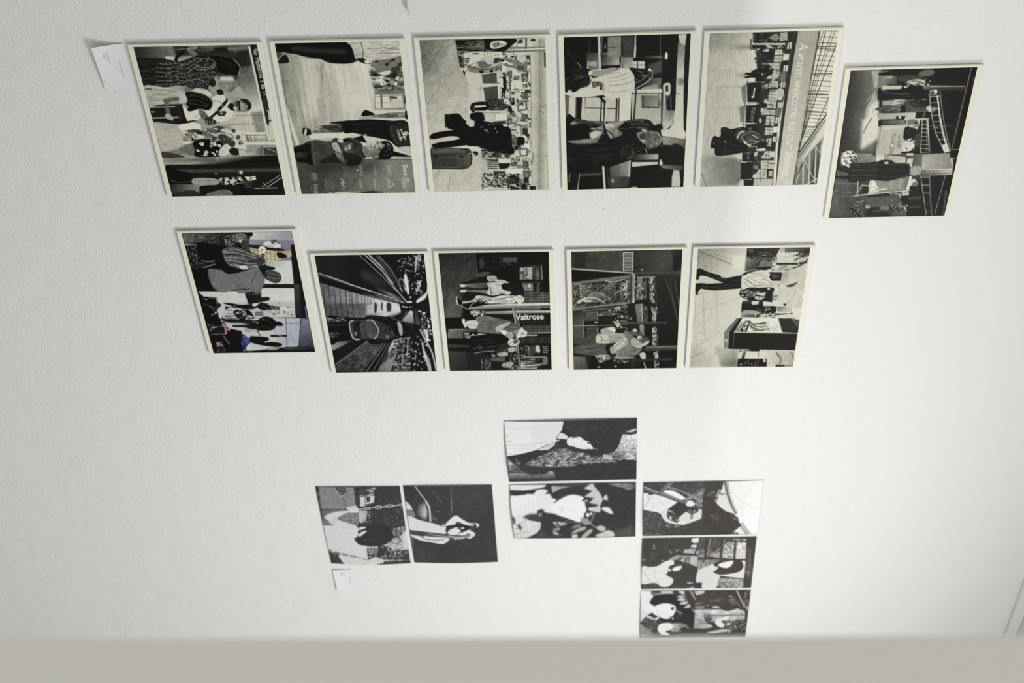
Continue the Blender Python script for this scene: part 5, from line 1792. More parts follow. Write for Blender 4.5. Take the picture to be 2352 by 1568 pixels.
ARTS['slide'] = dict(wh=(1867, 1568), quad=[(120, 100), (1638, 90), (1748, 1405), (312, 1428)], src='''
p 58 0 0 1867 0 1867 1568 0 1568
G 66@.8~80 50 1300 300 1500 900 1000 100 1640 100 1700 700 1200 900
G 66@.8~60 50 500 1300 900 1250 300 1200 900 1100 1000 1420 320 1420
d 60 8 22 6 16 70 160 40 550 110 620 150 800 280 790 420 700 320 570 160
d 24 8 22 6 16 90 190 40 690 510 780 540 760 560 700 540
s 96~3 935 110 960 105 965 250 975 420 960 560 935 620 945 400
n 60 10 20 0 935 110 965 105 975 420 940 620
l 90~2 5 1350 560 1560 555
G 190~30 66 500 520 330 500 400 420 540 380 560 660 460 650 340 560
p 50 490 350 520 370 560 500 560 700 530 690 540 520
l 225 13 330 100 400 200 530 365
k 215 26 515 360 570 460 585 560 592 700
k 80 6 500 370 550 480 565 690
d 24 20 60 6 10 80 150 50 610 600 690 620 700 690 610 690
p 215 160 360 210 390 270 460 285 510 180 500
p 130 180 500 285 505 330 590 340 640 200 625
k 100 6 240 510 245 570
s 218 200 640 240 620 300 640 370 670 500 710 640 740 790 790 860 800 900 860 860 920 700 910 480 890 230 860
k 190 3 330 780 420 730
k 190 3 520 850 600 770
k 190 3 640 870 700 800
s 218 230 930 400 960 640 980 900 1000 900 1040 830 1090 760 1095 620 1070 480 1050 330 1000
k 60 12 430 950 470 1000 560 1020 700 1030 830 1015
s 222 480 960 600 970 900 990 860 1010 700 1025 560 1015
l 80 14 380 670 600 720 900 730 1200 745 1350 748
l 200 14 1240 740 1340 742
s 220 840 780 900 700 990 620 1030 605 1060 615 1140 670 1260 740 1320 770 1290 785 1200 770 1100 725 1040 720 1010 760 900 780
s 215 785 770 840 765 850 790 800 785
s 44 860 820 900 780 1010 770 1080 740 1140 760 1290 790 1280 850 1200 920 1090 930 900 920 860 890
s 222 890 890 930 850 1000 820 1050 810 1100 820 1130 850 1130 890 1080 930 980 945 900 920
s 44 1060 830 1110 810 1160 840 1140 880 1090 900 1110 860
k 150 6 940 860 945 910
e 50 1060 830 10 7
e 50 1075 912 16 9 -20
k 170 5 1000 870 1030 870
s 215 1110 820 1160 810 1170 830 1130 840
s 220 1080 930 1160 890 1260 850 1280 870 1240 910 1180 940 1080 960
s 218 1250 880 1310 880 1350 910 1360 940 1300 990 1240 1005 1230 960
s 215 1350 740 1400 745 1432 770 1410 800 1380 820 1385 780
e 215 1325 768 14 12
k 190 5 1330 770 1300 820 1270 860
k 70 60 240 885 500 915 760 945 1000 970 1120 975
k 180 14 560 930 760 955 1000 985
k 150 40 900 965 1080 985 1160 980 1240 960 1260 930
k 215 14 1000 1000 1110 1005 1160 985
k 130 26 1180 955 1240 950
k 50 8 1240 920 1275 945 1240 980
s 215 990 1005 1060 1005 1020 1018
d 14 20 60 20 60 75 100 0 250 980 310 980 300 1150 280 1180
b 3
''')
ARTS['log'] = dict(wh=(2352, 1212), quad=[(50, 95), (2235, 75), (2220, 1070), (145, 1103)], src='''
p 52 0 0 2352 0 2352 1212 0 1212
G #e4e4e8 #dcdce2 60 100 1000 300 50 95 1040 90 1010 250 960 300 915 390 990 405 880 450 760 480 560 570 330 620 100 645
n 6 14 3 0 50 95 1040 90 900 420 100 640
h 208 3 14 -62 500 130 1000 130 900 430 500 500
k 190 4 70 205 300 218 560 220 760 170
k 150 5 80 470 300 480 520 460 900 430
k 190 5 90 520 330 530 600 520
h 165 4 38 -75 330 520 580 480 580 540 120 620
k 110 4 80 305 115 320 80 338
k 110 4 90 400 170 410 140 425
k 120 4 110 590 140 600 150 620
s 205 600 555 700 520 860 440 905 435 880 500 800 560 680 570
k 120 5 620 550 760 490 890 450
k 140 8 915 385 970 290 1010 240
k 60 10 915 400 990 400
p 52 1040 90 2235 75 2235 240 2050 250 1980 330 1960 500 1800 620 1620 670 1400 640 1100 350 1010 250
k 110~2 7 1060 180 1160 240
k 100~2 6 1180 260 1270 250
k 80~2 6 1300 210 1420 260
k 90~2 7 1560 420 1620 470
d 50 20 60 3 6 60 95 -30 1050 150 1420 150 1420 330 1100 330
G 215 165 2100 350 2100 700 2235 330 2235 760 1900 740 1880 600 1940 520 1990 360
n 70 30 14 -10 2235 330 2235 760 1880 740 1880 600 1990 360
p 60 2050 240 2235 230 2235 330 2000 350 1980 310
s 190 2060 290 2200 250 2235 255 2160 300
s 180 1990 340 2080 335 2060 365 2000 360
k 60 14 2140 580 2190 560 2200 590
s 110~10 680 620 900 560 1080 550 1300 590 1480 700 1700 680 1900 610 2000 700 1960 770 1700 800 1400 810 1100 850 760 850 500 830 400 780 560 700
n 150 40 12 -14 680 620 1080 550 1300 590 1480 700 1700 680 1900 610 2220 620 2220 760 1700 800 1100 850 760 850 400 780
d 60 30 110 8 20 150 200 -12 700 580 1300 600 1600 720 1400 790 900 800 500 820
n 60 14 14 0 560 740 880 680 880 840 480 820
s 185 1680 680 1720 660 1840 720 1820 760 1740 740 1690 735
k 60 6 1670 710 1720 745 1800 760
s 190 1400 690 1460 670 1480 690
k 150 14 1350 805 1560 780 1880 770
k 150 10 1070 845 1180 835
p 56 880 500 1000 410 1090 400 1100 500 1300 580 1420 640 1300 620 1060 540 900 560 780 620 690 640
k 110 6 880 505 960 480
p 50 100 645 330 620 560 570 700 570 780 600 660 660 420 780 280 700
G 150 80 100 750 300 900 110 690 200 760 380 900 460 950 360 960 140 900
s 190 120 760 160 750 205 785 170 795
n 60 30 12 10 110 690 460 950 140 910
p 58 210 780 400 760 480 850 560 960 400 920
d 20 20 60 10 20 100 150 20 240 690 340 760 320 800 240 780
G 130 60 600 960 600 1080 140 930 500 960 720 970 880 950 905 1000 890 1060 500 1060 145 1090
n 30 10 10 0 140 930 500 960 880 950 890 1060 145 1080
s 165 780 940 830 920 875 940 860 960 790 960
p 50 140 1050 880 1055 890 1075 145 1103
e 60 780 1050 34 8
d 14 20 50 8 14 40 60 0 460 960 700 960 700 990 460 990
p 215 1000 290 1060 300 1110 340 1100 395 1000 385 930 380 980 280
s 46 1010 260 1100 280 1180 330 1160 360 1090 330
s 226 1092 440 1110 380 1200 350 1320 360 1400 420 1460 450 1500 520 1530 560 1440 570 1320 560 1200 520 1110 490
p 46 1160 380 1220 345 1300 370 1250 370
p 46 1320 360 1420 420 1440 440 1370 410
e 46 1445 468 22 12 10
k 60 8 1460 455 1480 475
k 150 5 1200 460 1215 510
k 190 4 1240 545 1380 530 1480 550
k 46 6 1420 570 1470 555
k 225 5 1480 545 1600 580
b 3
''')
ARTS['leaf_crown'] = dict(wh=(2352, 1212), quad=[(140, 145), (2218, 118), (2203, 993), (222, 1042)], src='''
p 54 0 0 2352 0 2352 1212 0 1212
p 222 140 145 760 145 740 180 600 210 400 235 150 225
p 165 845 160 1250 150 1400 150 1000 210 860 280
p 85 845 160 1480 140 1440 170 1000 180
G 150 90 1760 130 2200 260 1750 135 2218 118 2215 220 2100 240 1900 180
n 50 60 8 20 1750 135 2218 118 2215 300 2100 240
n 30 40 10 -30 1860 900 2200 760 2203 993 1880 993
p 80~20 1880 900 2150 800 2200 990 1880 990
s 54 860 290 1100 190 1400 150 1560 200 1500 320 1380 340 1200 310 1000 370
s 222 560 280 600 230 700 215 780 235 780 260 740 290 820 300 860 360 930 390 880 440 960 420 900 480 840 560 760 560 620 560 500 620 300 640 180 560 160 320 300 330 380 320 440 290 540 300
G #e6e6e8 #d8d8d8 400 400 600 900 160 320 560 290 640 520 600 620 420 660 480 720 700 760 720 800 600 940 430 1030 222 1042 180 560
h 165~3 8 46 96 200 640 460 640 500 720 720 790 600 940 430 1030 222 1042
h 205~4 10 60 94 180 400 600 320 560 640 190 640
k 120~2 6 210 790 320 770 420 720
k 120~2 6 215 860 330 850 410 830
k 120~2 6 215 970 330 940 430 910
s 70~10 280 790 330 800 350 880 310 870
s 70~8 190 640 240 700 230 780 200 740
s 66~14 380 670 460 620 600 620 720 700 740 800 640 740 460 700
s 50~8 610 570 680 540 720 560 680 600 620 600
s 130~8 620 620 680 600 700 650 640 660
s 54 700 600 860 620 1100 700 1320 770 1400 800 1100 960 700 1010 440 1025 640 920
s 230~3 870 470 960 400 1100 330 1200 310 1310 330 1380 370 1400 480 1420 560 1380 660 1310 760 1200 730 1080 690 940 640 850 600 840 540
k 205~5 10 960 480 990 540 1020 600
k 190~4 8 1020 480 1030 540 1035 610
k 205~6 10 1120 540 1180 580 1280 570
s 222~5 860 560 960 630 1040 680 900 620 760 600 720 560
e 44 1375 400 30 16 -50
e 225 1392 412 8 8
e 225 1420 400 16 30 -20
e 44 1400 640 34 16 60
e 225 1415 650 9 9
e 225 1440 645 30 34
e 215 1495 625 24 22
s 54 1390 380 1480 360 1540 370 1440 400
s 54 1440 460 1600 460 1620 475 1460 490
p 195 1380 210 1490 130 1530 130 1560 190 1600 240 1640 290 1670 360 1690 400 1660 450 1640 500 1640 560 1600 600 1480 580 1440 560 1560 520 1620 480 1460 450 1540 370 1380 350 1520 250
s 200 1380 200 1490 190 1560 210 1560 240 1480 240
s 205 1690 380 1720 330 1750 320 1765 400 1720 400
s 215 1660 545 1720 515 1790 530 1840 600 1840 632 1760 610
s 195 1440 540 1560 510 1640 530 1640 590 1580 600
k 170 14 1560 610 1520 680 1490 780
k 150 14 1440 700 1480 780 1560 840 1640 850
s 150 1330 690 1440 710 1480 790 1400 800 1340 760
s 185 1580 850 1640 815 1720 840 1720 890 1640 905
s 195 1560 970 1680 920 1780 890 1860 930 1860 990 1720 1000 1620 1000
d 20 30 90 16 36 150 200 -10 860 750 1100 760 1100 800 920 830
d 26 24 70 12 26 150 210 -30 870 860 980 850 1000 980 880 1000
s 130 1170 860 1240 810 1330 800 1300 840
s 165 1170 950 1260 870 1400 830 1400 880 1280 920
s 170 1330 1000 1420 910 1490 870 1520 900 1440 980 1380 1020
s 190 1180 970 1260 950 1270 1000 1200 1020
k 120 10 1060 720 1200 770 1340 770
s 70~12 620 940 760 930 760 1010 600 1010
b 7
''')
ARTS['climb'] = dict(wh=(2352, 1138), quad=[(137, 133), (2232, 78), (2130, 1025), (122, 1062)], src='''
p #4a443c 0 0 2352 0 2352 1138 0 1138
p #484644 120 130 1180 100 1170 520 1140 760 800 860 120 1070
d 120 5 16 5 14 80 170 0 640 110 1180 110 1170 320 900 330 640 200
l 100 12 340 130 460 170
l 90 10 1010 120 1120 180
l 90 10 1060 110 1150 160
p 215 860 640 960 600 1150 580 1140 750 960 820 840 855 720 850 760 720
d 150 12 40 10 30 50 80 0 860 540 1100 540 1080 640 960 680 860 620
d 30 10 30 8 24 50 80 0 930 640 1010 640 990 760 950 760
h 190 4 64 88 740 700 1140 600 1140 750 760 850
d 120 10 36 10 30 60 230 0 1000 330 1170 280 1160 540 1020 540
p 232 500 270 560 255 640 265 720 300 800 350 860 390 840 415 800 420 480 290
p 224 130 300 320 320 520 380 720 460 640 540 560 580 440 640 300 620 130 580
n 16 6 6 0 130 300 320 320 720 460 560 580 300 620 130 580
k 150 5 180 330 240 400 140 520
k 170 5 290 340 240 420 160 530
d 30 8 26 4 8 150 190 -20 400 440 480 450 480 540 260 570
s 60 215 320 270 310 330 320 240 335
l 130 26 570 200 760 260 1160 430
l 205 5 575 222 900 345
l 90 14 700 270 920 350
l 80 40 1000 530 1160 580
l 150 22 900 340 1160 440
k 110 44 140 215 400 310 640 390 880 480
k 200 10 150 200 300 255 380 300
k 180 12 460 305 640 365 800 430
l 110 56 600 120 440 280
l 200 8 640 125 470 300
l 110 58 1180 235 860 430
l 205 8 1175 280 940 420
l 180 12 860 430 1000 345
s 225 870 510 900 450 960 435 1010 470 1020 510 960 540 900 530
s 60 560 590 640 520 740 470 860 500 880 580 820 650 740 690 640 680 570 660
d 50 12 40 10 30 190 225 0 560 600 640 600 700 700 760 800 640 790 560 740
d 60 10 40 10 30 50 70 0 560 620 720 640 760 800 640 780 580 720
s 215 380 640 480 600 560 590 540 680 570 760 700 820 820 845 840 865 700 850 540 810 470 740 430 660
p 72 120 590 380 630 390 660 430 680 480 780 640 860 800 850 400 960 120 900
d 50 8 24 8 18 80 200 0 130 600 400 640 420 880 130 860
l 95 8 170 600 130 690
l 95 8 270 620 190 830
l 95 8 340 640 290 840
l 120 14 440 740 400 880
d 30 10 30 8 26 120 200 0 520 850 780 860 760 900 540 910
G #565452 #46423c 120 880 600 950 120 880 560 900 480 960 120 920
d 30 10 30 8 24 90 160 0 130 950 460 1000 440 1050 130 1060
p #e8eaec 1540 100 2232 78 2130 1025 1920 1025 1830 890 1700 680 1600 460 1550 250
G #e4e4e2 #ecefef 1600 200 2100 500 1580 100 2232 78 2130 1025 1990 1025 1850 780 1650 480
p 215 1530 110 1560 250 1620 480 1690 660 1560 640 1460 560 1400 500 1360 480 1440 240 1500 240
d 70 12 40 10 30 50 215 0 1220 330 1440 240 1540 240 1560 320 1400 420 1340 440
l 95 18 1450 280 1380 500
k 105 44 1555 100 1580 260 1650 480 1740 660
k 170~6 30 1600 120 1620 300 1680 480 1760 660
k 195 5 1600 160 1720 330 1880 470 2180 580
k 200 5 2050 130 1960 300 1880 430 1850 600 1840 720
k 200 4 1710 600 1860 480
k 205 4 1700 620 1880 540
e 130 1660 300 14 10
p #464038 1170 380 1300 350 1400 480 1480 560 1560 620 1700 670 1780 740 1800 820 1860 860 1800 920 1700 980 1650 1030 1160 1045
d 50 20 50 20 44 64 72 0 1400 500 1560 620 1700 660 1840 860 1700 980 1600 760
d 14 10 30 8 22 120 215 0 1280 680 1420 680 1420 820 1340 800
d 14 10 30 8 22 160 225 0 1640 660 1720 690 1780 820 1740 860
p 225 1700 980 1820 890 1920 1025 1660 1030
d 20 10 40 8 24 50 70 0 1650 970 1790 1000 1790 1030 1650 1030
l 90 12 1825 890 1930 1030
k 180 60 1850 840 1900 920 1980 1025
b 4
''')
ARTS['fence_pair'] = dict(wh=(2352, 1138), quad=[(115, 110), (2110, 85), (2010, 970), (97, 1000)], src='''
p #45423d 0 0 2352 0 2352 1138 0 1138
l 78 8 610 110 520 320
l 82 10 590 170 550 310
l 78 8 900 110 800 350
l 80 10 880 150 820 360
l 70 7 300 120 270 300
l 62 16 270 310 700 350 1090 400
l 62 12 220 200 190 570
s 120 315 205 335 205 335 260 350 285 300 285
k 90~2 10 260 360 320 340 310 420 270 460
l 200 10 108 462 168 462
e 200 468 486 12 12
p 222 980 110 1108 95 1100 180 1050 195 980 170
p 215 960 260 990 220 1075 220 1060 270
p 200 860 300 1010 290 1000 370 830 360
h 120 5 18 80 860 300 1010 290 1000 370 830 360
p 205 1030 285 1050 285 1020 380 1000 375
p 215 1080 320 1110 310 1090 385 1060 385
d 14 12 40 10 20 160 220 0 580 300 780 300 780 330 600 380
p 205 750 400 960 410 1095 420 1080 590 1040 600 940 540 820 520 720 490
h 66 6 30 94 750 400 1095 420 1080 590 720 490
d 90 10 36 10 30 50 70 0 750 410 960 420 930 540 1070 600 730 490
s 160 580 480 640 430 740 390 750 410 720 470 640 490
s 222 108 590 240 590 380 580 480 520 560 490 660 490 670 560 620 580 580 640 560 700 570 760 640 800 660 850 640 900 560 950 440 950 390 900 300 880 100 885
h 190~2 5 32 105 110 590 360 590 560 500 640 900 400 940 110 880
k 140 6 110 660 180 720 260 880
k 150 6 150 650 240 600
k 150 5 340 620 330 760 420 880
p #42403c 530 735 600 650 670 560 740 530 930 540 1060 600 1058 980 560 985 640 900 665 840 640 795 570 760
s #42403c 580 600 660 560 800 560 860 620 760 680 620 660
s 228 640 640 700 600 790 585 810 600 780 650 700 672 650 660
s 222 580 660 600 635 620 650 605 680
k 150 4 720 610 735 630
s #42403c 670 500 740 480 830 520 800 560 700 560
d 10 20 50 10 22 200 220 0 890 870 1000 880 1000 900 890 895
d 20 30 60 8 12 60 130 0 100 960 1000 950 1000 985 100 990
p 190 920 970 1020 955 1025 985 940 988
d 12 8 20 6 12 70 120 0 640 680 1000 680 1000 800 640 780
G #585048 #463e36 1100 100 1500 900 1105 95 2110 85 2010 970 1058 985 1080 600
p 72 1100 300 1220 160 1200 430 1090 430
h 130 6 60 110 1110 120 1260 110 1200 440 1090 430
p 180 1100 390 1200 395 1200 435 1095 430
h 100 6 18 5 1100 390 1200 395 1200 435 1095 430
d 20 14 50 10 26 90 160 0 1110 280 1210 290 1200 380 1100 380
h 140 5 80 118 1310 130 1540 130 1500 300 1290 330
d 30 14 40 10 24 90 160 0 1290 300 1360 320 1330 400 1290 400
p 165 1470 340 1480 300 1460 450 1300 420
n 40 10 10 0 1470 340 1480 300 1460 450 1300 420
p 170 1560 220 1720 170 1700 470 1510 450
n 130 20 20 0 1560 200 1720 170 1700 470 1510 450
p 205 1770 175 1930 190 1915 470 1745 470
n 90 26 20 0 1770 175 1930 190 1920 330 1755 330
d 26 20 60 12 30 70 225 0 1690 110 1930 110 1930 170 1700 150
l #d8d0c4 9 1310 110 1250 430
l #d8d0c4 8 1555 140 1510 440
l #d8d0c4 12 1480 290 1290 420
l #d8d0c4 10 1640 165 1545 240
l 190 6 1760 180 1745 460
l #4a4238 36 1230 130 1220 460
l #4a4238 30 1500 120 1485 450
l #4a4238 26 1740 180 1725 480
l #4a4238 26 1090 445 1500 470 1920 490
p 225 1850 500 1915 510 1890 810 1690 790 1480 760 1480 740 1800 690
h 200 4 24 90 1700 700 1900 700 1890 800 1700 790
h 200 4 24 0 1700 700 1900 700 1890 800 1700 790
p 50 1480 770 1690 795 1880 810 1880 822 1680 808 1470 785
G 130 160 1470 820 1870 820 1465 790 1880 825 1875 970 1380 975
n 110 18 14 10 1465 790 1880 825 1875 970 1380 975
l 205 10 1460 855 1870 825
G 150 120 1090 480 1450 520 1090 490 1480 480 1400 560 1200 620 1080 700
n 60 18 12 20 1090 490 1480 480 1400 560 1080 700
l #4a4238 18 1160 530 1220 470
s 216 1080 700 1150 640 1300 580 1400 540 1420 600 1380 680 1460 740 1480 760 1440 860 1390 975 1150 970 1160 890 1060 870
h 180~3 6 40 100 1080 700 1300 600 1460 760 1390 970 1070 870
p 62 1058 885 1160 880 1155 980 1056 985
s #4b4136 1360 560 1440 520 1600 490 1760 475 1840 500 1880 580 1860 650 1780 700 1640 730 1520 745 1420 730 1360 690 1440 640 1400 610
s 230 1440 580 1500 540 1640 510 1700 505 1690 560 1640 610 1580 630 1500 615
s 215 1340 640 1420 605 1440 620 1400 670 1350 670
k 170 5 1520 560 1540 590
d 8 6 20 4 8 60 90 30 1640 510 1720 520 1700 570 1650 560
p #4c443a 1930 90 2110 85 2010 970 1870 972 1920 500
G #6a6054@.8~20 #40382f 1990 400 2060 400 1960 300 2080 300 2040 800 1930 800
e #f0e8d8~5 1960 707 10 18
e #f0e8d8@.6~5 1915 707 8 16
b 4
''')
ARTS['hands_pair'] = dict(wh=(2352, 1138), quad=[(90, 112), (2008, 105), (1908, 935), (70, 945)], src='''
p #413f3c 0 0 2352 0 2352 1138 0 1138
G 226 205 90 200 260 600 90 112 265 112 310 210 240 310 300 350 280 480 180 540 80 650
s 225 140 380 240 320 310 360 320 420 260 490 180 480
p 90 270 125 440 135 430 165 270 180
p 190 440 115 640 110 660 160 440 165
l 205 12 290 180 440 165
s 195 740 115 850 120 840 180 780 150
s 44 250 300 310 210 460 170 640 165 760 200 900 300 1000 380 1030 480 1010 760 840 700 640 650 470 640 400 560 640 560 690 420 620 340 420 350 300 350
s 228 270 430 330 370 450 330 560 325 650 350 700 390 690 480 650 540 590 590 500 590 400 550 310 500
k 150 6 390 430 385 480 400 520
k 205 6 440 480 480 510 600 520
e 40 643 420 26 20 -30
k 60 7 620 400 650 390 670 400
e 225 648 590 16 14
e 40 615 570 20 10 30
l 200 9 700 440 820 510
l 190 9 690 460 790 500
l 130 7 740 520 820 550
k 150 6 700 570 750 580
k 190 8 845 150 860 210 900 300 960 390 1030 470
s 190 720 215 780 195 850 205 830 230 760 232
s 195 725 265 790 235 860 250 850 280 780 285
s 190 765 330 830 295 900 300 900 340 830 350
s 195 845 410 890 370 950 350 950 400 900 412
s 190 1000 470 1020 440 1035 470
l 200 16 950 110 1000 190 1050 280
l 200 10 1040 115 990 160
s 70 110 620 180 560 260 580 330 620 400 640 380 760 380 820 300 820 180 740
d 50 16 60 10 30 40 200 30 120 600 260 560 480 640 400 740 260 800 180 740
s 200 170 540 250 540 330 590 300 600 220 570
s 215 340 580 410 550 400 590 340 610
G 150 110 90 700 400 900 78 660 160 740 270 780 280 840 390 850 500 900 590 890 900 860 1900 900 1900 1020 66 1020
n 60 60 8 3 78 740 280 820 500 900 1000 860 1900 880 1900 1020 66 1020
G 170~4 90 640 720 1000 760 620 680 800 670 900 700 940 780 840 820 640 830 600 780
n 70 30 24 0 620 680 900 700 940 780 640 830
s 60 780 770 860 740 900 770 880 830 800 820
p 60~6 860 780 1000 760 1010 860 860 850
s 228 385 760 410 700 480 670 600 670 640 710 640 770 580 800 520 820 580 860 590 890 520 885 460 880 400 820
k 190 6 470 740 520 740 560 770
k 190 6 480 790 530 810
G #4e443b #453c34 1050 110 1900 110 1045 110 2008 105 1970 470 1780 420 1600 470 1480 440 1400 400 1040 380
s 190 1050 120 1200 110 1180 160 1110 180 1060 190
l 150 10 1290 295 1330 285
d 16 30 80 8 14 90 140 -8 1330 270 1540 260 1540 290 1340 300
l 150 14 1045 335 1150 325
p 130 1040 380 1200 380 1200 425 1040 430
n 50 20 8 0 1040 380 1200 380 1200 425 1040 430
l 60 20 1210 340 1212 440
l 60 12 1040 435 1480 430
s 210 1330 400 1380 385 1460 395 1440 415 1370 415
s 190 1230 350 1280 370 1260 378
k #c8c0b4 20 1760 110 1810 220 1880 360 1960 460
k #a09888 10 1690 230 1760 320 1830 410
s #8f867a 1620 205 1680 210 1700 240 1640 235
s #8f867a 1620 285 1680 265 1720 270 1660 290
s #8f867a 1630 320 1700 300 1720 310 1660 325
s #8f867a 1660 350 1740 330 1740 345 1680 355
d 40 16 70 10 30 60 190 40 1900 110 2005 110 1960 470 1860 440 1880 300
G 205 150 1400 440 1400 680 1040 440 1480 440 1600 478 1780 430 1900 480 1900 620 1400 640 1200 690 1020 690
n 70 60 12 3 1040 440 1480 440 1900 500 1900 620 1200 690 1020 690
p 60~3 1200 550 1870 535 1870 545 1200 562
G 150 190 1040 700 1340 760 1020 695 1310 690 1350 740 1300 760 1180 775 1010 770
p 190 1240 840 1500 790 1600 790 1600 830 1400 860 1250 860
G 60 50 1190 550 1400 780 1190 520 1300 530 1340 600 1300 660 1360 700 1420 760 1500 770 1440 785 1300 700 1210 640
d 50 14 50 10 30 40 180 30 1200 510 1340 530 1320 660 1220 640
s 225 1385 660 1410 610 1500 590 1580 560 1630 570 1600 620 1500 640 1540 690 1600 680 1680 690 1660 720 1540 730 1520 765 1440 740 1400 700
k 150 5 1430 650 1480 630 1470 680
s 195 1620 610 1700 600 1740 640 1680 650
d 80 14 50 10 36 40 200 0 1540 640 1760 620 1760 800 1640 830 1560 780
p 58 1780 650 1940 600 1900 850 1800 850
d 40 16 60 8 20 90 170 -40 1760 560 1930 480 1920 800 1700 830
l 140 10 1800 760 1915 670
s 165 1600 820 1640 790 1660 830 1620 850
b 5
''')

ARTS['gallery_card'] = dict(wh=(1456, 1568), quad=[(272, 292), (1035, 235), (1390, 1388), (600, 1388)], src='''
p 226 0 0 1456 0 1456 1568 0 1568
t 110~2 54 612 430 73 300 STEPHEN LANG
r 34 6 22 7 13 120 200 -16 575 440 615 440 645 610 600 615
r 34 6 22 7 13 120 200 -16 520 440 560 440 600 620 570 625
t 105~2 48 920 660 72 460 DEADHORSE GALLERY
r 20 6 18 7 13 130 200 -16 570 1115 595 1110 625 1215 600 1220
e 214~12 860 830 26 26
''')
ARTS['small_card'] = dict(wh=(1764, 1568), quad=[(300, 360), (1135, 300), (1335, 1235), (490, 1270)], src='''
p 222 0 0 1764 0 1764 1568 0 1568
r 16 20 40 16 34 140 200 -12 635 430 690 430 705 620 660 630
r 26 20 40 16 34 120 190 -12 745 430 790 430 830 690 785 690
r 30 20 40 16 34 120 190 -12 1000 615 1045 615 1105 990 1060 990
b 9
''')
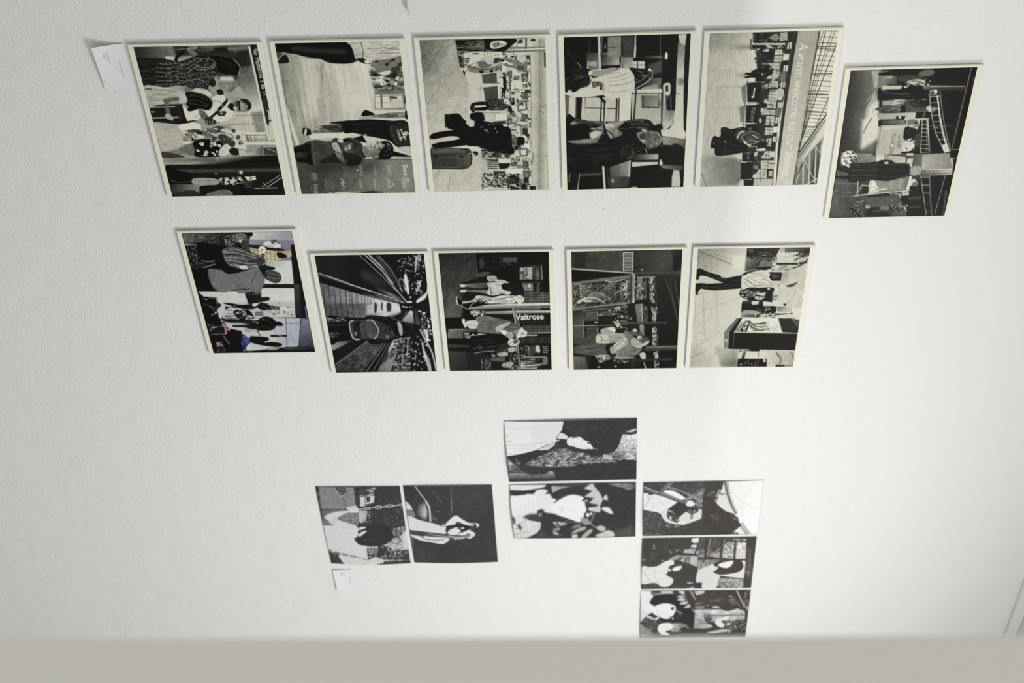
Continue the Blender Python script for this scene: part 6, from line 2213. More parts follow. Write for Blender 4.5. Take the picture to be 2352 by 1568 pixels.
for _k, _s in {
'station': '''
k 165@.8 9 345 250 430 262 520 250 600 262 690 215 740 190
k 165@.8 8 330 290 420 300 520 285 610 300 700 250 760 215
k 160@.8 9 320 330 430 340 520 325 600 345 680 300 720 260
k 160@.8 8 330 375 430 380 520 370 600 385 650 350
k 165@.8 9 340 420 440 415 540 410 620 420 700 400 780 420
k 160@.8 8 330 455 430 450 520 445 580 440
k 175@.85 9 690 300 760 310 850 295 890 260 870 220 800 200 740 215
k 165@.8 8 640 380 720 340 800 340 880 330
k 165@.8 8 660 420 740 385 820 380 870 370
k 160@.8 8 700 470 770 430 830 420
k 150@.6 7 200 330 280 320 330 300
k 150@.5 7 210 400 300 395 340 400
h 28@.85 7 13 70 160 285 330 232 560 232 720 165 860 165 920 320 840 440 800 500 700 480 520 460 210 465
k 70 5 620 620 720 640 820 650
k 65 4 650 545 740 540 830 590
k 20 5 640 580 740 580 840 620
k 20 5 650 660 740 660 800 670
k 60 5 930 215 1000 235 1080 270
k 55 5 920 260 1000 270 1090 320
s 60 1085 600 1105 598 1110 640 1090 650
s 190 1060 660 1085 650 1095 690 1075 692
k 40 4 1130 640 1150 660 1165 690
k 150 5 880 700 930 690 980 690
k 140 6 870 600 940 610 960 660
k 130 5 700 760 760 720 800 700
k 110 4 290 560 400 540 520 520
k 120 4 280 610 400 590 500 570
k 90 4 250 500 380 505 500 505
l 110 5 760 1010 780 985
d 40 8 20 5 12 90 190 20 940 840 1160 900 1160 1040 960 1000
d 30 10 24 6 14 40 70 20 600 880 900 860 900 980 610 1000
l 205 6 1180 700 1200 900
l 90 4 1080 740 1340 735
k 90 5 470 1360 560 1380 660 1370
l 120 4 700 1360 900 1360
k 90 6 860 1490 960 1470 1050 1490
k 60 8 1180 200 1190 300 1140 330
k 130 5 1000 110 1100 105
l 150 4 500 120 700 105
l 120 4 720 130 880 120
''',
'boy': '''
k 95@.7 4 560 330 585 500 590 700
k 225@.6~4 18 980 400 1010 560 1040 720
k 100@.6 4 520 300 540 360
l 90 4 1090 600 1340 585
l 110 5 1100 660 1200 655
d 26 8 26 8 20 30 200 0 1060 400 1340 380 1350 530 1070 540
k 150 5 1060 170 1180 160 1290 130
k 215 5 980 200 1080 180 1200 120
k 130 5 1120 110 1200 140 1300 110
k 60 4 1100 780 1200 770 1300 780
k 50 7 1120 790 1180 765 1240 785 1300 770
k 40 5 520 900 600 880 700 880
k 45 10 620 915 680 900 740 900
k 45 7 860 870 980 860 1100 850
k 40 5 880 930 1000 900 1160 920
k 55 5 1240 880 1300 850 1380 860
k 90 4 540 1060 620 1050 660 1080
k 35 7 700 1120 780 1160 800 1220
k 40 6 860 1190 900 1140 960 1110
k 90 4 860 1010 920 1040 960 1090
k 40 5 610 1200 700 1190 740 1210
s 190 1030 1050 1060 1035 1080 1050 1060 1075
k 190 4 1090 1080 1100 1060 1120 1062
e 200 1114 1046 4 3
e 200 1133 1094 4 3
k 50 4 1095 1030 1115 1025 1130 1035
k 50 4 1120 1105 1140 1110 1155 1090
k 80 4 1075 1050 1085 1065 1080 1085
l 90 5 1048 1045 1052 1078
s 110 1080 1160 1110 1155 1105 1175
k 60 4 1150 1070 1180 1050 1210 1040
k 70 4 1160 1120 1200 1110 1240 1080
k 65 4 1170 1150 1210 1150 1245 1130
k 190 4 700 1060 730 1090 700 1100
k 90 4 690 1070 740 1110
k 90 4 700 1055 745 1080
''',
'kiosk': '''
d 60 4 10 3 6 110 150 0 150 110 500 110 620 600 300 900 220 700
d 60 4 10 3 6 215 225 0 150 110 500 110 620 600 300 900 220 700
k 60 6 700 560 720 560 725 530
l 40 4 730 420 860 408
l 40 4 750 545 880 530
k 130 5 590 110 640 150 720 130
k 110 5 530 140 620 160 740 150
e 60 880 280 20 18
k 215 5 640 250 700 260 740 240
k 110 4 640 290 690 300 720 330
k 60 4 600 330 700 300
s 40 645 215 700 215 690 225 650 225
l 60 4 900 260 1000 300
l 50 4 1040 500 1050 560 1130 555
l 50 4 960 560 1080 555
l 60 4 1000 490 1000 560
r 60 6 22 3 8 30 110 0 890 420 1180 420 1180 900 950 900
r 60 3 8 8 30 190 225 0 890 420 1180 420 1180 900 950 900
k 40 5 830 690 880 680 940 700
k 120 5 800 720 860 740 930 730
k 60 5 800 665 880 660 940 670
l 40 5 690 700 780 690
k 40 6 420 830 440 880 430 920
k 50 5 520 800 560 850 540 900
k 32 8 600 960 720 980 860 980
k 34 8 700 1040 820 1080 940 1060
k 30 10 560 1010 640 1030 720 1060
k 40 5 980 1010 1000 1080 980 1130
k 60 5 760 1130 860 1150 960 1130
k 90 4 300 1145 400 1138 540 1142
k 90 4 320 1210 420 1200 560 1205
k 110 6 300 1290 440 1296 540 1290
e 90 300 1127 6 3
e 90 540 1124 6 3
k 100 4 600 1200 620 1240 600 1280
l 200 5 840 1340 850 1430
d 40 8 26 6 16 140 220 20 730 1380 960 1360 960 1490 730 1500
l 205 6 750 1490 900 1484
l 120 4 1275 1000 1345 990
''',
'platform': '''
k 120~2 6 460 410 560 395 660 385
k 170~2 12 560 440 660 420 740 420
k 130~2 6 620 540 740 530 840 500
k 150~2 6 600 590 700 600 800 580
k 120~2 5 560 470 570 560 560 620
k 150~3 10 440 470 440 520 400 560
k 110 3 560 420 560 460
k 90~2 6 300 480 360 440 420 440
k 120 5 330 470 370 455
k 200~3 10 240 600 300 610 330 580
k 140 4 880 400 930 420 960 470
k 120 4 890 440 940 450 980 440
k 100 4 870 480 920 500
k 150 4 980 400 1010 430 990 470
k 60~2 10 380 880 460 930 540 960
k 110~2 6 290 850 400 880 520 910
k 140~2 8 460 880 520 890 560 900
l 110 4 560 1000 640 960
k 60~3 14 590 960 640 1000 660 1040
k 215~2 6 570 905 590 900 620 890
k 130 4 790 890 860 870 950 880
k 110 4 820 910 920 900 1000 920
k 110 4 800 940 900 935 980 950
k 130 4 880 960 900 940 960 960
d 60 5 14 3 6 170 220 -40 1010 985 1090 1000 1100 1050 1060 1110 990 1130
k 200 5 1060 985 1100 1030 1095 1080 1060 1120
k 90 6 900 1060 930 1080 960 1070
k 80 5 850 1180 890 1160 920 1180
k 90 4 840 1140 880 1130 940 1140
k 40~3 12 400 1150 560 1140 700 1110
k 38~3 12 360 1200 560 1200 720 1160
k 50 5 700 1060 720 1000 690 980
h 100@.5 3 8 90 620 1320 700 1300 700 1500 620 1500
l 60 6 690 1300 690 1500
e 150 640 1440 12 20
l 110 5 1110 60 1110 280
l 80 4 800 90 800 260
l 40 4 612 180 738 175
k 150~3 8 560 240 640 235 710 240
k 40 4 1085 620 1085 740
l 150 6 1130 590 1122 900
k 110~3 8 1200 640 1200 780 1180 880
''',
'welcome': '''
l 130@.6 3 240 200 640 190
l 215@.6~3 12 330 420 560 400
l 170@.6~4 20 300 600 540 590
l 175@.6~4 16 260 800 540 790
l 180@.6~4 14 250 950 520 940
r 60 6 18 4 10 20 60 0 660 240 860 240 840 360 720 370
r 50 6 18 4 10 20 70 0 740 540 810 540 800 720 720 720
r 50 6 20 4 10 20 70 0 700 870 770 870 760 1050 690 1050
l 40 5 880 425 880 470
l 40 5 840 425 885 423
l 40 5 860 580 858 635
l 40 5 810 635 860 635
l 40 5 840 760 836 805
l 40 5 750 760 840 760
l 40 5 818 915 814 958
l 40 5 780 960 815 958
l 40 5 800 1075 796 1125
l 40 5 740 1080 800 1076
l 40 5 775 1225 772 1270
l 40 5 720 1270 775 1268
l 40 6 800 1320 860 1320
l 60 4 755 1390 752 1440
s 60 580 1040 620 1030 690 1020 720 1060 690 1100 600 1090
k 215 7 645 1050 700 1078
k 120 5 570 1045 640 1015 715 1050
k 110 5 590 1110 650 1135 720 1110
k 90 5 600 1075 660 1085 730 1075
k 60 5 360 1000 440 1010 480 1060
k 50 6 300 1120 400 1130 520 1160
k 45 6 330 1190 440 1200 560 1180
e 150 390 1175 6 5
e 150 280 1130 5 6
k 120 4 500 1000 540 985
l 110 5 700 460 780 470
e 190 745 478 8 8
d 10 8 18 6 12 150 210 0 740 570 800 570 790 610 740 610
l 215 5 1200 520 1100 1100
''',
'clock': '''
k 110 5 660 310 780 330 900 330
k 60 5 700 360 820 360 960 350
k 60 5 940 290 1000 320 1080 330
k 150 4 620 470 700 460 780 470
k 30 5 640 480 720 470 840 450
k 160 5 700 490 760 460 820 440
e 60 1120 320 14 14
k 180 4 1100 300 1120 290
k 90 5 920 420 960 430 1000 440
k 90 4 620 1010 720 1000 840 1010
k 70 4 620 1110 740 1120 860 1080
k 80 4 880 1000 900 1040 880 1080
k 60 5 700 1060 780 1050 860 1060
k 75 5 360 1010 480 1005 600 1000
k 75 5 340 1060 480 1055 590 1050
k 75 5 335 1110 460 1105 590 1100
k 60 4 340 1135 460 1130 590 1125
d 30 6 16 3 6 160 220 -40 905 1030 1000 1025 1000 1090 910 1100
k 120 6 545 1250 600 1240 680 1250
k 120 6 545 1210 590 1230 640 1225
k 215 5 540 1190 560 1250
k 90 5 480 1340 560 1380 680 1390
k 110 5 700 1320 740 1350 730 1380
r 40 6 20 3 8 140 225 0 690 1260 880 1250 880 1290 720 1300
e 190 850 1270 26 16
k 60 4 835 1262 850 1268 870 1262
d 30 8 20 6 14 150 220 0 820 1380 880 1380 860 1480 700 1440
k 110 5 540 1450 640 1440 720 1470
k 180 5 880 640 940 620 980 660
k 60 5 870 690 930 660 970 690
e 190 920 640 30 10 10
d 30 6 20 4 10 180 225 0 840 780 940 780 920 870 830 870
l 150 4 640 640 640 900
l 190 4 660 640 850 625
k 110 4 260 900 300 960 340 1020
k 60 6 290 880 330 900 380 890
k 60 6 270 940 320 930 370 950
l 90 4 210 1080 300 1085
l 110 4 180 1250 360 1270
l 90~4 14 200 1300 480 1310
l 120~4 8 190 1180 400 1180
k 150~3 8 590 270 540 340 490 400
''',
'queue': '''
k 210@.8 5 620 330 720 310 860 340 980 380
k 200@.8 5 620 350 740 345 880 380 1000 400
k 200@.8 5 630 400 760 400 900 420 1000 410
k 190@.8 6 640 430 760 440 880 470 1000 470
k 25 6 640 370 780 370 920 400
k 25 6 660 460 780 470 900 490
k 25 7 640 310 740 320 880 350
k 210@.8 5 690 490 800 520 880 500
k 150 4 1150 575 1200 590 1260 600
k 150 4 1120 620 1200 640 1260 630
k 20 5 1130 590 1200 610 1270 615
k 130 6 450 860 530 870 560 930
k 90 5 400 930 480 960 560 1000
k 140 5 560 1010 570 1080
k 110 4 900 830 960 820 1040 830
k 60 8 1060 940 1100 980 1160 990
k 70 5 900 960 960 970 1000 950
d 30 8 30 6 14 60 200 0 740 1010 950 1010 950 1100 780 1100
k 70 5 1060 1100 1120 1120 1180 1160
k 60 5 1010 1200 1080 1190 1160 1210
k 45 6 720 1130 860 1140 960 1150
k 45 6 740 1190 860 1180 940 1210
l 200 5 960 1125 1020 1150
k 150 5 190 200 240 190 280 210
k 120 5 320 160 420 190 520 180
d 40 5 9 4 8 190 225 0 640 150 720 150 700 270 630 260
d 20 5 9 4 8 190 225 0 740 150 870 140 880 180 780 180
k 60 4 930 310 1050 330 1200 360
l #d8cfa8 4 940 345 1260 420
l 60 4 1080 380 1090 435
e 60 1060 310 10 8
k 25 5 1100 300 1180 290 1280 310
k 110 4 1190 1180 1220 1300
k 130 5 900 1210 960 1230
k 40 5 860 1230 920 1250
''',
'walkway': '''
k 110 4 620 930 600 980 620 1060
k 70 5 700 940 720 1000 710 1070
k 90 5 760 920 840 920 870 990
k 40 5 800 960 860 980 880 1040
k 40 6 900 920 960 960 1000 970
k 40 6 920 1060 980 1000 1000 980
k 110 4 960 960 1000 980 1010 1010
k 90 4 1000 950 1040 990 1080 1070
k 60 5 1170 930 1240 950 1310 970
k 50 6 1180 1030 1240 1030 1300 1000
k 70 5 780 870 880 860 1000 880
k 60 5 860 1130 960 1120 1060 1100
k 90 4 330 940 420 950 520 940
k 70 4 340 1040 430 1050 540 1040
k 110 3 400 1400 480 1340 560 1300
l 200@.8~2 6 300 380 560 470
l 120~2 5 960 600 1160 680
l 160~2 5 860 600 1120 690
d 40 6 16 6 20 120 220 80 1190 160 1420 160 1420 420 1200 400
d 30 6 14 6 16 120 220 80 1260 430 1400 430 1400 600 1260 600
d 60 8 30 6 20 20 60 80 1060 1120 1240 1100 1230 1470 1060 1470
l 200~2 8 1230 1100 1220 1300
l 150~2 6 1190 1120 1160 1300
l 30 10 1130 1120 1110 1300
d 20 8 18 8 18 150 225 60 1370 780 1500 880 1500 1100 1400 1080
''',
'grocer': '''
k 120 4 720 400 760 420 790 420
k 210 5 780 440 850 445 920 460
k 60 5 420 505 520 500 640 500
k 110 5 480 480 580 478 680 475
k 110 5 480 560 580 560 680 570
k 190 4 730 490 800 520 860 560
k 120 4 740 560 820 570 900 580
k 70 4 720 580 800 590
k 60 5 900 500 980 500 1060 510
k 70 4 920 530 990 530
k 50 5 1030 560 1060 570 1080 590
k 110 5 1040 630 1080 640 1100 650
k 90 5 760 670 860 660 940 670
k 60 4 800 690 900 680 980 680
k 150 5 960 640 980 680
k 60 5 560 640 580 660 620 650
k 110 5 600 690 660 680 700 690
k 170 4 500 920 560 910 590 920
k 80 4 480 950 540 960 580 950
k 130 4 660 870 760 890 860 920
k 60 5 640 900 720 920 800 930
k 70 5 600 950 700 1000 780 1020
k 150 4 860 940 940 960 1020 980
k 60 6 920 980 980 990 1040 990
k 60 5 1000 1040 1030 1060
k 200 5 950 1040 990 1060
k 40 4 1070 1030 1100 1060
k 45 8 500 1130 640 1120 780 1110
k 50 6 560 1180 700 1160 840 1130
k 45 6 620 1250 740 1220 860 1200
k 120 5 840 1280 900 1240 940 1220
k 60 4 960 1130 1000 1150 1030 1140
l 90 4 640 205 660 260
k 80 4 880 190 940 200 1000 200
k 50 5 640 300 760 300 880 310
l 200 4 1140 1230 1180 1230
l 90 4 1100 1350 1300 1345
l 200 6 1030 830 1060 940
''',
'embrace': '''
k 200 5 260 500 300 480 340 500
k 190 6 300 700 380 650 480 640
k 180 5 640 460 740 480 820 460
k 190 5 680 620 760 560 830 540
k 160 5 560 480 620 500 700 490
d 30 10 40 4 9 160 215 -35 260 480 420 470 420 660 260 700
k 60 5 520 1060 560 1100 540 1140
k 90 4 530 1130 620 1120 700 1140
k 80 4 640 1080 720 1090 800 1110
k 70 5 700 1130 780 1130 840 1140
k 90 5 900 1200 960 1220 1000 1210
k 80 5 740 1290 820 1280 900 1300
k 80 5 720 1250 800 1230 860 1200
k 210 4 920 1190 980 1200
k 190 4 880 1280 940 1270 980 1230
k 60 4 680 1210 740 1170 800 1120
k 210 4 690 1260 760 1210 820 1170
k 90 5 860 1080 880 1060 870 1040
k 60 5 940 1050 980 1060 1000 1080
k 150 4 890 1030 930 1050 970 1060
k 60 5 1040 1120 1060 1110 1090 1130
k 110 5 300 1200 400 1190 500 1180
k 110 5 300 1250 400 1240 560 1230
k 120 4 400 1090 460 1080 490 1100
d 40 6 20 3 6 110 170 60 240 1200 580 1170 600 1250 260 1280
k 150 4 560 1010 600 1000 640 1010
l 120 4 380 800 500 800
l 110 4 370 890 500 890
e 150 545 830 30 8
l 130~2 6 1060 420 1060 640
r 30 6 16 8 26 120 220 4 1100 410 1150 410 1160 690 1110 690
l 90 4 930 345 930 390
k 90 4 930 420 930 660
''',
'wave': '''
k 110 5 780 400 860 410 960 400
k 130 6 860 440 940 430 1000 450
k 80 4 760 450 800 500 860 540
k 120 5 820 470 900 510 980 520
k 150 8 900 540 1000 540 1100 550
k 110 4 1000 500 1060 520 1100 520
k 60 4 210 380 240 400 240 430
k 60 5 420 450 500 470 560 470
k 60 5 420 590 500 570 600 560
k 90 4 480 430 520 460 500 480
k 70 4 600 490 660 490 710 480
k 60 4 600 540 660 540 710 530
e 70 1120 440 18 14
k 110 4 1075 415 1090 440 1075 460
l 150 4 1240 540 1300 515
r 24 20 60 6 14 60 150 0 790 140 1060 130 1050 250 900 330
l 170 4 930 265 1010 262
l 170 4 1100 200 1100 280
h 150@.6~2 5 40 10 1110 190 1350 175 1260 275 1100 285
h 170@.5~2 6 26 108 1260 440 1440 300 1430 420 1300 520
d 30 6 14 4 8 40 110 0 700 1060 760 960 700 980 650 1060
l 40 4 660 1060 740 960
l 40 4 690 1070 770 950
l 30 4 830 980 990 975
l 30 4 830 1000 960 1030
l 30 4 850 1020 1000 1010
k 60 4 880 1040 960 1050 1020 1040
l 60 3 120 1380 300 1300
l 120 3 160 1100 210 1080
l 200 4 1290 920 1350 1010
l 160 5 520 1110 545 1110
''',
'swing': '''
k 190 4 420 560 540 560 640 550
k 195 5 380 640 440 640 500 640
k 200 4 330 840 420 860 480 860
k 200 4 340 900 500 900 700 930
k 198 5 420 1180 600 1160 760 1180
k 190 4 500 800 620 820 740 850
k 198 4 660 1000 760 1000 800 980
k 150 4 680 480 720 480 740 500
k 160 4 760 500 800 520 830 520
k 75 8 900 1000 1000 1020 1100 1010
k 70 8 1000 930 1120 910 1240 920
k 70 8 1100 1040 1220 1010 1330 960
k 66 8 1200 850 1280 860 1360 920
k 40 10 830 1010 900 1060 960 1080
d 60 6 18 4 10 100 200 0 1180 640 1600 600 1640 800 1460 880 1300 740
d 60 10 30 8 20 60 90 0 1440 830 1650 800 1640 900 1560 960 1450 940
''',
'climb': '''
k 190 4 200 380 300 400 420 380
k 190 4 220 480 320 480 440 460
k 195 4 480 420 560 420 640 440
k 190 5 460 600 500 660 530 740
k 60 6 620 560 720 540 820 560
k 60 6 640 620 740 600 840 600
''',
'log': '''
k 70~2 6 1120 170 1240 200 1380 190
k 70~2 6 1100 220 1220 240 1340 260
k 66~2 8 1450 150 1600 220 1700 340
k 66~2 8 1500 300 1640 400 1700 520
k 70~2 7 1640 130 1780 240 1840 380
k 200 5 120 180 300 190 480 180
k 195 4 480 300 640 290 800 240
k 195 4 500 380 660 360 840 330
k 205 5 1140 480 1160 500 1150 520
k 210 6 1230 400 1300 400 1380 440
''',
}.items():
    ARTS[_k]['src'] += _s
# ---------------------------------------------------------------- helpers
def obj(name, me, mats, parent=None, loc=None):
    o = bpy.data.objects.new(name, me); COL.objects.link(o)
    for m in (mats if isinstance(mats, (list, tuple)) else [mats]): me.materials.append(m)
    if loc is not None: o.location = loc
    if parent: o.parent = parent
    return o
def tag(o, label, cat, group=None):
    o['label'] = label; o['category'] = cat
    if group: o['group'] = group
    return o
def box(name, a, b, bevel=0):
    bm = bmesh.new(); bmesh.ops.create_cube(bm, size=1)
    for v in bm.verts: v.co = Vector([(a[i]+b[i])/2+v.co[i]*(b[i]-a[i]) for i in range(3)])
    if bevel: bmesh.ops.bevel(bm, geom=bm.edges[:], offset=bevel, segments=2, affect='EDGES')
    me = bpy.data.meshes.new(name); bm.to_mesh(me); bm.free(); return me
def structure(o): o['kind'] = 'structure'; return o
def mat(name, col, rough=.6, spec=.3):
    m = bpy.data.materials.new(name); m.use_nodes = True; b = m.node_tree.nodes['Principled BSDF']
    b.inputs['Base Color'].default_value = (*col, 1); b.inputs['Roughness'].default_value = rough; b.inputs['Specular IOR Level'].default_value = spec
    return m
def plaster(name, col, rough, amp):
    m = mat(name, col, rough, .35); nt = m.node_tree; N = nt.nodes; L = nt.links; b = N['Principled BSDF']
    tc = N.new('ShaderNodeTexCoord'); bmp = N.new('ShaderNodeBump'); bmp.inputs['Strength'].default_value = 1; bmp.inputs['Distance'].default_value = amp
    n1 = N.new('ShaderNodeTexNoise'); n1.inputs['Scale'].default_value = 170; n1.inputs['Detail'].default_value = 2
    n2 = N.new('ShaderNodeTexNoise'); n2.inputs['Scale'].default_value = 14; n2.inputs['Detail'].default_value = 3
    mx = N.new('ShaderNodeMath'); mx.operation = 'MULTIPLY_ADD'; mx.inputs[1].default_value = 2.0
    for n in (n1, n2): L.new(tc.outputs['Object'], n.inputs['Vector'])
    L.new(n2.outputs['Fac'], mx.inputs[0]); L.new(n1.outputs['Fac'], mx.inputs[2])
    L.new(mx.outputs[0], bmp.inputs['Height']); L.new(bmp.outputs[0], b.inputs['Normal'])
    return m
def picture_mat(name, rough, spec):
    m = mat(name, (1, 1, 1), rough, spec); nt = m.node_tree; a = nt.nodes.new('ShaderNodeAttribute'); a.attribute_name = 'tone'
    nt.links.new(a.outputs['Color'], nt.nodes['Principled BSDF'].inputs['Base Color']); return m
WALL = plaster('white_plaster', (.80, .805, .80), .55, .0016)
SMOOTH = plaster('white_paint', (.78, .78, .77), .5, .0004)
GREY = mat('grey_white_paint', (.84, .815, .73), .6)
CONCRETE = plaster('grey_concrete', (.22, .22, .21), .5, .0006)
CREAM = mat('cream_mount_board', (.81, .79, .67), .6)
PAD = mat('foam_pad', (.6, .6, .58), .8)
SATIN = picture_mat('satin_print', .42, .08)
GLOSS = picture_mat('gloss_print', .35, .3)
CARD = picture_mat('white_card', .7, .2)
SPECK = mat('dark_speck', (.28, .28, .26), .8)
# ---------------------------------------------------------------- the room
WX0, WX1, CEIL = -1.5, 5.6, 2.8806+LIFT
structure(obj('wall_back', box('wall_back', (WX0, 0, 0), (WX1, .2, CEIL+.05)), WALL))
structure(obj('ceiling', box('ceiling', (WX0, -4.2, CEIL+.05), (WX1, .2, CEIL+.2)), SMOOTH))
structure(obj('floor', box('floor', (WX0, -4.2, -.1), (WX1, .2, 0)), CONCRETE))
structure(obj('trim_1', box('trim_1', (1.0, -.018, 1.157+LIFT), (1.4708, 0, CEIL), .003), SMOOTH))            # raised boxing on the wall
structure(obj('trim_2', box('trim_2', (WX0, -.012, CEIL+.012), (WX1, 0, CEIL+.05), .003), SMOOTH))            # line under the ceiling
structure(obj('trim_3', box('trim_3', (.826, -2.62, 0), (.99, -2.013, CEIL+.05), .004), GREY))               # end of a near partition
for nm, a, b in (('wall_front', (WX0, -4.2, 0), (WX1, -4.0, 1.24)), ('added_wall_right', (WX1, -4.2, 0), (WX1+.2, .2, CEIL+.2))): structure(obj(nm, box(nm, a, b), SMOOTH))  # unseen: front sill shapes the low light, right wall added to dim that side
# a few nail holes and plaster lumps, part of the wall itself
def wall_marks():
    bm = bmesh.new(); rs = np.random.RandomState(4); w_me = bpy.data.objects['wall_back'].data
    bm.from_mesh(w_me)
    marks = [(2.0365, 2.430, .0014, 1), (2.607, 2.846, .0012, 1), (2.09, 1.05, .0014, 1)]
    marks += [(rs.uniform(1.5, 3.6), rs.uniform(.2, 2.9), rs.uniform(.0015, .004), 0) for _ in range(60)]
    for x, z, r, mi in marks:
        n0 = len(bm.faces)
        g = bmesh.ops.create_uvsphere(bm, u_segments=10, v_segments=6, radius=r, matrix=Matrix.Translation((x, 0, z)) @ Matrix.Diagonal((1, .35, rs.uniform(.5, 1.5), 1)))
        for f in {f for v in g['verts'] for f in v.link_faces}: f.material_index = mi; f.smooth = True
    bm.to_mesh(w_me); bm.free(); w_me.materials.append(SPECK)
wall_marks()
# ---------------------------------------------------------------- pictures as meshes with painted tones
def s2l(v): return np.where(v <= .04045, v/12.92, ((np.maximum(v, 0)+.055)/1.055)**2.4)
def homography(q):                            # unit square (s along the wall, t up) -> drafting quad
    src = [(0, 0), (0, 1), (1, 1), (1, 0)]; A = []; B = []
    for (s, t), (x, y) in zip(src, q):
        A += [[s, t, 1, 0, 0, 0, -x*s, -x*t], [0, 0, 0, s, t, 1, -y*s, -y*t]]; B += [x, y]
    return np.append(np.linalg.solve(np.array(A, float), np.array(B, float)), 1).reshape(3, 3)
def picture(key, W, H, nx, nz, white, tint=(1, 1, 1), curl=None, thick=.0003, y0=0.0, gain=.82, black=0, sat=1):
    art = ARTS[key]; C = paint(art['src'], *art['wh'], Q_ART.get(key, .5), seed=len(key)*7+3)
    s, t = np.meshgrid(np.linspace(0, 1, nx), np.linspace(0, 1, nz), indexing='ij')
    Hm = homography(art['quad']); p = np.stack([s, t, np.ones_like(s)], -1)@Hm.T; xy = p[..., :2]/p[..., 2:]*C.q-.5
    A = _blur(C.a, .45); x = np.clip(xy[..., 0], 0, C.W-1.01); y = np.clip(xy[..., 1], 0, C.H-1.01); xi = x.astype(int); yi = y.astype(int); fx = (x-xi)[..., None]; fy = (y-yi)[..., None]
    v = (A[yi, xi]*(1-fx)+A[yi, xi+1]*fx)*(1-fy)+(A[yi+1, xi]*(1-fx)+A[yi+1, xi+1]*fx)*fy
    v = v.mean(-1, keepdims=True)*(1-sat)+v*sat
    lin = np.clip(s2l(np.clip((v*np.array(tint)), 0, 1))/s2l(white/255)*gain-black, .004, .9)
    lift = np.zeros_like(s) if curl is None else curl(s, t)
    co = np.stack([(s-.5)*W, -(y0+thick+lift), (t-.5)*H], -1).reshape(-1, 3)
    idx = np.arange(nx*nz).reshape(nx, nz)
    quads = np.stack([idx[:-1, :-1], idx[1:, :-1], idx[1:, 1:], idx[:-1, 1:]], -1).reshape(-1, 4)
    ring = np.concatenate([idx[:, 0], idx[-1, 1:], idx[-2::-1, -1], idx[0, -2:0:-1]]); nr = len(ring)
    back = co[ring].copy(); back[:, 1] += thick*.9; bi = np.arange(nr)+nx*nz; r2 = np.roll(np.arange(nr), -1)
    skirt = np.stack([ring, bi, bi[r2], ring[r2]], -1)
    co = np.concatenate([co, back]); faces = np.concatenate([quads, skirt]); col = np.concatenate([lin.reshape(-1, 3), np.full((nr, 3), .7)])
    me = bpy.data.meshes.new(key); me.vertices.add(len(co)); me.vertices.foreach_set('co', co.astype(np.float32).ravel())
    me.loops.add(len(faces)*4); me.loops.foreach_set('vertex_index', faces.astype(np.int32).ravel())
    me.polygons.add(len(faces)); me.polygons.foreach_set('loop_start', np.arange(0, len(faces)*4, 4, dtype=np.int32))
    me.update(calc_edges=True)
    at = me.color_attributes.new('tone', 'FLOAT_COLOR', 'POINT'); at.data.foreach_set('color', np.concatenate([col, np.ones((len(col), 1))], 1).astype(np.float32).ravel())
    me.validate(); return me
Q_ART = {}
# ---------------------------------------------------------------- eleven mounted photographs
BW, BH, PW, PH, STAND, BT = .420, .297, .410, .273, .004, .0052
board_me = box('mount_board', (-BW/2, -STAND-BT, -BH/2), (BW/2, -STAND, BH/2), .0006)
pad_me = box('mounting_pad', (-.02, -STAND, -.02), (.02, 0, .02))
board_me.materials.append(CREAM); pad_me.materials.append(PAD)
WARM = (1, .99, .925); MID = (1, .995, .96); COOL = (.985, 1, 1.01)
MOUNTED = [
 ('station', 1.7398, .6823, .29, 212, WARM, 'cream-bordered black and white photograph of a woman in a patterned dress in a station crowd'),
 ('boy', 1.7397, .9947, .32, 214, WARM, 'cream-bordered photograph of a boy in a T-shirt beside a board of shop names'),
 ('kiosk', 1.7395, 1.3118, .08, 217, WARM, 'cream-bordered black and white photograph of a dark figure with a suitcase before station kiosks'),
 ('platform', 1.7403, 1.6262, -.37, 221, WARM, 'cream-bordered photograph of a hugging couple and white-shirted person by a train'),
 ('welcome', 1.7401, 1.9392, -.11, 226, WARM, 'cream-bordered photograph of an airport hall reading A warm welcome to our home'),
 ('clock', 1.8402, 2.2519, -.17, 220, WARM, 'cream-bordered dark photograph of a long-coated woman standing in a station hall, highest on the wall'),
 ('queue', 2.2620, .6790, .07, 220, (1, 1, .99), 'cream-bordered photograph of a long-haired woman and a patterned jacket, with touches of yellow and blue'),
 ('walkway', 2.3402, .9968, -.03, 218, COOL, 'cream-bordered dark photograph of a person with a backpack on a moving walkway'),
 ('grocer', 2.3400, 1.3053, .16, 224, MID, 'cream-bordered dark photograph of walkers passing a Waitrose shop front'),
 ('embrace', 2.3410, 1.6352, -.32, 227, WARM, 'cream-bordered dark photograph of a couple embracing beside a customer information stand'),
 ('wave', 2.3401, 1.9450, .09, 231, WARM, 'cream-bordered bright photograph of a man in a white shirt raising one hand'),
]
for key, x, z, rot, white, tint, label in MOUNTED:
    e = bpy.data.objects.new('mounted_photograph', None); COL.objects.link(e); e.location = (x, 0, z+LIFT); e.rotation_euler = (0, math.radians(rot), 0); e.empty_display_size = .1
    tag(e, label, 'photograph', 'cream-bordered photographs mounted on board')
    b = bpy.data.objects.new('mount_board', board_me); COL.objects.link(b); b.parent = e
    for sx in (-1, 1):
        for sz in (-1, 1):
            p = bpy.data.objects.new('mounting_pad', pad_me); COL.objects.link(p); p.parent = e; p.location = (sx*.165, 0, sz*.1)
    me = picture(key, PW, PH, 345, 285, white, tint, y0=STAND+BT, black=.006)
    obj('printed_picture', me, SATIN, e)
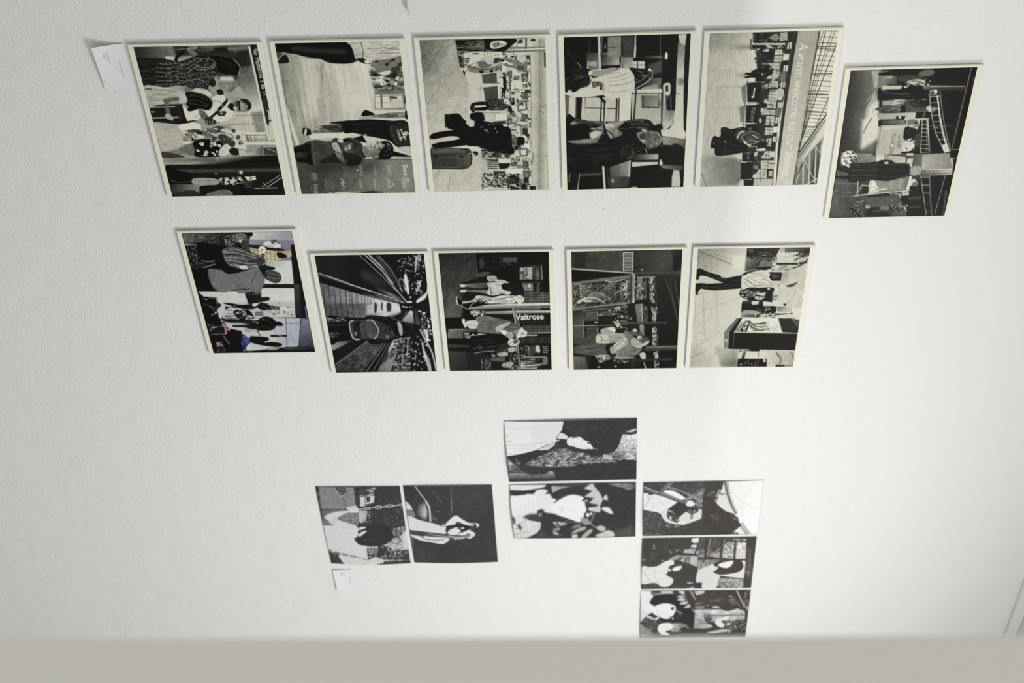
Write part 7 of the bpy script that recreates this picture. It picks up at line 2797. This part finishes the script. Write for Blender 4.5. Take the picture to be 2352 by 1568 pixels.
# ---------------------------------------------------------------- seven loose paper prints
def lens(a, b, c=0, d=0, base=.0012):         # paper held at its corners: edges bow away from the wall
    def f(s, t):
        return base+a*(1-t)**3*np.sin(np.pi*s)**.8+b*(1-s)**3*np.sin(np.pi*t)**.8+c*s**3*np.sin(np.pi*t)+d*t**3*np.sin(np.pi*s)
    return f
LOOSE = [
 ('swing', [(3.0263, .7347), (3.0245, .9836), (3.3943, .9826), (3.3976, .7315)], lens(.002, .003, .006), 'unframed black and white print of a dark-haired person holding swing chains'),
 ('slide', [(3.0234, .9947), (3.0245, 1.2551), (3.3914, 1.2561), (3.3953, .9936)], lens(.002, .006, .004), 'unframed dark print of a child lying on a slide with arms raised'),
 ('log', [(2.7480, 1.3031), (2.7493, 1.6740), (3.0073, 1.6771), (3.0110, 1.3081)], lens(.008, .006), 'unframed print of a dark-haired person in white leaning over a log'),
 ('leaf_crown', [(3.0219, 1.3067), (3.0198, 1.6771), (3.2689, 1.6797), (3.2790, 1.3110)], lens(.008, .002, .003), 'unframed blurred print of a pale face with a crown of leaves'),
 ('climb', [(3.0220, 1.6984), (3.0129, 2.0454), (3.2644, 2.0495), (3.2705, 1.7021)], lens(.005, .001), 'unframed print of a child climbing metal bars beside a white curved hull, topmost of three'),
 ('fence_pair', [(3.2801, 1.7011), (3.2773, 2.0471), (3.5344, 2.0503), (3.5402, 1.7043)], lens(.006, .001), 'unframed double print of dark-haired people by a fence, middle of three'),
 ('hands_pair', [(3.5470, 1.7032), (3.5482, 2.0511), (3.8116, 2.0532), (3.8124, 1.7058)], lens(.004, .001), 'unframed double print of a face and open hand, touching the grey partition'),
]
for key, q, curl, label in LOOSE:
    q = np.array(q); c = q.mean(0); ax = ((q[3]-q[0])+(q[2]-q[1]))/2; az = ((q[1]-q[0])+(q[2]-q[3]))/2
    W, H = np.linalg.norm(ax), np.linalg.norm(az); ang = math.atan2(-ax[1], ax[0])
    me = picture(key, W, H, int(W*800), int(H*800), 232, (1, 1, 1), curl, y0=.0002, black=.012, sat=.55)  # lifted, brownish blacks: gloss sheen put into the print tones
    o = obj('photo_print', me, GLOSS, None, (c[0], 0, c[1]+LIFT)); o.rotation_euler = (0, ang, 0)
    tag(o, label, 'photograph', 'unframed prints stuck to the wall')
# ---------------------------------------------------------------- two caption cards
def card(key, q, curl, white, label):
    q = np.array(q); c = q.mean(0); ax = ((q[3]-q[0])+(q[2]-q[1]))/2; az = ((q[1]-q[0])+(q[2]-q[3]))/2
    me = picture(key, np.linalg.norm(ax), np.linalg.norm(az), 150, 100, white, (.985, .99, 1.0), curl, thick=.0004, y0=.0002, gain=.80)
    o = obj('caption_card', me, CARD, None, (c[0], 0, c[1]+LIFT)); o.rotation_euler = (0, math.atan2(-ax[1], ax[0]), 0)
    tag(o, label, 'label', 'white caption cards')
card('gallery_card', [(1.5319, .4565), (1.5272, .5231), (1.6481, .5245), (1.6474, .455)], lambda s, t: .001+.012*(1-t)**1.6*(1-.75*s)+.004*(1-s)**2*(1-t), 226, 'larger white caption card below the woman-in-patterned-dress photograph')
card('small_card', [(3.4302, .7328), (3.424, .793), (3.5342, .7962), (3.5382, .7324)], lambda s, t: .001+.006*(1-t)**1.5*(.5+.5*s), 222, 'tiny white caption card beside the swing print')
